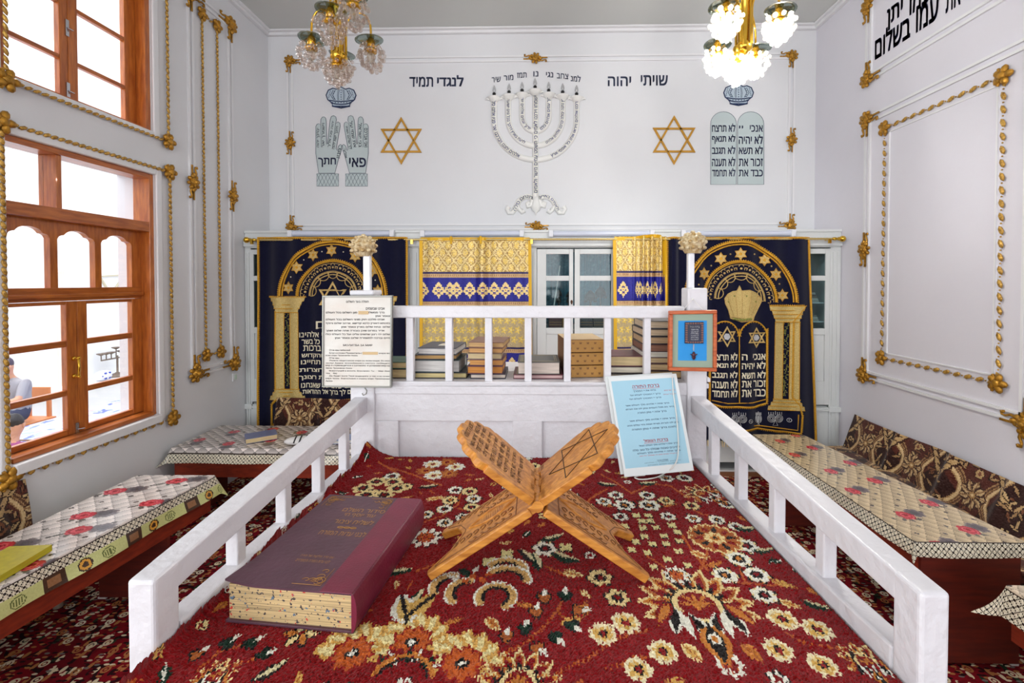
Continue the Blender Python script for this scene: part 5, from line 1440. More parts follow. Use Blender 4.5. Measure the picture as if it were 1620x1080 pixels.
# ------------------------------------------------------------------ curtain rod, tube lamps
YRD = YK
def rd(px, py, l=0.0): p = pY(px, py, YRD); p.y -= l; return p
rod = thing('curtain_rod', 'long gilded twisted curtain rod across the cupboard front with ball ends', 'curtain rod', (0, YRD, rd(850, 379).z))
zr = rd(850, 378.5).z
mb = MB(); xr0, xr1 = rd(393, 379).x, rd(1330, 379).x
pts = [(xr0+(xr1-xr0)*k/400, YRD, zr) for k in range(401)]
mb.tube(pts, [.011+.003*(k % 2) for k in range(401)], 7); mb.build('pole', mat('pale_gold_twist', (206, 182, 120), .3, .6), rod)
for px, s in ((390, -1), (1333, 1)):
    mb = MB(); c = rd(px, 379); c.z = zr; mb.ball(c, .034, 12, 8); mb.lathe([(.012, 0), (.022, .02), (.012, .04), (.02, .06), (.011, .1)], c+Vector((-s*.02, 0, 0)), Matrix.Rotation(-s*math.pi/2, 3, 'Y'), 10); mb.build('ball_end', m_brass, rod)
for px in (399, 652, 841, 1312):
    mb = MB(); c = rd(px, 379); mb.box(c.x-.008, c.x+.008, YRD-.016, YC-.03, zr-.014, zr-.004); mb.box(c.x-.012, c.x+.012, YRD-.02, YRD+.006, zr-.05, zr-.006); mb.build('rod_bracket', m_brass, rod)
m_tube = mat('frosted_lamp_cover', (206, 212, 228), .25); m_tend = mat('white_lamp_end', (226, 228, 234), .4)
YT = YC-.03
for (p0, p1, lab) in ((458, 625, 'long unlit tube lamp above the velvet curtain with the written prayer'), (666, 829, 'long unlit tube lamp above the wide gold curtain'), (868, 1034, 'long unlit tube lamp above the bare cupboard doors'), (1076, 1256, 'long unlit tube lamp above the velvet curtain with the crown')):
    a, b = pY(p0, 375, YT), pY(p1, 364.5, YT)
    t = thing('tube_lamp', lab, 'lamp', ((a.x+b.x)/2, YT, a.z), 'tube lamps on top of the cupboard')
    mb = MB(); mb.box(a.x, b.x, YT-.012, YC+.03, zc_top, b.z+.004); mb.build('lamp_body', m_tend, t, .004)
    mb = MB(); r = (b.z-a.z)/2; mb.tube([(a.x+.03, YT-.01, (a.z+b.z)/2), (b.x-.03, YT-.01, (a.z+b.z)/2)], r*.92, 14); mb.build('lamp_cover', m_tube, t)
    for x, d in ((a.x, 1), (b.x, -1)): mb = MB(); mb.box(x, x+d*.05, YT-.055, YT, a.z-.002, b.z+.002); mb.build('lamp_end_cap', m_tend, t, .006)

# ------------------------------------------------------------------ curtains
class Drape:
    """a hanging cloth in the plane YK; folds given by f(x, y) in frame pixels, positive towards the room"""
    def __init__(s, f): s.f = f
    def __call__(s, px, py, lift=0.0):
        p = pY(px, py, YK); p.y -= s.f(px, py)+lift; return p
def cloth_sheet(name, dr, x0, x1, y0, y1, col, m, parent, edge=None):
    nv, nu = col.shape[:2]
    def pos(u, v):
        X = x0+u*(x1-x0); Y = y1+v*(y0-y1)
        if edge: X = edge(X, Y, u)
        d0 = ray(0, 0); 
        A = np.array(_R); vx = (X-PPX)/F; vy = -(Y-PPY)/F
        dx = A[0, 0]*vx+A[0, 1]*vy-A[0, 2]; dy = A[1, 0]*vx+A[1, 1]*vy-A[1, 2]; dz = A[2, 0]*vx+A[2, 1]*vy-A[2, 2]
        k = YK/dy; f = dr.f(X, Y)
        return dx*k, YK-f, H+dz*k
    return sheet(name, pos, col, m, parent, None, 0.006)
m_velvet = mat('navy_velvet', (9, 12, 40), .8, sheen=.0, spec=.08)
def velvet():
    m = attr_mat('navy_velvet_weave', .85, bump=.2, bscale=300, sheen=.35, spec=.08); return m
m_cord = mat('gold_cord', (228, 176, 46), .5, .25, col2=(196, 136, 26), vscale=90, bump=.5, bscale=160)
m_cordl = mat('light_gold_braid', (222, 194, 128), .5, .3, col2=(186, 150, 80), vscale=80, bump=.4, bscale=200)
m_brocade = mat('gold_lame', (226, 202, 134), .42, .3, col2=(186, 158, 88), vscale=120, bump=.5, bscale=220)
m_ivory = mat('ivory_embroidery', (236, 228, 200), .7)
m_sequin = mat('green_sequins', (40, 96, 52), .3, .4, col2=(206, 190, 90), vscale=160, bump=.6, bscale=200)
m_silv = mat('silver_thread', (206, 208, 210), .35, .5)
def fringe(mb, dr, pts, r=2.0, step=3.2, out=3.4):
    """a corded edge with little loops"""
    P = []
    for a, b in zip(pts, pts[1:]):
        L = math.hypot(b[0]-a[0], b[1]-a[1]); n = max(1, int(L/step))
        for k in range(n): P.append((a[0]+(b[0]-a[0])*k/n, a[1]+(b[1]-a[1])*k/n))
    P.append(pts[-1])
    px = YK/F
    mb.tube([dr(x, y, .006) for x, y in P], r*px*.55, 6)
    for i, (x, y) in enumerate(P):
        a = P[max(0, i-1)]; b = P[min(len(P)-1, i+1)]; L = math.hypot(b[0]-a[0], b[1]-a[1]) or 1
        nx, ny = (b[1]-a[1])/L, -(b[0]-a[0])/L
        mb.ball(dr(x+nx*out*.55, y+ny*out*.55, .005), r*px*.42, 5, 4)
def flat(mb, dr, poly, l0=.002, l1=.008, mi=0, cell=5.0):
    """a raised patch that follows the folds: cut into small cells"""
    n = len(poly)
    ys_ = sorted(set(round(p[1], 3) for p in poly)); rows_ = []
    for a, b in zip(ys_, ys_[1:]):
        if b-a < 1e-3: continue
        k = max(1, int(math.ceil((b-a)/cell))); rows_ += [(a+(b-a)*i/k, a+(b-a)*(i+1)/k) for i in range(k)]
    def cross(y):
        xs = []
        for i in range(n):
            (xa, ya), (xb, yb) = poly[i], poly[(i+1) % n]
            if (ya > y) != (yb > y): xs.append(((y-ya)/(yb-ya), i))
        return {i: t for t, i in xs}
    for a, b in rows_:
        m = cross((a+b)/2); e = (b-a)*1e-4
        def xat(i, y):
            (xa, ya), (xb, yb) = poly[i], poly[(i+1) % n]; t = min(1, max(0, (y-ya)/(yb-ya))); return xa+(xb-xa)*t
        es = sorted(m, key=lambda i: xat(i, (a+b)/2))
        for i, j in zip(es[::2], es[1::2]):
            k = max(1, int(math.ceil((xat(j, (a+b)/2)-xat(i, (a+b)/2))/cell)))
            vs_ = []
            for y in (a, b):
                xl_, xr_ = xat(i, y), xat(j, y); vs_ += [dr(xl_+(xr_-xl_)*q/k, y, l1) for q in range(k+1)]
            mb.add(vs_, [(q, k+1+q, k+2+q, q+1) for q in range(k)], True, mi)
    for i in range(n):
        (xa, ya), (xb, yb) = poly[i], poly[(i+1) % n]
        mb.add([dr(xa, ya, l0), dr(xb, yb, l0), dr(xb, yb, l1), dr(xa, ya, l1)], [(0, 1, 2, 3)], False, mi)
def cord(mb, dr, pts, r, closed=False, l=.008): mb.tube([dr(x, y, l) for x, y in pts], r*YK/F, 6, closed)
def arcpts(cx, cy, rx, ry, a0, a1, n=28): return [(cx+rx*math.cos(a0+(a1-a0)*k/n), cy-ry*math.sin(a0+(a1-a0)*k/n)) for k in range(n+1)]
def small_star(mb, dr, cx, cy, R, w=1.3, d=.008): hexstar(mb, lambda x, y, l=0.0: dr(x, y, .004+l), cx, cy, R, w, d)
def temple_arch(dr, parent, cx, cy_, Ro, ky=1.0, warp=None, columns=(), stars=()):
    W = warp or (lambda x, y: (x, y))
    w = lambda pts: [W(*p) for p in pts]
    A = lambda r, a0=0, a1=math.pi: w(arcpts(cx, cy_, r, r*ky, a0, a1))
    mb = MB(); fringe(mb, dr, A(Ro)[::-1], 3.4, 3.0, 4.5); cord(mb, dr, A(Ro-4), 1.2); fringe(mb, dr, A(Ro*.66)[::-1], 2.2, 2.6, 3.2); cord(mb, dr, A(Ro*.635), .9)
    mb.build('arch_cord', m_cord, parent)
    mb = MB()
    cord(mb, dr, A(Ro*.44), 1.0); cord(mb, dr, A(Ro*.395), .9)
    for r in (Ro*.60, Ro*.46):
        cord(mb, dr, A(r), .5)
    for k in range(11):
        a = math.pi*(k+.5)/11
        for (rr, da, R) in ((.565, 0, 3.4), (.52, .13, 2.4), (.52, -.13, 2.4)):
            x, y = cx+Ro*rr*math.cos(a+da), cy_-Ro*ky*rr*math.sin(a+da)
            cord(mb, dr, w(arcpts(x, y, R, R, a-1.6+da*6, a+1.6+da*6, 8)), .55)
        x, y = W(cx+Ro*.53*math.cos(a), cy_-Ro*ky*.53*math.sin(a)); flat(mb, dr, arcpts(x, y, 1.7, 1.7, 0, 2*math.pi*.95, 8))
    for k in range(7):
        a = math.pi*(k+.5)/7; x, y = cx+Ro*.35*math.cos(a), cy_-Ro*ky*.35*math.sin(a)
        cord(mb, dr, w(arcpts(cx+Ro*.42*math.cos(a), cy_-Ro*ky*.42*math.sin(a), Ro*.10, Ro*.10, a+1.6, a+4.7, 8)), .7)
    mb.build('arch_scrollwork', m_cordl, parent)
    mb = MB()
    for (x, y) in stars:
        hexa_ = [(x+9.5*math.sin(k*math.pi/3)*(1), y-9.5*math.cos(k*math.pi/3)) for k in range(6)]
        pts = []
        for k in range(12):
            R = 9.8 if k % 2 == 0 else 5.6; pts.append((x+R*math.sin(k*math.pi/6), y-R*math.cos(k*math.pi/6)))
        st_ = MB(); flat(st_, dr, pts, .002, .006); o = st_.build('embroidered_star', m_cordl, parent)
        c_ = MB(); cord(c_, dr, pts, .6, True, .007); flat(c_, dr, arcpts(x, y, 2.4, 2.4, 0, 6.0, 8), .006, .009); c_.build('star_edging', m_cord, o)
def column(dr, parent, xa, xb, xc, xd, yt, yb, W=None):
    """capital, fluted shaft with a green sequin strip, base"""
    w = (lambda p: [W(*q) for q in p]) if W else (lambda p: p)
    mb = MB(); c = (xa+xb)/2; h = (xb-xa)/2
    for k, (a, b, f) in enumerate(((yt, yt+7, 1.0), (yt+7, yt+13, .86), (yt+13, yt+19, .78), (yt+19, yt+25, .68))):
        flat(mb, dr, w([(c-h*f, a), (c+h*f, a), (c+h*f*.94, b), (c-h*f*.94, b)]), .003, .012-.001*k)
    for k, (a, b, f) in enumerate(((yb-17, yb-12, .72), (yb-12, yb-6, .84), (yb-6, yb, 1.0))):
        flat(mb, dr, w([(c-h*f*.96, a), (c+h*f*.96, a), (c+h*f, b), (c-h*f, b)]), .003, .011)
    ym = [yt+25+(yb-42-yt)*k/8 for k in range(9)]
    for (f0, f1) in ((-.66, -.17), (.17, .66)):
        for a, b in zip(ym, ym[1:]): flat(mb, dr, w([(c+h*f0, a), (c+h*f1, a), (c+h*f1, b), (c+h*f0, b)]), .002, .007)
    o = mb.build('column', m_brocade, parent)
    mb = MB()
    for yy, f in ((yt, 1.0), (yt+7, .93), (yt+13, .82), (yt+19, .74), (yt+25, .68), (yb-17, .72), (yb-12, .78), (yb-6, .9), (yb, 1.0)): cord(mb, dr, w([(c-h*f, yy), (c+h*f, yy)]), .75, False, .012)
    for f in (-.66, -.17, .17, .66): cord(mb, dr, w([(c+h*f, y) for y in ym]), .55, False, .008)
    mb.build('column_piping', m_cord, o)
    mb = MB()
    n = 46
    for k in range(n):
        y = yt+28+(yb-20-yt-28)*k/n
        for _ in range(2):
            x = c+random.uniform(-.13, .13)*h; q = w([(x, y)])[0]; mb.ball(dr(q[0], q[1], .006), .008, 5, 3)
    mb.build('sequin_strip', m_sequin, parent)
def lettering(dr, parent, lines, m=None, bold=.02):
    for s, x0, x1, y0, y1 in lines: mb = MB(); letters(mb, s, lambda x, y: dr(x, y, .006), x0, x1, y0, y1, bold=bold); mb.build('embroidered_lettering', m or m_ivory, parent)
# --- velvet curtain with the written prayer
fA = lambda x, y: .012*np.sin(x*.19)+.010*np.sin(x*.083+1)+.006*np.sin(x*.05+y*.02)
dA = Drape(fA)
cA = thing('ark_curtain', 'navy velvet ark curtain with gold arch and white prayer lines, behind the framed prayer sheet', 'curtain', pY(527, 690, YK))
col = np.empty((100, 80, 3)); col[:] = (10, 12, 40); col += rng.normal(0, 1.5, (100, 80, 1))
cloth_sheet('velvet', dA, 409, 644, 376, 694, col, velvet(), cA)
mb = MB(); fringe(mb, dA, [(409, 694), (409, 376), (644, 376), (644, 694)], 2.4, 3.0, -3.0); mb.build('edge_cord', m_cord, cA)
sA = ((457, 455), (471, 423), (495.5, 403), (525, 396), (561.6, 405), (589, 428), (598.7, 460))
temple_arch(dA, cA, 527, 468, 84, 1.02, None, (), sA)
mb = MB()
for x, y in ((461, 438), (481, 411), (510, 398), (544, 398.5), (576, 414), (594, 443)): mb.ball(dA(x, y, .006), .008, 6, 4)
mb.build('dots', m_ivory, cA)
column(dA, cA, 427, 483, 0, 0, 469, 632); column(dA, cA, 573, 629, 0, 0, 469, 632)
mb = MB(); fringe(mb, dA, [(425, 470), (483, 470)], 2, 2.8, 3); fringe(mb, dA, [(437, 618), (437, 492)], 2, 2.8, 3)
fringe(mb, dA, [(640, 680), (640, 636), (620, 632), (487, 634), (470, 630), (440, 630), (430, 640), (430, 672)], 2.6, 2.8, -3.2); fringe(mb, dA, [(430, 672), (640, 680)], 2.2, 2.8, 3)
mb.build('base_cord', m_cord, cA)
mb = MB(); small_star(mb, dA, 527, 470, 25, 2.6, .012); mb.build('large_star', m_cordl, cA)
lettering(dA, cA, [('מודים', 500, 562, 508, 520), ('שאתה הוא יי אלהינו', 475, 568, 524, 533), ('ואלהי אבותינו כי כל בשר', 478, 568, 535, 544), ('יוצר בראשית ברכות', 480, 568, 546.5, 555), ('לשמך הגדול והקדוש', 478, 568, 558, 567), ('וקיימתנו כן תחיינו', 477, 568, 569.5, 578.5), ('ותקיימנו לחצרות', 475, 568, 581, 590), ('קדשך לעשות רצונך', 474, 568, 592.5, 601.5), ('בלבב שלם על שאנחנו', 477, 568, 604, 613), ('מודים לך ברוך אל ההודאות', 479, 568, 615, 625)])
# --- velvet curtain with the crown and tablets
def fB(x, y):
    s = np.clip((1128-x)/50, 0, 1)
    return .012*np.sin(x*.16+.6)+.010*np.sin(x*.071)+s*.022*np.sin(x*.32)+.018*np.exp(-((x-1207-(y-560)*.02)/7.0)**2)*np.clip((y-480)/120, 0, 1)+.02*np.sin(x*.045+.5)*np.clip((y-430)/200, 0, 1)
dB = Drape(fB)
cB = thing('ark_curtain', 'navy velvet ark curtain with gold crown and embroidered tablets, beside the plain wall', 'curtain', pY(1170, 690, YK))
edgeB = lambda X, Y, u: X+u*(Y-376)*.032-(1-u)*(Y-376)*.0
cloth_sheet('velvet', dB, 1056, 1280, 376, 696, col.copy(), velvet(), cB, edgeB)
mb = MB(); fringe(mb, dB, [(1056, 696), (1056, 376), (1280, 376), (1284, 500), (1290, 696)], 2.6, 3.0, -3.0); mb.build('edge_cord', m_cord, cB)
mb = MB()
for k in range(66):
    x = 1057+k*3.5; mb.tube([dB(x, 696, .004), dB(x+random.uniform(-.6, .6), 705, .006)], .006, 4)
mb.build('bottom_tassels', mat('cream_tassels', (222, 200, 150), .7), cB)
def warpB(x, y): return (x+(0 if x > 1168 else -2), y+(6 if x > 1180 else 0)*min(1, (x-1180)/40 if x > 1180 else 0))
sB = ((1114, 433), (1140, 409), (1171, 401.7), (1210, 411), (1227, 434), (1238, 467))
temple_arch(dB, cB, 1172, 472, 86, 1.04, warpB, (), sB)
mb = MB()
for x, y in ((1126, 420), (1155, 402), (1193, 402), (1220, 421), (1233, 449), (1104, 450)): mb.ball(dB(x, y, .006), .010, 6, 4)
mb.build('dots', m_cordl, cB)
column(dB, cB, 1217, 1272, 0, 0, 484, 648, lambda x, y: (x-(y-500)*.012, y))
mb = MB(); fringe(mb, dB, [(1218, 484), (1273, 484), (1266, 492), (1254, 508), (1253, 560), (1252, 628), (1262, 640), (1264, 648)], 2.2, 2.8, 3.2); mb.build('column_cord', m_cord, cB)
# crown
cr = [(1154, 503), (1151, 490), (1146, 480), (1145, 472), (1150, 465), (1158, 461), (1165, 460), (1169, 452), (1172, 460), (1184, 459), (1195, 463), (1203, 470), (1205, 477), (1199, 488), (1192, 500), (1190, 507), (1172, 509)]
mb = MB(); flat(mb, dB, cr, .003, .016); cw = mb.build('embroidered_crown', m_brocade, cB)
mb = MB(); cord(mb, dB, cr, .8, True, .016)
for (a, b) in (((1160, 499), (1150, 468)), ((1166, 499), (1163, 462)), ((1173, 499), (1173, 460)), ((1181, 499), (1187, 462)), ((1186, 499), (1199, 468))): cord(mb, dB, [a, ((a[0]+b[0])/2+(b[0]-a[0])*.12, (a[1]+b[1])/2), b], .7, False, .017)
cord(mb, dB, [(1153, 500), (1172, 503), (1191, 500)], .9, False, .017); mb.build('crown_cord', m_cordl, cw)
mb = MB(); mb.tube([dB(x, y, .018) for x, y in ((1158, 504), (1172, 506), (1187, 504))], .014, 6); mb.build('crown_band', m_sequin, cw)
for x, y in ((1151, 477), (1161, 468), (1179, 468), (1195, 477)): mb = MB(); mb.ball(dB(x, y, .018), .010, 7, 4); mb.build('crown_gem', m_sequin, cw)
# embroidered tablets
mb = MB()
for (x0, x1) in ((1124, 1168), (1170, 1214)):
    ol = [(x, y) for x, y in arch(x0, x1, 508, 636, .62)]
    fringe(mb, dB, ol[1:-1][::-1], 2.0, 2.6, 3.0)
fringe(mb, dB, [(1124, 512), (1123, 638), (1140, 642), (1165, 643), (1195, 644), (1214, 638), (1214, 520)], 2.6, 2.8, -3.2); cord(mb, dB, [(1169, 520), (1169, 638)], .9)
cord(mb, dB, [(1126, 633), (1150, 637), (1190, 637), (1212, 632)], .8)
mb.build('tablet_cord', m_cord, cB)
for (x, y) in ((1149, 532), (1197, 534)):
    mb = MB(); small_star(mb, dB, x, y, 16.5, 2.0, .008); o = mb.build('tablet_star', m_cordl, cB)
    mb = MB(); flat(mb, dB, arcpts(x, y, 5.5, 5.5, 0, 6, 6), .003, .006); mb.build('star_centre', m_silv, o)
lettering(dB, cB, [('לא תרצח', 1127, 1166, 558, 569), ('לא תנאף', 1127, 1166, 572.5, 583), ('לא תגנב', 1127, 1166, 587, 597), ('לא תענה', 1127, 1166, 600.5, 613), ('לא תחמד', 1127, 1166, 615, 627),
  ('אנכי', 1191, 1212, 560, 569), ('ה', 1173, 1181, 560, 569), ('לא יהיה', 1173, 1212, 572, 583), ('לא תשא', 1173, 1212, 587, 598), ('זכור את', 1173, 1212, 602, 612), ('כבד את', 1173, 1212, 616, 627)], None, .03)
# hem panel with little lampstands
mb = MB(); fringe(mb, dB, [(1264, 648), (1266, 656), (1264, 684), (1230, 682), (1200, 678), (1170, 681), (1125, 678), (1122, 650)], 2.4, 2.8, 3.2); cord(mb, dB, [(1260, 654), (1259, 679), (1205, 674), (1128, 674)], .9); mb.build('hem_cord', m_cord, cB)
for (x, y, k) in ((1168, 660, 1.0), (1227, 660, 1.0), (1201, 661, .4), (1135, 660, .8)):
    mb = MB()
    for s in (-1, 1):
        for r in (2, 4, 6): cord(mb, dB, arcpts(x+s*6*k, y+2, r*k, r, 0, 6.1, 12), .45, True)
    for j in range(7): cord(mb, dB, [(x+(j-3)*3.4*k, y-4), (x+(j-3)*3.4*k, y-8-(1.5 if j == 3 else 0))], .55)
    cord(mb, dB, [(x-4*k, y+13), (x, y+5), (x+4*k, y+13)], .5, True)
    mb.build('little_lampstand', m_silv, cB)
for (x, y) in ((1187, 666), (1248, 664)): mb = MB(); cord(mb, dB, arcpts(x, y, 3.3, 3, 0, 6.2, 8), .5, True); mb.ball(dB(x, y, .006), .007, 5, 4); mb.build('little_flower', m_silv, cB)

# --- gold damask curtains
def damask(W, nb, bands, lower=True):
    """woven pattern of the gold and blue curtain, y measured downwards from the top in pixels of height"""
    h = 230; w = Weave(W, h, 1.0, (200, 164, 90))
    for j in range(0, 56, 1): pass
    py, pxx = 18.0, 18.0
    Y, X = np.meshgrid(np.arange(w.ny)+.5, np.arange(w.nx)+.5, indexing='ij')
    a = np.cos(2*np.pi*X/pxx)+np.cos(2*np.pi*Y/24)
    w.a[np.abs(a) < .28] = (236, 212, 146)
    w.a[(a > 1.1)] = (240, 208, 110); w.a[(a < -1.1)] = (240, 208, 110)
    w.a[np.abs(np.abs(a)-.62) < .10] = (150, 112, 62)
    n = rng.random((w.ny, w.nx)); w.a[n > .86] = (244, 226, 170); w.a[n < .10] = (160, 120, 62)
    def band(y0, y1, c): w.rect(0, W, y0, y1, c)
    def trimband(y0):
        band(y0-2.2, y0, (40, 30, 90)); band(y0, y0+6, (206, 170, 120))
        for k in range(int(W/3)): w.rect(k*3, k*3+1.3, y0+1.5, y0+4.5, (150, 104, 76))
    def medal(cx, cy, k=1.0):
        G = (244, 218, 148); T = (206, 140, 90)
        for (dx, dy, r) in ((0, -10, 2.6), (-3.2, -7, 2.3), (3.2, -7, 2.3), (-5.5, -2.5, 3), (5.5, -2.5, 3), (-8, 1.5, 2.4), (8, 1.5, 2.4), (-4.6, 4.6, 2.8), (4.6, 4.6, 2.8), (0, 8, 2.6), (0, 12, 1.5), (0, 0, 3.2)):
            w.polar(cx+dx*k, cy+dy*k, lambda t, r=r: r*k+0*t, G, 4*k)
        for (dx, dy) in ((0, 0), (-5.5, -2.5), (5.5, -2.5), (0, 6), (0, -6)): w.polar(cx+dx*k, cy+dy*k, lambda t: .9*k+0*t, T, 3*k)
    for (y0, medals) in bands:
        trimband(y0); band(y0+6.5, y0+43, (22, 22, 140)); band(y0+43, y0+44, (18, 14, 80)); band(y0+44, y0+50, (206, 170, 120))
        for k in range(int(W/3)): w.rect(k*3, k*3+1.3, y0+45.5, y0+48.5, (150, 104, 76))
        for cx in medals: medal(cx, y0+26)
    # looser, larger flowers on the lower field
    yl0, yl1 = bands[0][0]+50, bands[1][0]-3 if len(bands) > 1 else h
    j0, j1 = int(yl0), int(yl1); w.a[j0:j1] = (196, 174, 128)
    for k in range(int(W/11)):
        for j in range(4):
            cx = k*11+(5 if j % 2 else 0); cy = yl0+9+j*15
            if cy > yl1-6: continue
            for i in range(5): w.leaf(cx+3*math.cos(i*1.26), cy+4*math.sin(i*1.26), i*1.26, 6, 3, (236, 206, 96))
            w.polar(cx, cy, lambda t: 1.5+0*t, (250, 230, 150), 3)
    w.grain(7); return w.a[::-1]
m_dam = attr_mat('gold_damask', .38, .25, .3, 300, spec=.6)
m_ygold = mat('yellow_gold_braid', (226, 176, 22), .5, .15, bump=.3, bscale=90)
def fC(x, y):
    g = lambda c, wd, a: a*np.exp(-((x-c)/wd)**2)
    return .008*np.sin(x*.14)+g(712, 7, .03)-g(722, 9, .02)+g(763, 7, .034)-g(775, 8, .03)+g(688, 6, .012)+.006*np.sin(x*.31+y*.01)
dC = Drape(fC)
cC = thing('gold_curtain', 'wide gold damask curtain with blue medallion band, hung flat over the cupboard', 'curtain', pY(752, 608, YK))
cloth_sheet('damask', dC, 664, 839, 376, 606, damask(175, 8, [(57, (4, 29, 47, 57, 78, 99, 117, 135, 156, 173)), (176, (12, 34, 56, 78, 100, 122, 144, 166))]), m_dam, cC, lambda X, Y, u: X+(1-u)*(Y-376)*.016+u*(Y-376)*.01)
def braid(mb, dr, pts, wd):
    for a, b in zip(pts, pts[1:]):
        n = max(1, int(math.hypot(b[0]-a[0], b[1]-a[1])/4))
        for k in range(n):
            p = (a[0]+(b[0]-a[0])*k/n, a[1]+(b[1]-a[1])*k/n); q = (a[0]+(b[0]-a[0])*(k+1)/n, a[1]+(b[1]-a[1])*(k+1)/n)
            L = math.hypot(q[0]-p[0], q[1]-p[1]); nx, ny = -(q[1]-p[1])/L*wd/2, (q[0]-p[0])/L*wd/2
            flat(mb, dr, [(p[0]-nx, p[1]-ny), (q[0]-nx, q[1]-ny), (q[0]+nx, q[1]+ny), (p[0]+nx, p[1]+ny)], .003, .009)
mb = MB(); braid(mb, dC, [(666, 606), (666, 378), (838, 378), (840, 606)], 5.0); mb.build('braid_border', m_ygold, cC)
for x in (714, 761):
    mb = MB(); mb.tube([dC(x, 386, .008), dC(x, 374, .012)], .014, 6); mb.build('hanging_loop', m_ygold, cC)
def fD(x, y):
    s = np.clip((x-1000)/12, 0, 1)
    return .006*np.sin(x*.2)+s*(.030*np.sin((x-1000+(y-376)*.03)*.47)+.012*np.sin(x*.9+y*.01))+.01*s
dD = Drape(fD)
cD = thing('gold_curtain', 'narrow gold damask curtain with blue band, gathered into folds beside the navy velvet', 'curtain', pY(1015, 608, YK))
dm = damask(175, 8, [(57, (14, 48, 58, 74, 92, 110, 126, 150)), (176, (12, 34, 56, 78, 100, 122, 144, 166))])
# gathered: more cloth per width on the bunched side
uu = np.interp(np.linspace(0, 1, 110), [0, .38, 1], [0, .20, 1]); dm = dm[:, (uu*174).astype(int)]
cloth_sheet('damask', dD, 972, 1054, 374, 606, dm, m_dam, cD, lambda X, Y, u: X+(Y-376)*.014*(1-u))
mb = MB(); braid(mb, dD, [(974, 606), (972, 378), (1002, 377), (1020, 374), (1038, 373), (1051, 378), (1053, 606)], 5.0); mb.build('braid_border', m_ygold, cD)
# ================================================================== boards, pictures and books at the back of the reading table
m_paper = mat('aged_white_paper', (222, 221, 214), .6, col2=(214, 206, 196), vscale=9)
m_ink = mat('black_ink', (44, 42, 42), .6); m_steel = mat('grey_metal_frame', (140, 140, 134), .35, .7)
m_string = mat('white_string', (232, 230, 224), .7)
# framed prayer sheet
Yb = YBK-.046
t = thing('prayer_board', 'thin grey framed paper prayer sheet with Hebrew and Russian lines hung on the white post', 'framed sheet', pY(566, 612, Yb))
q = Quad(pY(510.5, 467.5, Yb), pY(621, 467, Yb), pY(510, 612, Yb), pY(619.5, 613, Yb))
if q.n.y > 0: q.n = -q.n
mb = MB(); q.plate(mb, .01, .99, .01, .99, -.008, .001); mb.build('paper', m_paper, t)
mb = MB(); w = .022; q.plate(mb, 0, 1, 0, w*.76, -.012, .006); q.plate(mb, 0, 1, 1-w*.76, 1, -.012, .006); q.plate(mb, 0, w, w*.76, 1-w*.76, -.012, .006); q.plate(mb, 1-w, 1, w*.76, 1-w*.76, -.012, .006); mb.build('frame', m_steel, t, .001)
heb = [('תפלה בעד השלום', .34, .66, .052, .077), ('אבינו שבשמים:', .61, .89, .13, .155), ('ברך ממשלת הארץ מגן השלום בכל העולם', .05, .89, .172, .20), ('ונאמר אמן', .76, .97, .215, .238), ('אבינו מלכנו חוק מגיני השלום בכל העולם', .05, .89, .248, .275),
 ('בזכותא דאורין כדנא קדישא, ארהב שלום ורודף', .05, .97, .29, .315), ('שלום, ונתת שלום בארץ ונאמר אמן', .27, .97, .33, .355), ('אדיר במרום שוכן בגבורה אתה שלום ושמך', .05, .89, .37, .395), ('שלום יהי רצון שתשים עלינו ועל כל העולם כולו', .05, .97, .41, .435), ('חיים וברכה למשמרת שלום ונאמר אמן', .18, .97, .45, .475)]
rus = [('МОЛИТВА ЗА МИР', .30, .72, .53, .55), ('Отче наш небесный!', .10, .41, .585, .602), ('Благослови Правительство страны, мира во', .10, .97, .618, .637), ('всем мире. Произнесем Аминь!', .05, .52, .645, .662), ('Отче наш!', .10, .25, .672, .689), ('Укрепи защитников мира во всем мире. Во имя', .10, .97, .70, .718),
 ('заслуг Адама, возлюбившего святого, любящего', .05, .97, .728, .746), ('мир и стремящегося к согласию, и установи мир на', .05, .97, .756, .774), ('Земле. Произнесем Аминь!', .05, .44, .783, .80), ('Всемогущий в высоте, Властелин! Ты — Мир, Имя', .10, .97, .812, .83), ('твое — Мир!', .05, .22, .84, .857), ('Да будет воля Твоя водворить у нас и во всем', .10, .97, .868, .886), ('мире жизнь, благословие и охрану мира. Произнесем', .05, .97, .896, .914), ('Аминь!', .05, .16, .923, .94)]
mb = MB()
for s, a, b, c, d in heb: letters(mb, s, q.at(.0016), a, b, c, d, 1, bold=.02)
for s, a, b, c, d in rus: letters(mb, s, q.at(.0016), a, b, c, d, 1, bold=.012)
mb.build('printed_lines', m_ink, t)
mb = MB(); q.plate(mb, .515, .66, .168, .205, .0017, .002); q.plate(mb, .58, .80, .612, .642, .0017, .002); mb.build('pasted_strip', mat('tan_paper_strip', (204, 176, 132), .7), t)
mb = MB(); c = pY(577, 613, Yb); mb.tube([c+Vector((0, 0, 0)), c+Vector((.008, 0, -.012)), c+Vector((.006, 0, -.024)), c+Vector((-.006, .0, -.03)), c+Vector((-.01, 0, -.022))], .0025, 6); mb.build('wire_hook', m_steel, t)
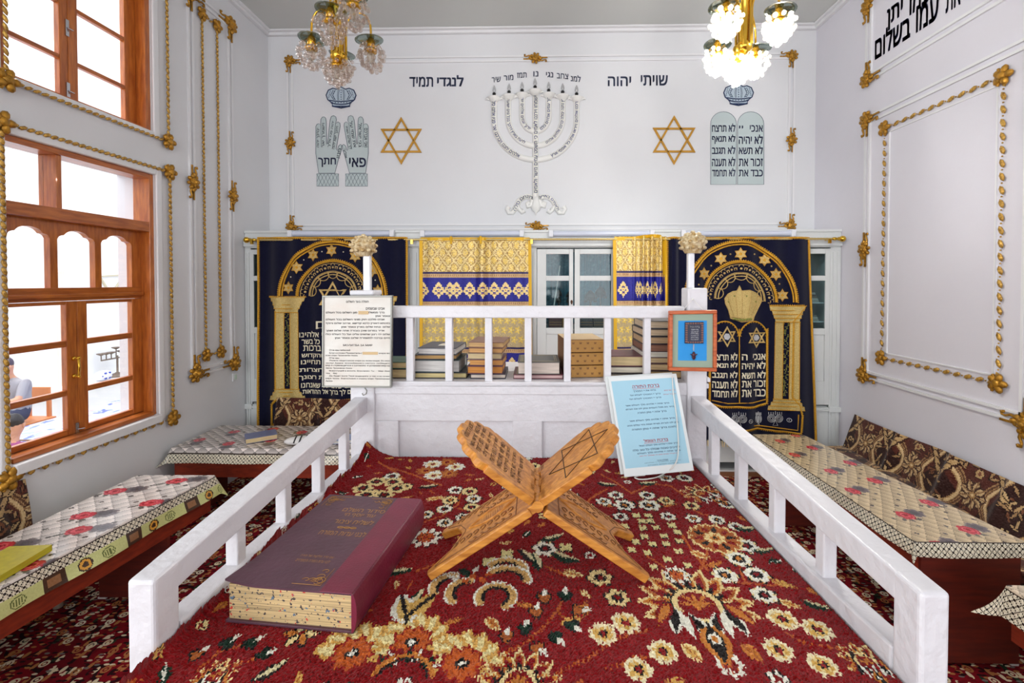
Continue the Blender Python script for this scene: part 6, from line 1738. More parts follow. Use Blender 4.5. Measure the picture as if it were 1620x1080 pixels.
# small framed picture with the charm
Yp = YBK-.062
t = thing('framed_picture', 'small orange wooden frame with a dark charm plaque on blue, hung on the corner post', 'picture', pY(1095, 587, Yp))
q = Quad(pY(1058, 491.5, Yp), pY(1133, 490, Yp), pY(1057, 585.5, Yp), pY(1132.5, 587, Yp))
if q.n.y > 0: q.n = -q.n
m_of = mat('orange_varnished_wood', (202, 104, 52), .35, col2=(172, 78, 36), vscale=20, stretch=(1, 1, 6))
mb = MB(); a, b = .075, .06
q.plate(mb, 0, 1, 0, b, -.012, .012); q.plate(mb, 0, 1, 1-b, 1, -.012, .012); q.plate(mb, 0, a, b, 1-b, -.012, .012); q.plate(mb, 1-a, 1, b, 1-b, -.012, .012); mb.build('frame', m_of, t, .003)
mb = MB(); q.plate(mb, .05, .95, .05, .95, -.010, .002); mb.build('mount', mat('sage_mount', (150, 168, 150), .8), t)
mb = MB(); q.plate(mb, .20, .80, .17, .83, .002, .003); mb.build('backing', mat('sky_blue_card', (20, 136, 212), .6, col2=(44, 152, 220), vscale=6), t)
mb = MB(); q.plate(mb, .33, .72, .19, .545, .003, .010); pl = mb.build('plaque', mat('dark_blue_enamel', (34, 36, 62), .4), t, .002)
mb = MB()
for k in range(9):
    for (x, y) in ((.36, .215+.037*k), (.69, .215+.037*k)): q.plate(mb, x-.02, x+.02, y-.012, y+.012, .010, .0115)
for k in range(6):
    for y in (.212, .523): q.plate(mb, .40+.05*k-.015, .40+.05*k+.015, y-.012, y+.012, .010, .0115)
mb.build('plaque_border', mat('brown_enamel', (128, 84, 72), .4), pl)
mb = MB(); letters(mb, 'ברכת הבית', q.at(.0112), .43, .63, .255, .285, 1, bold=.01)
for k, s in enumerate(('בזה השער', 'לא יבוא צער', 'בזאת הדירה', 'לא תבוא צרה', 'בזאת הדלת', 'לא תבוא בהלה')): letters(mb, s, q.at(.0112), .45, .61, .305+k*.032, .325+k*.032, 1)
mb.build('plaque_lettering', m_silv, pl)
mb = MB()
for k in range(5): mb.tube([q(.52+.012*math.cos(i), .565+.022*k+.01*math.sin(i), .006) for i in range(6)], .0009, 4, True)
mb.build('chain', m_silv, t)
mb = MB(); c = q(.52, .735, .008); sx_ = (q(1, .7)-q(0, .7)).length; U_ = Vector((0, 0, 1)); Rr = (q(1, .5)-q(0, .5)).normalized()
M3 = Matrix((Rr, q.n, U_)).transposed()
mb.ball(c, (.008, .003, .010), 8, 5, M3)
for a, L_2 in ((-.55, .012), (-.25, .016), (0, .018), (.25, .016), (.55, .012)): d = U_*-math.cos(a)+Rr*math.sin(a); mb.tube([c+d*.006, c+d*L_2], [.0028, .0018], 6)
for s in (-1, 1): mb.tube([c+Rr*s*.006, c+Rr*s*.013+U_*.004], [.0024, .0016], 5)
mb.ball(c+U_*.009, (.005, .003, .004), 6, 4, M3)
tag(mb.build('hand_charm', mat('dark_red_enamel', (74, 40, 52), .35, .3), t), 'small dark hand-shaped charm')
mb = MB(); nl = pY(1096, 473, YBK-.02); mb.tube([q(.3, .01, -.008), nl, q(.75, .01, -.008)], .0012, 5); mb.ball(nl, .004, 7, 4); mb.build('hanging_string', m_string, t)
# laminated blessing sheets leaning on the panel
m_lam = mat('laminated_white', (228, 232, 232), .18, coat=.3); m_lblue = mat('pale_blue_print', (166, 208, 226), .22, coat=.3)
m_lred = mat('red_print', (206, 60, 66), .4); m_lnavy = mat('navy_print', (44, 62, 110), .4)
bl, br = pZ(988, 754.5, ZT+.014), pZ(1098, 744, ZT+.014)
tl, tr = pY(962, 597, YBK-.030), pY(1070, 590.5, YBK-.030)
def leansheet(label, quad, printed):
    t = thing('laminated_sheet', label, 'sheet', (quad.bl+quad.br)/2, 'laminated sheets leaning on the panel')
    mb = MB(); quad.plate(mb, 0, 1, 0, 1, -.004, 0); mb.build('laminate', m_lam, t, .001)
    if not printed: return
    mb = MB(); quad.plate(mb, .035, .955, .045, .925, 0, .0004); mb.build('blue_panel', m_lblue, t)
    mb = MB()
    for s, a, b, c, d in (('ברכת התורה', .33, .72, .105, .135), ('ברכת הגומל', .36, .71, .665, .695)):
        letters(mb, s, quad.at(.0008), a, b, c, d, 2, bold=.02); quad.plate(mb, a, b, d+.008, d+.011, .0004, .0008)
    letters(mb, 'ברוך שם קדשו', quad.at(.0008), .78, .94, .175, .19, 1); letters(mb, 'והקהל עונים', quad.at(.0008), .76, .94, .215, .23, 1); letters(mb, 'והקהל עונים אמן מי שגמלך כל טוב', quad.at(.0008), .26, .80, .815, .83, 1)
    mb.build('red_lines', m_lred, t)
    mb = MB()
    for s, a, b, y in (('ברכו את יי המבורך', .33, .66, .16), ('ברוך יי המבורך לעולם ועד', .27, .72, .20), ('ברוך יי המבורך לעולם ועד', .25, .72, .24), ('ברוך אתה יי אלהינו מלך העולם אשר', .18, .82, .305), ('בחר בנו מכל העמים ונתן לנו את תורתו', .18, .88, .345), ('ברוך אתה יי נותן התורה', .34, .76, .39),
      ('ברוך אתה יי אלהינו מלך העולם אשר', .20, .86, .465), ('נתן לנו תורתו תורת אמת וחיי עולם נטע', .16, .90, .51), ('בתוכנו ברוך אתה יי נותן התורה', .22, .88, .555), ('ברוך אתה יי אלהינו מלך העולם הגומל', .28, .84, .715), ('לחייבים טובות שגמלני כל טוב סלה', .18, .86, .752), ('ברוך אתה יי אלהינו מלך העולם', .24, .86, .787), ('תפילת הדרך', .50, .66, .868)):
        letters(mb, s, quad.at(.0008), a, b, y, y+.021, 1, bold=.01)
    mb.build('navy_lines', m_lnavy, t)
    mb = MB()
    for s, a, b, y in (('יהי רצון מלפניך יי אלהינו', .32, .84, .885), ('שתוליכנו לשלום ותצעידנו', .36, .80, .905)): letters(mb, s, quad.at(.0008), a, b, y, y+.013, 1)
    mb.build('small_lines', m_line, t)
_n = (tr-tl).cross(bl-tl); _d = ray(1098, 744); br = EYE+_d*((tl-EYE).dot(_n)/_d.dot(_n))
off = Vector((-.010, .022, .0)); offb = Vector((-.008, .012, .004))
q2 = Quad(tl+off, tr+off, bl+off, br+off)
if q2.n.y > 0: q2.n = -q2.n
leansheet('white laminated sheet mostly hidden behind the pale blue one', q2, False)
q1 = Quad(tl, tr, bl, br)
if q1.n.y > 0: q1.n = -q1.n
leansheet('pale blue laminated sheet of Hebrew blessings with red headings leaning by the corner post', q1, True)
mb = MB()
cordp = [q1(.93, .03, .004), q1(.90, .2, .006), q1(.88, .5, .006), q1(.82, .80, .008), q1(.72, .94, .012), pZ(1045, 752, ZT+.012), pZ(1028, 757, ZT+.010), pZ(1012, 758, ZT+.010), pZ(1004, 755, ZT+.011), pZ(1010, 752.5, ZT+.013), pZ(1022, 751.5, ZT+.018)]
sm = []
for i in range(len(cordp)-1):
    for k in range(6): 
        a = cordp[max(i-1, 0)]; b, c = cordp[i], cordp[i+1]; d = cordp[min(i+2, len(cordp)-1)]; u = k/6
        sm.append(.5*((2*b)+(c-a)*u+(2*a-5*b+4*c-d)*u*u+(3*b-a-3*c+d)*u**3))
mb.tube(sm, .0022, 6); single(mb, 'hanging_cord', m_string, 'thin white cord looped down over the pale blue sheet onto the rug', 'cord', cordp[6])

# ------------------------------------------------------------------ books stacked behind the railing
def pages(c): return mat('pages_%d_%d_%d' % c, c, .8, col2=tuple(int(v*.82) for v in c), vscale=1.0, stretch=(8, 8, 520))
def cover(c): return mat('cover_%d_%d_%d' % c, c, .42, var=.2, vscale=30)
GREY_, TAN, CRM, ORA, PNK = (208, 204, 200), (206, 178, 128), (222, 208, 176), (206, 148, 78), (216, 200, 186)
def stack(bx0, base, Y0, books):
    """books from the bottom up: (px left, px right, height in px, depth m, yaw, cover, pages, label[, spine side])"""
    z = base
    for (a, b, h, dep, yaw, cc, pc, lab) in books:
        A = pY(a, 600, Y0); B = pY(b, 600, Y0); hz = h*Y0/F; t0 = min(.0035, hz*.16)
        org = Vector((A.x, Y0, z)); M = rotz(yaw)
        t = thing('hardback_book', lab, 'book', org, 'books stacked behind the railing')
        L = B.x-A.x
        def pb(mb, x0, x1, y0, y1, z0, z1):
            p = []
            for zz in (z0, z1):
                for (x, y) in ((x0, y0), (x1, y0), (x1, y1), (x0, y1)): p.append(org+M @ Vector((x, y, zz)))
            mb.hexa(p)
        mb = MB(); pb(mb, .003, L-.003, .004, dep-.004, t0*.8, hz-t0*.8); mb.build('page_block', pages(pc), t)
        mb = MB(); pb(mb, 0, L, 0, dep, 0, t0); pb(mb, 0, L, 0, dep, hz-t0, hz); pb(mb, 0, L, dep-.004, dep, t0, hz-t0)
        mb.build('cover', cover(cc), t, min(.001, t0*.3))
        if 'white label' in lab or 'tooled' in lab:
            mb = MB()
            if 'white label' in lab: pb(mb, L*.42, L*.72, dep*.35, dep*.7, hz, hz+.0005); mb.build('cover_label', m_lam, t)
            else:
                for f in (.06, .1): 
                    for (x0, x1, y0, y1) in ((f, 1-f, f, f+.02), (f, 1-f, 1-f-.02, 1-f), (f, f+.02, f, 1-f), (1-f-.02, 1-f, f, 1-f)): pb(mb, L*x0, L*x1, dep*y0, dep*y1, hz, hz+.0004)
                mb.build('gilt_lines', mat('dull_gilt', (150, 136, 104), .4, .4), t)
        z += hz+.0006
Y0 = YBK+.055
zb = zs0+.0008
stack(0, zb, Y0, [(600, 643, 15, .15, 0, (70, 58, 50), TAN, 'brown-edged book at the bottom of the pile half hidden by the prayer board'), (601, 643, 11, .15, .01, (42, 78, 58), TAN, 'tan-edged green book on top of the pile half hidden by the prayer board')])
stack(0, zb, Y0, [(656, 738, 9.5, .17, .01, (44, 40, 44), (214, 194, 138), 'yellow-edged book at the bottom of the pile beside the prayer board'), (655, 727, 20, .19, -.02, (40, 62, 66), GREY_, 'thick pale-edged book with dark teal boards, second in the pile beside the prayer board'),
  (655, 722, 8, .17, .03, (62, 64, 70), (190, 150, 92), 'thin brown-edged book under the topmost of the pile beside the prayer board'), (661, 722, 11, .20, -.06, (70, 72, 84), GREY_, 'grey book with a white label on top of the pile beside the prayer board')])
stack(0, zb, Y0, [(744, 800, 7.5, .17, .0, (34, 34, 60), PNK, 'pale-edged navy book at the bottom of the tall orange-edged pile'), (739, 795, 12.5, .17, -.01, (96, 50, 60), (204, 136, 62), 'deep orange-edged book, second from below in the orange-edged pile'), (742, 796, 10.5, .17, -.03, (88, 50, 66), (208, 150, 84), 'orange-edged book with mauve boards, third in the orange-edged pile'),
  (739, 793, 9, .16, .02, (176, 160, 130), (214, 192, 148), 'tattered cream-edged book in the middle of the orange-edged pile'), (741, 795, 9, .18, -.05, (120, 84, 60), (214, 164, 104), 'tan-edged book just under the top of the orange-edged pile'), (741, 797, 9, .19, -.08, (136, 96, 78), (206, 166, 112), 'brown-covered book on top of the orange-edged pile')])
stack(0, zb, Y0, [(812, 891, 6.8, .18, .0, (104, 38, 54), (216, 180, 178), 'thin maroon book lying under the big dark tooled one'), (819, 886, 20, .19, .01, (78, 76, 72), (214, 198, 186), 'big dark grey tooled book lying alone on a thin maroon one')])
stack(0, zb, Y0, [(966, 1019, 9, .18, .0, (46, 44, 48), (188, 176, 156), 'dark book at the bottom of the maroon-topped pile behind the blue sheet'), (966, 1018, 11, .18, .01, (58, 46, 44), (220, 210, 190), 'white-edged book in the middle of the maroon-topped pile behind the blue sheet'), (966, 1018, 16.5, .18, .0, (96, 42, 54), (206, 182, 136), 'maroon book on top of the short pile between box and tall pile')])
Y1 = YBK+.075
tall = [(1020, 1108, 12, (60, 44, 40), (196, 160, 110), 'tan-edged book at the very bottom of the tall pile beside the picture'), (1019, 1104, 11, (78, 46, 40), (206, 174, 128), 'tan-edged book, second from below in the tall pile beside the picture'), (1016, 1104, 10, (90, 60, 60), (212, 184, 140), 'tan-edged book, third from below in the tall pile beside the picture'),
  (1014, 1100, 8, (220, 214, 204), (224, 216, 200), 'white-bound thin book in the middle of the tall pile beside the picture'), (1017, 1104, 12, (80, 48, 50), (150, 104, 84), 'dark maroon book, fourth from the top of the tall pile beside the picture'), (1016, 1106, 12, (58, 52, 58), (202, 168, 128), 'dark-bound book, third from the top of the tall pile beside the picture'),
  (1017, 1100, 12, (52, 48, 50), (216, 190, 158), 'cream-edged book, second from the top of the tall pile beside the picture'), (1018, 1100, 12.5, (92, 92, 96), (220, 198, 168), 'grey-covered book on top of the tall pile beside the picture')]
stack(0, zb, Y1, [(a, b, h, .20, random.uniform(-.02, .02), c, p, l) for (a, b, h, c, p, l) in tall])
# patterned box with three drawers
A, B = pY(895, 598, Y1), pY(957, 598, Y1); hz = (pY(930, 538, Y1).z-zb); L = B.x-A.x; dep = .225; M = rotz(.10); og = Vector((A.x, Y1, zb))
t = thing('drawer_box', 'ochre patterned cardboard box with three drawers on the shelf between the book piles', 'box', og)
def pb(mb, x0, x1, y0, y1, z0, z1):
    p = []
    for zz in (z0, z1):
        for (x, y) in ((x0, y0), (x1, y0), (x1, y1), (x0, y1)): p.append(og+M @ Vector((x, y, zz)))
    mb.hexa(p)
m_box = mat('ochre_patterned_card', (178, 130, 62), .6, var=.12, vscale=12); m_boxs = mat('brown_card', (112, 72, 36), .7, var=.2, vscale=8); m_paw = mat('dark_print', (112, 70, 34), .6)
mb = MB(); pb(mb, 0, L, .012, dep, hz-.004, hz); pb(mb, 0, .004, .012, dep, 0, hz-.004); pb(mb, L-.004, L, .012, dep, 0, hz-.004); pb(mb, .004, L-.004, dep-.004, dep, 0, hz-.004); pb(mb, .004, L-.004, .012, dep-.004, 0, .003)
for k in (1, 2): pb(mb, .004, L-.004, .012, dep-.004, hz*k/3-.0015, hz*k/3+.0015)
mb.build('case', m_boxs, t)
mb = MB(); pb(mb, 0.0, L, .012, dep, hz, hz+.001); mb.build('top_sheet', mat('pale_ochre_card', (196, 168, 124), .5), t)
for k in range(3):
    mb = MB(); pb(mb, .001, L-.001, 0, .05, hz*k/3+.002, hz*(k+1)/3-.0025); d = mb.build('drawer', m_box, t, .001)
    mb = MB()
    for r in range(2):
        for j in range(5):
            x = L*(.12+.19*j)+(.012 if r else 0); zz = hz*k/3+hz/3*(.3+.42*r)
            if x < L-.012:
                pb(mb, x-.0045, x+.0045, -.0006, 0, zz-.002, zz+.002)
                for e in (-1, 0, 1): pb(mb, x+e*.004-.0014, x+e*.004+.0014, -.0006, 0, zz+.003, zz+.0055)
    mb.build('printed_paws', m_paw, d)
# ================================================================== tables, tablecloths, benches
m_mahog = mat('dark_mahogany_board', (104, 30, 16), .5, col2=(80, 22, 14), vscale=6, stretch=(1, 1, 8))
m_mahogl = mat('red_mahogany_edge', (138, 46, 22), .55, col2=(112, 34, 18), vscale=6, stretch=(2, 2, 8), spec=.3)
m_foot = mat('white_plastic_glide', (206, 200, 192), .5)
ZTB = H-1.5
m_oil = attr_mat('printed_oilcloth', .24, spec=.5, coat=.25, bump=.06, bscale=30)
def oilcloth(W, Lg, ov, tint, border, contrast=1.0):
    st = .006; w = Weave(W+2*ov, Lg+2*ov, st, tint)
    Y, X = np.meshgrid((np.arange(w.ny)+.5)*st, (np.arange(w.nx)+.5)*st, indexing='ij')
    d = .085; p, q = (X/d+Y/(d*1.25)), (X/d-Y/(d*1.25))
    s = (p % 1)*.5+(q % 1)*.5
    k = (.72+.42*s)
    w.a *= (1+(k-1)*contrast)[..., None]
    edge = np.minimum(p % 1, q % 1); w.a[edge < .05] *= .80
    for j in range(int((Lg+2*ov)/.085)+1):
        for i in range(int((W+2*ov)/.17)+1):
            x, y = i*.17+(.085 if j % 2 else 0), j*.085
            w.rosette(x, y, .014, 4, (74, 64, 60), None, None, None, deep=.5)
    n = int(Lg/.34)+2
    for j in range(n):
        for i, f in enumerate((.22, .72)):
            x = ov+W*f+(.06 if j % 2 else -.03); y = ov*.5+j*.34+i*.17
            gx, gy = x+.085, y+.03
            w.rosette(gx, gy, .050, 7, (98, 88, 92), (128, 116, 112), (74, 66, 70), None, deep=.2)
            for e in range(3): w.leaf(x-.05+.04*e, y-.05, .8+e, .06, .022, (96, 92, 84))
            w.rosette(x, y, .054, 6, (188, 36, 54), None, (220, 76, 88), (150, 14, 34), deep=.18)
            for e in range(5): w.arc(x, y, .018+.008*e, e*1.3, e*1.3+2.4, .006, (226, 96, 104) if e % 2 else (140, 12, 32))
    # printed lattice along every edge
    bw = border[0]
    E = np.minimum(np.minimum(X, w.w-X), np.minimum(Y, w.h-Y))
    A = np.where(np.minimum(X, w.w-X) < np.minimum(Y, w.h-Y), Y, X)
    off = border[1] if len(border) > 1 else 0.0
    m = (E > off) & (E < off+bw)
    dd = .032; a1 = ((A+E)/dd) % 1; a2 = ((A-E)/dd) % 1
    w.a[m] = (214, 204, 178); w.a[m & ((a1 < .5) ^ (a2 < .5))] = (236, 228, 208)
    w.a[m & ((np.abs(a1-.5) > .40) | (np.abs(a2-.5) > .40))] = (38, 32, 30)
    w.a[(E > off+bw-.004) & (E < off+bw+.004)] = (60, 50, 44)
    if off > 0:
        b = E <= off; w.a[b] = (204, 206, 138)
        ph = A % .42
        w.a[b & (ph < .10)] = (70, 48, 36); w.a[b & (ph > .02) & (ph < .08) & (E > off*.3) & (E < off*.75)] = (148, 104, 70)
        cx = np.hypot(ph-.19, E-off*.5); w.a[b & (cx < .036)] = (60, 44, 34); w.a[b & (cx < .028)] = (222, 160, 60); w.a[b & (cx < .015)] = (70, 46, 30)
        cx = np.hypot(ph-.31, (E-off*.5)*1.2); w.a[b & (cx < .036) & (cx > .030)] = (100, 110, 60); w.a[b & (np.abs(E-off*.5) < .018) & (cx < .024) & ((A*160).astype(int) % 2 == 0)] = (100, 110, 60)
    w.grain(3)
    return w.a
def tablecloth(label, c4, z, ov, tint, border, contrast=1.0, drop=1.0):
    """c4: near wall side.. corners of the top as P00 (u=0,v=0), P10, P01, P11"""
    P00, P10, P01, P11 = [np.array(p) for p in c4]
    W = np.hypot(*(P10-P00)); Lg = np.hypot(*(P01-P00))
    col = oilcloth(W, Lg, ov, tint, border, contrast)
    ripple = rng.random(4)*6
    def pos(u, v):
        du = u*(W+2*ov)-ov; dv = v*(Lg+2*ov)-ov
        cu = np.clip(du, 0, W)/W; cv = np.clip(dv, 0, Lg)/Lg
        x = P00[0]*(1-cu)*(1-cv)+P10[0]*cu*(1-cv)+P01[0]*(1-cu)*cv+P11[0]*cu*cv
        y = P00[1]*(1-cu)*(1-cv)+P10[1]*cu*(1-cv)+P01[1]*(1-cu)*cv+P11[1]*cu*cv
        eu = du-np.clip(du, 0, W); ev = dv-np.clip(dv, 0, Lg)
        ux, uy = (P10-P00)/W; vx, vy = (P01-P00)/Lg
        e = np.hypot(eu, ev)
        fl = .22+.10*np.sin((du+dv)*9+ripple[0])
        both = np.minimum(np.abs(eu), np.abs(ev))/ov
        k = np.clip(fl+.30*both, 0, .8)
        x = x+ux*eu*k+vx*ev*k; y = y+uy*eu*k+vy*ev*k
        zz = z+.004-e*np.sqrt(1-k**2*.8)*drop+.0015*np.sin(du*22+ripple[1])*np.sin(dv*17+ripple[2])
        return x, y, zz
    c = (P00+P11)/2
    return tag(sheet('tablecloth', pos, col, m_oil, None, (c[0], c[1], z)), label, 'tablecloth', 'printed oilcloths on the tables')
def table(label, c4, z, panels, stretcher=False):
    P00, P10, P01, P11 = [Vector((p[0], p[1], 0)) for p in c4]
    c = (P00+P11)/2
    t = thing('long_table', label, 'table', (c.x, c.y, 0), 'low mahogany tables')
    f = lambda u, v, zz: P00*(1-u)*(1-v)+P10*u*(1-v)+P01*(1-u)*v+P11*u*v+Vector((0, 0, zz))
    def slab(mb, u0, u1, v0, v1, z0, z1):
        p = [f(u0, v0, z0), f(u1, v0, z0), f(u1, v1, z0), f(u0, v1, z0), f(u0, v0, z1), f(u1, v0, z1), f(u1, v1, z1), f(u0, v1, z1)]
        n = (p[1]-p[0]).cross(p[3]-p[0])
        if n.z < 0: p = [p[3], p[2], p[1], p[0], p[7], p[6], p[5], p[4]]
        mb.hexa(p)
    mb = MB(); slab(mb, 0, 1, 0, 1, z-.022, z-.003); mb.build('table_top', m_mahogl, t)
    W = (P10-P00).length; e = .02/W
    for (u0, u1) in ((.03, .03+e), (.97-e, .97)):
        mb = MB(); slab(mb, u0, u1, .01, .99, z-.265, z-.022); mb.build('apron', m_mahogl, t)
    Lg = (P01-P00).length; dv = .022/Lg
    for v in panels:
        mb = MB(); slab(mb, .03+e, .97-e, v, v+dv, .012, z-.022); pn = mb.build('leg', m_mahog, t)
        mb = MB(); slab(mb, .06, .06+e*2, v, v+dv, 0.0, .012); slab(mb, .94-e*2, .94, v, v+dv, 0.0, .012); mb.build('foot_glide', m_foot, pn)
    if not stretcher: return t
    mb = MB(); slab(mb, .45, .45+e, panels[0]+dv, panels[-1], .22, .34); mb.build('stretcher', m_mahog, t)
    return t
# by the window (runs towards the viewer)
def tz(px, py): p = pZ(px, py, ZTB); return (p.x, p.y)
def ext(a, b, Y): k = (Y-a[1])/(b[1]-a[1]); return (a[0]+(b[0]-a[0])*k, Y)
_fr, _fl = tz(340, 752), tz(217, 752)
TW = [ext(_fl, tz(0, 848), 1.2), ext(_fr, tz(0, 930), 1.2), _fl, _fr]
TW[0] = (max(TW[0][0], XL+.24), TW[0][1]); TW[2] = (max(TW[2][0], XL+.20), TW[2][1])
table('long mahogany table beside the window, under the oilcloth with coffee cup border', TW, ZTB, (.12, .84))
tablecloth('shiny pale rose-printed oilcloth with yellow-green coffee cup border, beside the window', TW, ZTB, .15, (224, 212, 204), (.055, .085), .9)
# across, in the corner by the velvet curtain
_a, _b, _c = tz(350, 673), tz(270, 709), tz(566, 712)
TC = [(max(_a[0], XL+.03), _a[1]), (max(_b[0], XL+.03), _b[1]), (_c[0], _a[1]), (_c[0], _c[1])]
table('mahogany table in the corner below the velvet curtain with the written prayer', TC, ZTB, (.04, .92), False)
def corner_table():
    pass
tablecloth('grey checked rose-printed oilcloth on the corner table below the velvet curtain', TC, ZTB, .13, (206, 196, 190), (.085,), 1.6)
# opposite side, two tables in a row
_n, _m, _f, _g = tz(1447, 857), tz(1617, 854), tz(1195, 690), tz(1300, 702)
TR = [_n, (_m[0], _n[1]), ext(_n, _f, 4.5), ext(_m, _g, 4.5)]
table('long mahogany table along the plain wall, under the beige rose-printed oilcloth', TR, ZTB, (.0, .80))
tablecloth('long beige quilted-print oilcloth with red roses, on the table along the plain wall', TR, ZTB, .085, (204, 182, 146), (.08,), .8)
_k = tz(1592, 926)
TN = [(_k[0]+.06, .9), (_k[0]+.50, .9), _k, (_k[0]+.46, _k[1])]
table('mahogany table at the picture edge, at the near end of the plain wall', TN, ZTB, (.1, .8))
tablecloth('oilcloth corner with silver and black lattice edge, at the picture edge', TN, ZTB, .16, (214, 196, 172), (.14,), .7)
# ------------------------------------------------------------------ benches and their floral throws
def throwcloth(W, Hh):
    st = .008; w = Weave(W, Hh, st, (52, 28, 24))
    Y, X = np.meshgrid((np.arange(w.ny)+.5)*st, (np.arange(w.nx)+.5)*st, indexing='ij')
    u = ((X/.56) % 1)-.5; v = Y/.62-.12
    og = .30+.13*np.cos(v*2*np.pi); w.a[(np.abs(u) < og-.05)] = (84, 40, 30)
    for j in range(6):
        for i in range(int(W/.56)+2):
            cx = i*.56+.28; cy = .22+j*.56
            for s in (-1, 1):
                pts = [(cx+s*(.165+.075*math.cos(t)), cy+(t-3.14)*.095) for t in np.linspace(0, 6.28, 18)]
                w.line(pts, .066, (164, 126, 84)); w.line([(x+s*.018, y) for x, y in pts], .02, (214, 184, 136)); w.line([(x-s*.022, y) for x, y in pts], .012, (96, 62, 44)); w.line(pts, .008, (110, 74, 50))
                for t in range(5): w.leaf(cx+s*(.12+.03*t), cy-.26+.05*t, .8 if s > 0 else 2.3, .11, .045, (190, 156, 108), (60, 34, 26))
            for k in range(9):
                a = 2*math.pi*k/9; w.leaf(cx+.068*math.cos(a), cy+.072*math.sin(a), a, .086, .060, (208, 178, 130), (70, 40, 30), (150, 112, 76))
            w.polar(cx, cy, lambda t: .026+0*t, (176, 134, 84), .03); w.rosette(cx, cy, .018, 6, (224, 196, 146), deep=.3)
            for (dx, dy) in ((0, -.17), (0, .17)):
                w.rosette(cx+dx, cy+dy, .034, 6, (190, 156, 108), (60, 34, 26), (120, 70, 50), None)
            x2, y2 = cx-.28, cy+.28
            for k in range(7):
                a = math.pi*(k/6); w.leaf(x2+.065*math.cos(a), y2+.05*math.sin(a), a, .10, .052, (200, 170, 122), (40, 24, 20), (140, 104, 70))
            w.rosette(x2, y2-.10, .045, 8, (176, 130, 80), (30, 18, 16), (210, 176, 120), (60, 30, 20))
            for k in range(10): w.polar(x2+.06*math.cos(k*.63), y2-.10+.06*math.sin(k*.63), lambda t: .008+0*t, (206, 178, 130), .01)
    for _ in range(int(W*260)):
        x, y = random.random()*W, random.random()*Hh; q = w.win(x, y, .012)
        if q is None or q[0].mean() > 75: continue
        a = random.random()*6.3; w.leaf(x, y, a, random.uniform(.05, .08), .024, random.choice(((168, 132, 90), (120, 74, 50), (196, 164, 116))), (40, 24, 20))
    w.grain(8); return w.a
m_throw = attr_mat('brown_floral_tapestry', .85, bump=.4, bscale=260, spec=.15, sheen=.2)
m_benchw = mat('bench_board', (150, 110, 74), .5, vscale=6, stretch=(1, 1, 6), col2=(120, 84, 54))
def bench(label, x0, x1, y0, y1, z, legs, wallx=None):
    t = thing('wall_bench', label, 'bench', ((x0+x1)/2, (y0+y1)/2, 0), 'benches along the walls')
    mb = MB(); mb.box(x0, x1, y0, y1, z-.03, z); mb.build('seat', m_benchw, t, .003)
    for (x, y) in legs: mb = MB(); mb.lathe([(.026, 0), (.03, z-.03)], (x, y, 0), n=10); mb.build('leg', mat('pale_turned_leg', (176, 160, 140), .5), t)
    return t
def throw(label, prof, a0, a1, axis, folds, seed, org):
    """a cloth over the bench; prof: (distance from the wall plane outwards, height); runs from a0 to a1 along the axis"""
    pr = np.array(prof, float); ln = np.concatenate([[0], np.cumsum(np.hypot(*np.diff(pr, axis=0).T))])
    W = abs(a1-a0); col = throwcloth(W, ln[-1])[:, :]
    def pos(u, v):
        s = v*ln[-1]; d = np.interp(s, ln, pr[:, 0]); z = np.interp(s, ln, pr[:, 1])
        a = a0+u*(a1-a0)
        top = np.clip(1-s/.5, 0, 1)
        f = np.zeros_like(a)
        for c, wd, am in folds: f = f+am*np.exp(-((a-c-.10*(s-.1))/wd)**2)
        d = d+np.abs(f)*np.clip(1.2-s, .1, 1)+.006*np.sin(a*11+s*7); z = z+.35*f*top+.008*np.sin(a*5.0+seed)*top
        if axis == 'y+': return XR-d, a, z
        if axis == 'y-': return XL+d, a, z
        return a, YC-.05-d, z
    return tag(sheet('bench_throw', pos, col, m_throw, None, org, .006), label, 'throw', 'floral throws over the benches')
bench('low bench along the plain wall under the long brown floral throw', XR-.5, XR-.05, 1.2, 4.86, .44, ((XR-.4, 1.4), (XR-.4, 3.2), (XR-.4, 4.8)))
throw('brown and gold floral throw over the bench back along the plain wall', [(.035, .80), (.10, .62), (.15, .46), (.50, .455), (.53, .40), (.53, .12)], 4.92, 1.2, 'y+', [(4.28, .05, .06), (3.72, .06, .07), (3.3, .04, .03), (2.8, .05, .05)], 1.0, (XR-.3, 3.0, .45))
bench('low bench under the window behind the coffee cup oilcloth', XL+.03, XL+.22, 1.2, 3.2, .42, ((XL+.12, 3.0), (XL+.12, 1.5)))
throw('brown floral throw edge on the wall below the window corner ornament', [(.02, .93), (.05, .72), (.09, .44), (.20, .435)], 1.0, 2.90, 'y-', [(2.2, .06, .04), (2.7, .05, .03)], 2.0, (XL+.1, 2.0, .44))
bench('low bench behind the corner table, against the cupboard', -3.0, -1.55, 4.82, YC-.07, .44, ((-2.9, 4.9), (-1.65, 4.9)))
throw('brown floral throw hung behind the corner table against the velvet curtain', [(.12, .905), (.17, .66), (.20, .46), (.40, .452)], -2.93, -1.62, 'x', [(-2.4, .05, .03), (-1.95, .06, .03)], 3.0, (-2.3, 4.95, .46))
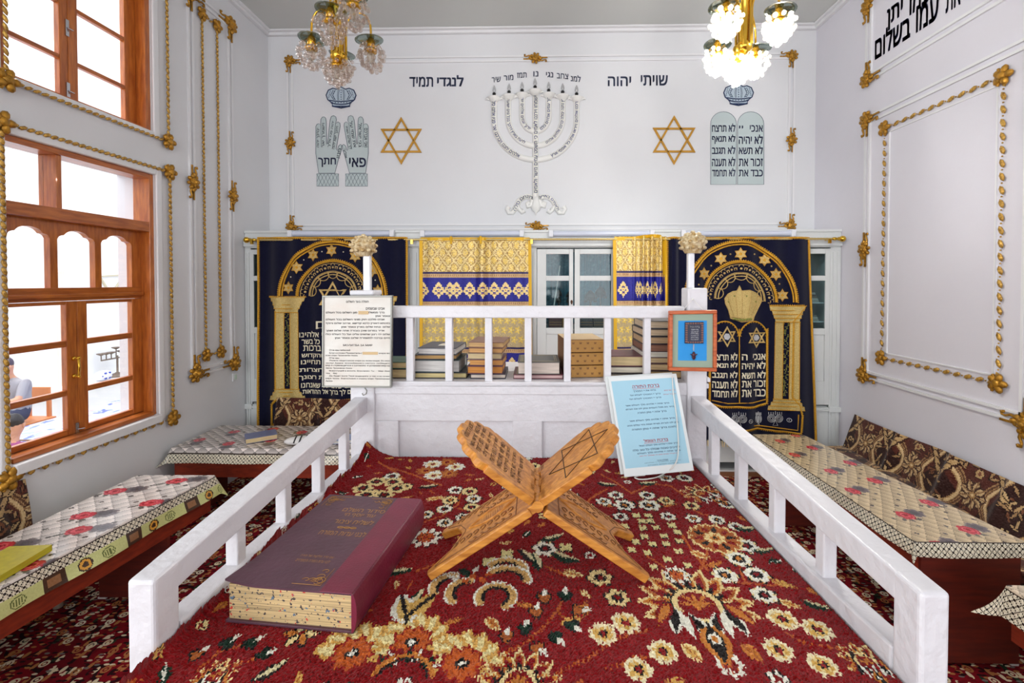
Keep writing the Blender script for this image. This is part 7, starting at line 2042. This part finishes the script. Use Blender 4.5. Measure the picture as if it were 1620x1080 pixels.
# ------------------------------------------------------------------ things on the tables
def lying_book(label, p, ang, L, W, h, cc, pc, grp=None):
    t = thing('hardback_book', label, 'book', p, grp); M = rotz(ang); og = Vector(p)
    def pb(mb, x0, x1, y0, y1, z0, z1): mb.hexa([og+M @ Vector((x, y, zz)) for zz in (z0, z1) for (x, y) in ((x0, y0), (x1, y0), (x1, y1), (x0, y1))])
    mb = MB(); pb(mb, -L/2+.004, L/2-.004, -W/2+.004, W/2-.002, .003, h-.003); mb.build('page_block', pages(pc), t)
    mb = MB(); pb(mb, -L/2, L/2, -W/2, W/2, 0, .003); pb(mb, -L/2, L/2, -W/2, W/2, h-.003, h); pb(mb, -L/2, L/2, W/2-.003, W/2, .003, h-.003); mb.build('cover', cover(cc), t, .001)
c = pZ(413, 690, ZTB+.03); lying_book('small grey-blue book with cream edges on the corner table', (c.x, c.y, ZTB+.008), .62, .26, .19, .045, (116, 124, 160), (226, 200, 150))
c = pZ(548, 694, ZTB+.02); lying_book('pale blue book lying on the corner table behind the railing', (c.x, c.y, ZTB+.008), .2, .26, .18, .03, (150, 166, 206), (226, 220, 210))
c = pZ(556, 688, ZTB+.05); lying_book('tan box-like book by the white post on the corner table', (c.x+.06, c.y+.24, ZTB+.008), 0, .2, .14, .06, (186, 150, 84), (206, 176, 110))
c = pZ(20, 890, ZTB+.02); lying_book('yellow-edged book at the picture edge on the coffee cup oilcloth', (c.x-.02, c.y-.05, ZTB+.008), .10, .22, .34, .035, (196, 180, 30), (206, 190, 40))
# folded black and white cap
c = pZ(474, 698, ZTB+.03)
mb = MB(); mb.ball((c.x, c.y, ZTB+.008+.034), (.13, .075, .034), 18, 9, rotz(.35)); cap = thing('striped_cap', 'white crocheted cap with black stripes lying on the corner table', 'cap', (c.x, c.y, ZTB+.008))
mb.build('cap_body', mat('white_crochet', (226, 224, 222), .8, bump=.5, bscale=120), cap)
mb = MB()
for k in range(4):
    x = -.04+.045*k; pts = []
    for j in range(11):
        a = math.pi*j/10; r = math.sqrt(max(0, 1-(x/.13)**2)); pts.append(Vector((c.x, c.y, ZTB+.042))+rotz(.35) @ Vector((x+.012*math.sin(a), -.077*r*math.cos(a), .036*r*math.sin(a))))
    mb.tube(pts, .006, 6)
mb.build('stripe', mat('black_yarn', (34, 32, 34), .8), cap)
# ================================================================== chandeliers
m_saucer = glass_mat('smoky_glass_saucer', (176, 190, 182), .72, .05)
m_bead = bead_mat('clear_glass_bead', (252, 246, 242), .5, .16)
m_beadlit = bead_mat('glass_bead', (255, 252, 246), .5, .62)
m_cupg = mat('gold_lamp_cup', (214, 164, 52), .22, .9)
m_lit = mat('glowing_bulb', (255, 250, 238), .4, emit=(255, 246, 228), estr=26)
m_dim = bead_mat('clear_bulb_glass', (252, 248, 240), .6, .3)
def chandelier(label, base, lamps, bottom, lit):
    """base: point where the column ends below; lamps: lamp centres hung from curved arms; bottom: centre of the lowest cluster"""
    t = thing('chandelier', label, 'chandelier', (base.x, base.y, ZC), 'glass bead chandeliers')
    mb = MB(); z0 = base.z
    mb.lathe([(.0, ZC-.0-z0), (.07, ZC-z0), (.075, ZC-z0-.02), (.04, ZC-z0-.07), (.012, ZC-z0-.09), (.012, .55), (.03, .52), (.045, .48), (.02, .42), (.016, .36), (.05, .33), (.052, .30), (.036, .27), (.036, .04), (.05, .02), (.052, -.005), (.03, -.02), (.02, -.03), (0, -.032)], base, n=18)
    mb.build('column', m_brass, t)
    for k in range(6):
        a = k*math.pi/3; mb = MB(); mb.tube([base+Vector((.047*math.cos(a), .047*math.sin(a), .0)), base+Vector((.047*math.cos(a), .047*math.sin(a), .31))], .006, 6); mb.build('column_rib', m_brass, t)
    def cluster(c, parent, seed, saucer=True):
        r = random.Random(seed)
        if saucer:
            mb = MB(); tilt = Matrix.Rotation(r.uniform(-.12, .12), 3, 'X') @ Matrix.Rotation(r.uniform(-.12, .12), 3, 'Y')
            mb.lathe([(.012, .105), (.06, .10), (.086, .092), (.088, .095), (.06, .104), (.012, .109)], c, tilt, 22); mb.build('glass_saucer', m_saucer, parent)
        mb = MB(); mb.lathe([(.016, .11), (.026, .085), (.024, .05), (.014, .035)], c, n=12)
        for k in range(7):
            a = k*.9; mb.tube([c+Vector((.02*math.cos(a), .02*math.sin(a), .05)), c+Vector((.05*math.cos(a), .05*math.sin(a), .07)), c+Vector((.068*math.cos(a), .068*math.sin(a), .04))], .0022, 5)
        mb.lathe([(.034, .018), (.04, .03), (.03, .045), (.012, .05)], c, n=10)
        mb.build('lamp_cup', m_cupg, parent)
        mb = MB(); mb.lathe([(.014, .03), (.026, .0), (.024, -.03), (.01, -.05), (0, -.052)], c, n=12); mb.build('bulb', m_lit if lit else m_dim, parent)
        mb = MB()
        for ring, (rr, zz, k) in enumerate(((.072, .03, 11), (.080, .0, 13), (.074, -.03, 12), (.058, -.058, 10), (.036, -.082, 7), (.012, -.10, 2))):
            for i in range(k):
                a = 2*math.pi*(i+.5*(ring % 2))/k+r.uniform(-.1, .1); q = rr*r.uniform(.85, 1.12)
                mb.ball(c+Vector((q*math.cos(a), q*math.sin(a), zz+r.uniform(-.012, .012))), r.uniform(.0125, .0165), 8, 6)
        mb.build('bead_cluster', m_beadlit if lit else m_bead, parent)
        if lit:
            l = bpy.data.lights.new('bulb_light', 'POINT'); l.energy = LAMP_W; l.color = (1, .97, .92); l.shadow_soft_size = .03
            o = bpy.data.objects.new('bulb_light', l); COL.objects.link(o); o.location = c+Vector((0, 0, -.02))
    for i, c in enumerate(lamps):
        d = Vector((c.x-base.x, c.y-base.y, 0)); L = d.length; d.normalize(); top = c.z+.26
        s = base+d*.048; s.z = base.z+.02
        pts = [s, Vector((s.x, s.y, top-.10))]
        for k in range(1, 12):
            a = math.pi*k/12; w = (L-.048)/2
            pts.append(Vector((s.x, s.y, top-.10))+d*(w-w*math.cos(a))+Vector((0, 0, .11*math.sin(a))))
        pts += [Vector((c.x, c.y, top-.11)), Vector((c.x, c.y, c.z+.10))]
        mb = MB(); mb.tube(pts, .007, 8); arm = mb.build('arm', m_brass, t)
        cluster(c, arm, i*7+len(label))
    mb = MB(); mb.lathe([(.02, .14), (.03, .12), (.02, .08), (.012, .05)], bottom, n=12); fin = mb.build('bottom_boss', m_brass, t)
    cluster(bottom, fin, 99, False)
LAMP_W = 150
cb = pY(536, 92, 2.9)
chandelier('unlit brass chandelier with clear glass bead clusters above the blessing hands', cb, [pY(587, 88, 2.9), pY(493, 84, 2.93), pY(523, 42, 2.63), pY(560, 18, 2.55), pY(540, 108, 3.17)], pY(533, 112, 2.9), False)
cb2 = pY(1176, 78, 2.84)
chandelier('lit brass chandelier with glowing white glass bead clusters above the stone tablets', cb2, [pY(1232, 42, 2.72), pY(1149, 34, 2.62), pY(1134, 93, 3.05), pY(1195, 100, 3.1)], pY(1167, 108, 2.84), True)
# ================================================================== the courtyard seen through the lower window
XW = XL-WT
def ct(px, py, X): return pX(px, py, X)
m_iron = mat('rusty_iron', (120, 104, 92), .6, .3); 
XM = XA+.22
sh = ct(175, 597, XM)
led = thing('wall_ledge', 'white ledge along the courtyard wall carrying a metal lampstand', 'ledge', (XA+.2, sh.y, 0))
mb = MB(); mb.box(XA+.002, XA+.42, 3.0, 9.8, sh.z-.06, sh.z); mb.build('ledge_top', m_court, led, .006)
mb = MB(); mb.box(XA+.002, XA+.34, 3.0, 9.8, 0, sh.z-.06); mb.build('ledge_wall', m_court, led)
b0, b1 = ct(186, 590, XM), ct(186, 548, XM); hh = b1.z-sh.z; s_ = hh/.42
t = thing('metal_lampstand', 'small rusty seven-cupped lampstand on the courtyard ledge, seen through the window', 'lampstand', (XM, b0.y, sh.z))
mb = MB(); mb.lathe([(.14*s_, 0), (.14*s_, .02), (.04*s_, .05), (.015, .07), (.015, hh*.7)], (XM, b0.y, sh.z), n=14); mb.build('stem', m_iron, t)
ya_, yb_ = ct(160, 560, XM).y, ct(206, 560, XM).y
mb = MB(); mb.beam((XM, ya_, sh.z+hh*.62), (XM, yb_, sh.z+hh*.62), .02, .02); mb.build('crossbar', m_iron, t)
for k in range(7):
    y = ya_+(yb_-ya_)*k/6; top = sh.z+hh*(.98 if k == 3 else .84)
    mb = MB(); mb.tube([(XM, y, sh.z+hh*.62), (XM, y, top-.02)], .008, 6); mb.lathe([(.012, -.03), (.05*s_, -.005), (.055*s_, .006), (.04*s_, .008), (0, .0)], (XM, y, top), n=10); mb.build('lamp_cup', m_iron, t)
c = ct(163, 577, XM+.1); r = abs(ct(150.5, 577, XM+.1).y-ct(175.5, 577, XM+.1).y)/2
mb = MB(); mb.ball((c.x, c.y, sh.z+r*.62), (r*.7, r, r*.62), 16, 10); o = mb.build('ball_body', mat('white_ceramic', (232, 232, 240), .4), None, 0, (c.x, c.y, sh.z))
o.name = 'ceramic_ball'; tag(o, 'blue and white patterned ball on the courtyard ledge beside the metal lampstand', 'ball'); ORG['ceramic_ball'] = ORG['ball_body']
mb = MB()
for k in range(7):
    a = k*math.pi/3; q = Vector((c.x+r*.62, c.y+(r*.5*math.cos(a) if k < 6 else 0), sh.z+r*.62+(r*.33*math.sin(a) if k < 6 else 0)))
    for j in range(2): mb.ball(q+Vector((-.02*abs(math.cos(a)), 0, 0)), (r*.12, r*.2, r*.15), 6 if j else 3, 4)
mb.build('blue_patches', mat('cobalt_glaze', (60, 76, 170), .4), o)
mb = MB(); q = ct(180, 440, XA)
for (dy, dz) in ((0, 0),):
    P = [(XA+.02, q.y-.28, q.z+.03), (XA+.02, q.y+.2, q.z+.06), (XA+.02, q.y-.08, q.z-.28)]
    for a, b in zip(P, P[1:]+P[:1]): mb.beam(a, b, .02, .035, (1, 0, 0))
    for k in range(5): mb.beam((XA+.02, q.y+.2+.07*k, q.z+.0), (XA+.02, q.y+.24+.07*k, q.z+.2+.03*k), .02, .025, (1, 0, 0))
single(mb, 'wall_emblem', mat('pale_gilt_emblem', (196, 186, 160), .6), 'pale triangular gilt emblem on the courtyard wall, seen through the arched pane', 'emblem', q)
mb = MB()
for k in range(16):
    a0_, a1_ = math.pi*k/16, math.pi*(k+1)/16; yc_, zc_, rr = ct(98, 470, XA).y+1.0, ct(98, 455, XA).z, 1.05
    mb.beam((XA+.02, yc_-rr*math.cos(a0_), zc_+rr*1.1*math.sin(a0_)), (XA+.02, yc_-rr*math.cos(a1_), zc_+rr*1.1*math.sin(a1_)), .05, .05, (1, 0, 0))
mb.box(XA, XA+.045, yc_-rr-.03, yc_-rr+.03, sh.z, zc_); mb.box(XA, XA+.045, yc_+rr-.03, yc_+rr+.03, sh.z, zc_)
struct(mb, 'trim_7', mat('cream_arch_moulding', (228, 214, 200), .7))
# long table with a printed cloth where people sit
XT0, XT1 = XW-1.9, XW-.75
zt = pX(100, 668, XW-1.6).z
tb = thing('courtyard_table', 'long table in the courtyard under a blue and white patterned cloth', 'table', ((XT0+XT1)/2, 5.6, 0))
mb = MB(); mb.box(XT0, XT1, 4.45, 7.2, zt-.04, zt-.008); mb.build('table_top', m_benchw, tb)
for (x, y) in ((XT0+.06, 4.5), (XT1-.06, 4.5), (XT0+.06, 7.1), (XT1-.06, 7.1)): mb = MB(); mb.box(x-.03, x+.03, y-.03, y+.03, 0, zt-.04); mb.build('leg', m_benchw, tb)
cl = Weave(1.3, 2.9, .02, (176, 182, 214))
for _ in range(240): cl.leaf(random.random()*1.3, random.random()*2.9, random.random()*6, random.uniform(.06, .2), .05, random.choice(((110, 126, 190), (150, 160, 206), (196, 150, 170), (90, 100, 160))))
def clpos(u, v):
    x = XT0-.05+u*(XT1-XT0+.1); y = 4.4+v*2.85; d = np.maximum(0, np.maximum(np.abs(x-(XT0+XT1)/2)-(XT1-XT0)/2, np.abs(y-5.825)-1.37))
    return x, y, zt-.004-2.5*d+0*x
tag(sheet('patterned_cloth', clpos, cl.a, attr_mat('courtyard_cloth', .7), None, ((XT0+XT1)/2, 5.8, zt)), 'blue and white patterned cloth on the courtyard table', 'tablecloth')
# people at the table
m_skin = mat('skin', (196, 140, 110), .55); m_hair = mat('dark_hair', (24, 19, 22), .7, bump=.5, bscale=80)
def person(label, joints, edges, shirt, trousers, hair_c, cap=None, waist_z=0, neck_z=0, face=(0, 1, 0)):
    """one continuous body grown round a skeleton; clothing by faces of the same surface"""
    me = bpy.data.meshes.new('person')
    me.from_pydata([j[0] for j in joints], edges, [])
    o = bpy.data.objects.new('person', me); COL.objects.link(o)
    sk = o.modifiers.new('body', 'SKIN'); sk.use_smooth_shade = True
    for i, j in enumerate(joints): me.skin_vertices[0].data[i].radius = (j[1], j[1]*j[2] if len(j) > 2 else j[1])
    me.skin_vertices[0].data[0].use_root = True
    ss = o.modifiers.new('smooth', 'SUBSURF'); ss.levels = 2; ss.render_levels = 2
    dg = bpy.context.evaluated_depsgraph_get(); m2 = bpy.data.meshes.new_from_object(o.evaluated_get(dg))
    o.modifiers.clear(); o.data = m2
    for m in (m_skin, shirt, trousers): m2.materials.append(m)
    sl = shirt_test[0]
    for p in m2.polygons:
        p.use_smooth = True; p.material_index = sl(p.center)
    return tag(o, label, 'person')
shirt_test = [None]
def seated(label, at, fwd, scale, shirt, trousers, lean=.25, cap=None):
    """a person on a chair, forearms on the table; at = seat point, fwd = unit direction to the table"""
    f = Vector(fwd); s = Vector((-f.y, f.x, 0)); k = scale; A = Vector(at)
    P = lambda a, b, z: A+f*a*k+s*b*k+Vector((0, 0, z*k))
    J = [(P(0, 0, .08), .15, .8), (P(.06, 0, .28), .14, .75), (P(.12, 0, .46), .15, .7), (P(.16, 0, .58), .07), (P(.19, 0, .66), .055), (P(.22, 0, .75), .088, 1.12), (P(.225, 0, .83), .078, 1.1)]
    E = [(0, 1), (1, 2), (2, 3), (3, 4), (4, 5), (5, 6)]
    for sd in (-1, 1):
        n = len(J)
        J += [(P(.13, sd*.19, .53), .055), (P(.24, sd*.22, .30), .042), (P(.46, sd*.14, .26), .034), (P(.54, sd*.11, .265), .036, .5)]
        E += [(2, n), (n, n+1), (n+1, n+2), (n+2, n+3)]
        n2 = len(J)
        for q, (da, db) in enumerate(((.07, .035), (.085, .015), (.085, -.005), (.075, -.022))):
            J.append((P(.54+da*.5, sd*(.11+db*.8), .262), .010)); J.append((P(.54+da, sd*(.11+db), .250), .008)); E += [(n+3, len(J)-2), (len(J)-2, len(J)-1)]
        J.append((P(.55, sd*.075, .262), .010)); J.append((P(.585, sd*.066, .255), .008)); E += [(n+3, len(J)-2), (len(J)-2, len(J)-1)]
        n = len(J)
        J += [(P(.10, sd*.10, .05), .085), (P(.42, sd*.13, .05), .062), (P(.40, sd*.13, -.18), .052), (P(.37, sd*.13, -.40), .036), (P(.50, sd*.14, -.43), .034)]
        E += [(0, n), (n, n+1), (n+1, n+2), (n+2, n+3), (n+3, n+4)]
    waist = A.z+.14*k; neck = A.z+.60*k
    def test(c):
        d = Vector(c)-A; a = d.dot(f)/k; b = abs(d.dot(s))/k; z = d.z/k
        if z > .60: return 0
        if z > .14 and (a < .30 if z < .33 else True): return 1 if not (b > .17 and z < .36 and a > .24) else 0
        if z > .20 and a >= .30: return 0
        if z < -.41: return 2
        return 2
    shirt_test[0] = test
    o = person(label, J, E, shirt, trousers, None)
    o0 = Vector((0, 0, 0)); ORG[o.name] = o0
    # hair or cap, ears, face
    h = P(.222, 0, .80)
    M = Matrix((s, f, Vector((0, 0, 1)))).transposed()
    mb = MB(); mb.ball(h+f*-.012*k+Vector((0, 0, .012*k)), (.094*k, .104*k, .105*k), 14, 9, M)
    keep = [v for v in mb.v]
    mb2 = MB(); mb2.v = keep
    for fc, sm in zip(mb.f, mb.sm):
        c_ = sum((Vector(mb.v[i]) for i in fc), Vector())/len(fc)-h
        if c_.z > (.02*k if c_.dot(f) > .02*k else -.055*k): mb2.f.append(fc); mb2.sm.append(sm); mb2.mi.append(0)
    mb2.build('hair' if cap is None else 'cap', m_hair if cap is None else cap, o)
    for sd in (-1, 1):
        mb = MB(); mb.ball(P(.222, sd*.092, .765), (.012*k, .02*k, .03*k), 8, 6, M); mb.build('ear', m_skin, o)
        mb = MB(); mb.ball(P(.302, sd*.033, .785), (.012*k, .008*k, .008*k), 8, 5, M); mb.build('eye', mat('eye_dark', (50, 40, 38), .3), o)
    mb = MB(); mb.tube([P(.30, 0, .785), P(.325, 0, .755), P(.305, 0, .745)], [.008*k, .014*k, .010*k], 7); mb.build('nose', m_skin, o)
    mb = MB(); mb.tube([P(.298, -.022, .722), P(.305, 0, .720), P(.298, .022, .722)], .006*k, 6); mb.build('mouth', mat('lips', (160, 90, 84), .5), o)
    return o
m_plum = mat('plum_shirt', (150, 70, 120), .8); m_gsh = mat('grey_tshirt', (150, 148, 154), .85); m_navyt = mat('navy_trousers', (44, 50, 80), .85)
def seat_for(px, py, X, fwd, k):
    h = pX(px, py, X); f = Vector(fwd).normalized(); return h-f*.222*k-Vector((0, 0, .80*k)), f
ab, fb = seat_for(21, 669, XW-1.2, (-.30, .95, 0), .80)
seated('dark-haired boy in a plum shirt sitting at the courtyard table, seen through the window', ab, fb, .80, m_plum, m_navyt)
am, fm = seat_for(5, 577, XW-2.35, (.1, -.99, 0), .80)
seated('person in a grey T-shirt and dark cap sitting beyond the courtyard table', am, fm, .80, m_gsh, m_navyt, .4, mat('dark_cap', (70, 60, 74), .8))
def stool(label, p, h, r):
    t = thing('courtyard_stool', label, 'stool', (p[0], p[1], 0), 'courtyard stools')
    mb = MB(); mb.box(p[0]-r, p[0]+r, p[1]-r, p[1]+r, h-.03, h); mb.build('seat', m_benchw, t, .004)
    for sx_ in (-1, 1):
        for sy_ in (-1, 1): mb = MB(); mb.box(p[0]+sx_*(r-.03)-.015, p[0]+sx_*(r-.03)+.015, p[1]+sy_*(r-.03)-.015, p[1]+sy_*(r-.03)+.015, 0, h-.03); mb.build('leg', m_benchw, t)
stool('wooden stool under the boy in the plum shirt', (ab.x+fb.x*.03, ab.y), ab.z-.055, .15)
# chair with a bag on the far side of the table
t = thing('courtyard_chair', 'orange-brown wooden chair carrying the person in the grey T-shirt', 'chair', (am.x, am.y, 0))
m_och = mat('orange_brown_wood', (206, 124, 66), .45)
yb = am.y+.19; zs_ = am.z-.06
mb = MB(); mb.box(am.x-.14, am.x+.14, yb, yb+.03, zs_+.22, zs_+.36); mb.build('backrest', m_och, t, .006)
mb = MB(); mb.box(am.x-.2, am.x+.2, am.y-.26, yb+.03, zs_-.03, zs_); mb.build('seat', m_och, t, .006)
for sx_ in (-1, 1):
    mb = MB(); mb.box(am.x+sx_*.125-.018, am.x+sx_*.125+.018, yb, yb+.03, 0, zs_+.22); mb.build('leg', m_och, t)
    mb = MB(); mb.box(am.x+sx_*.18-.018, am.x+sx_*.18+.018, am.y-.25, am.y-.22, 0, zs_-.03); mb.build('leg', m_och, t)
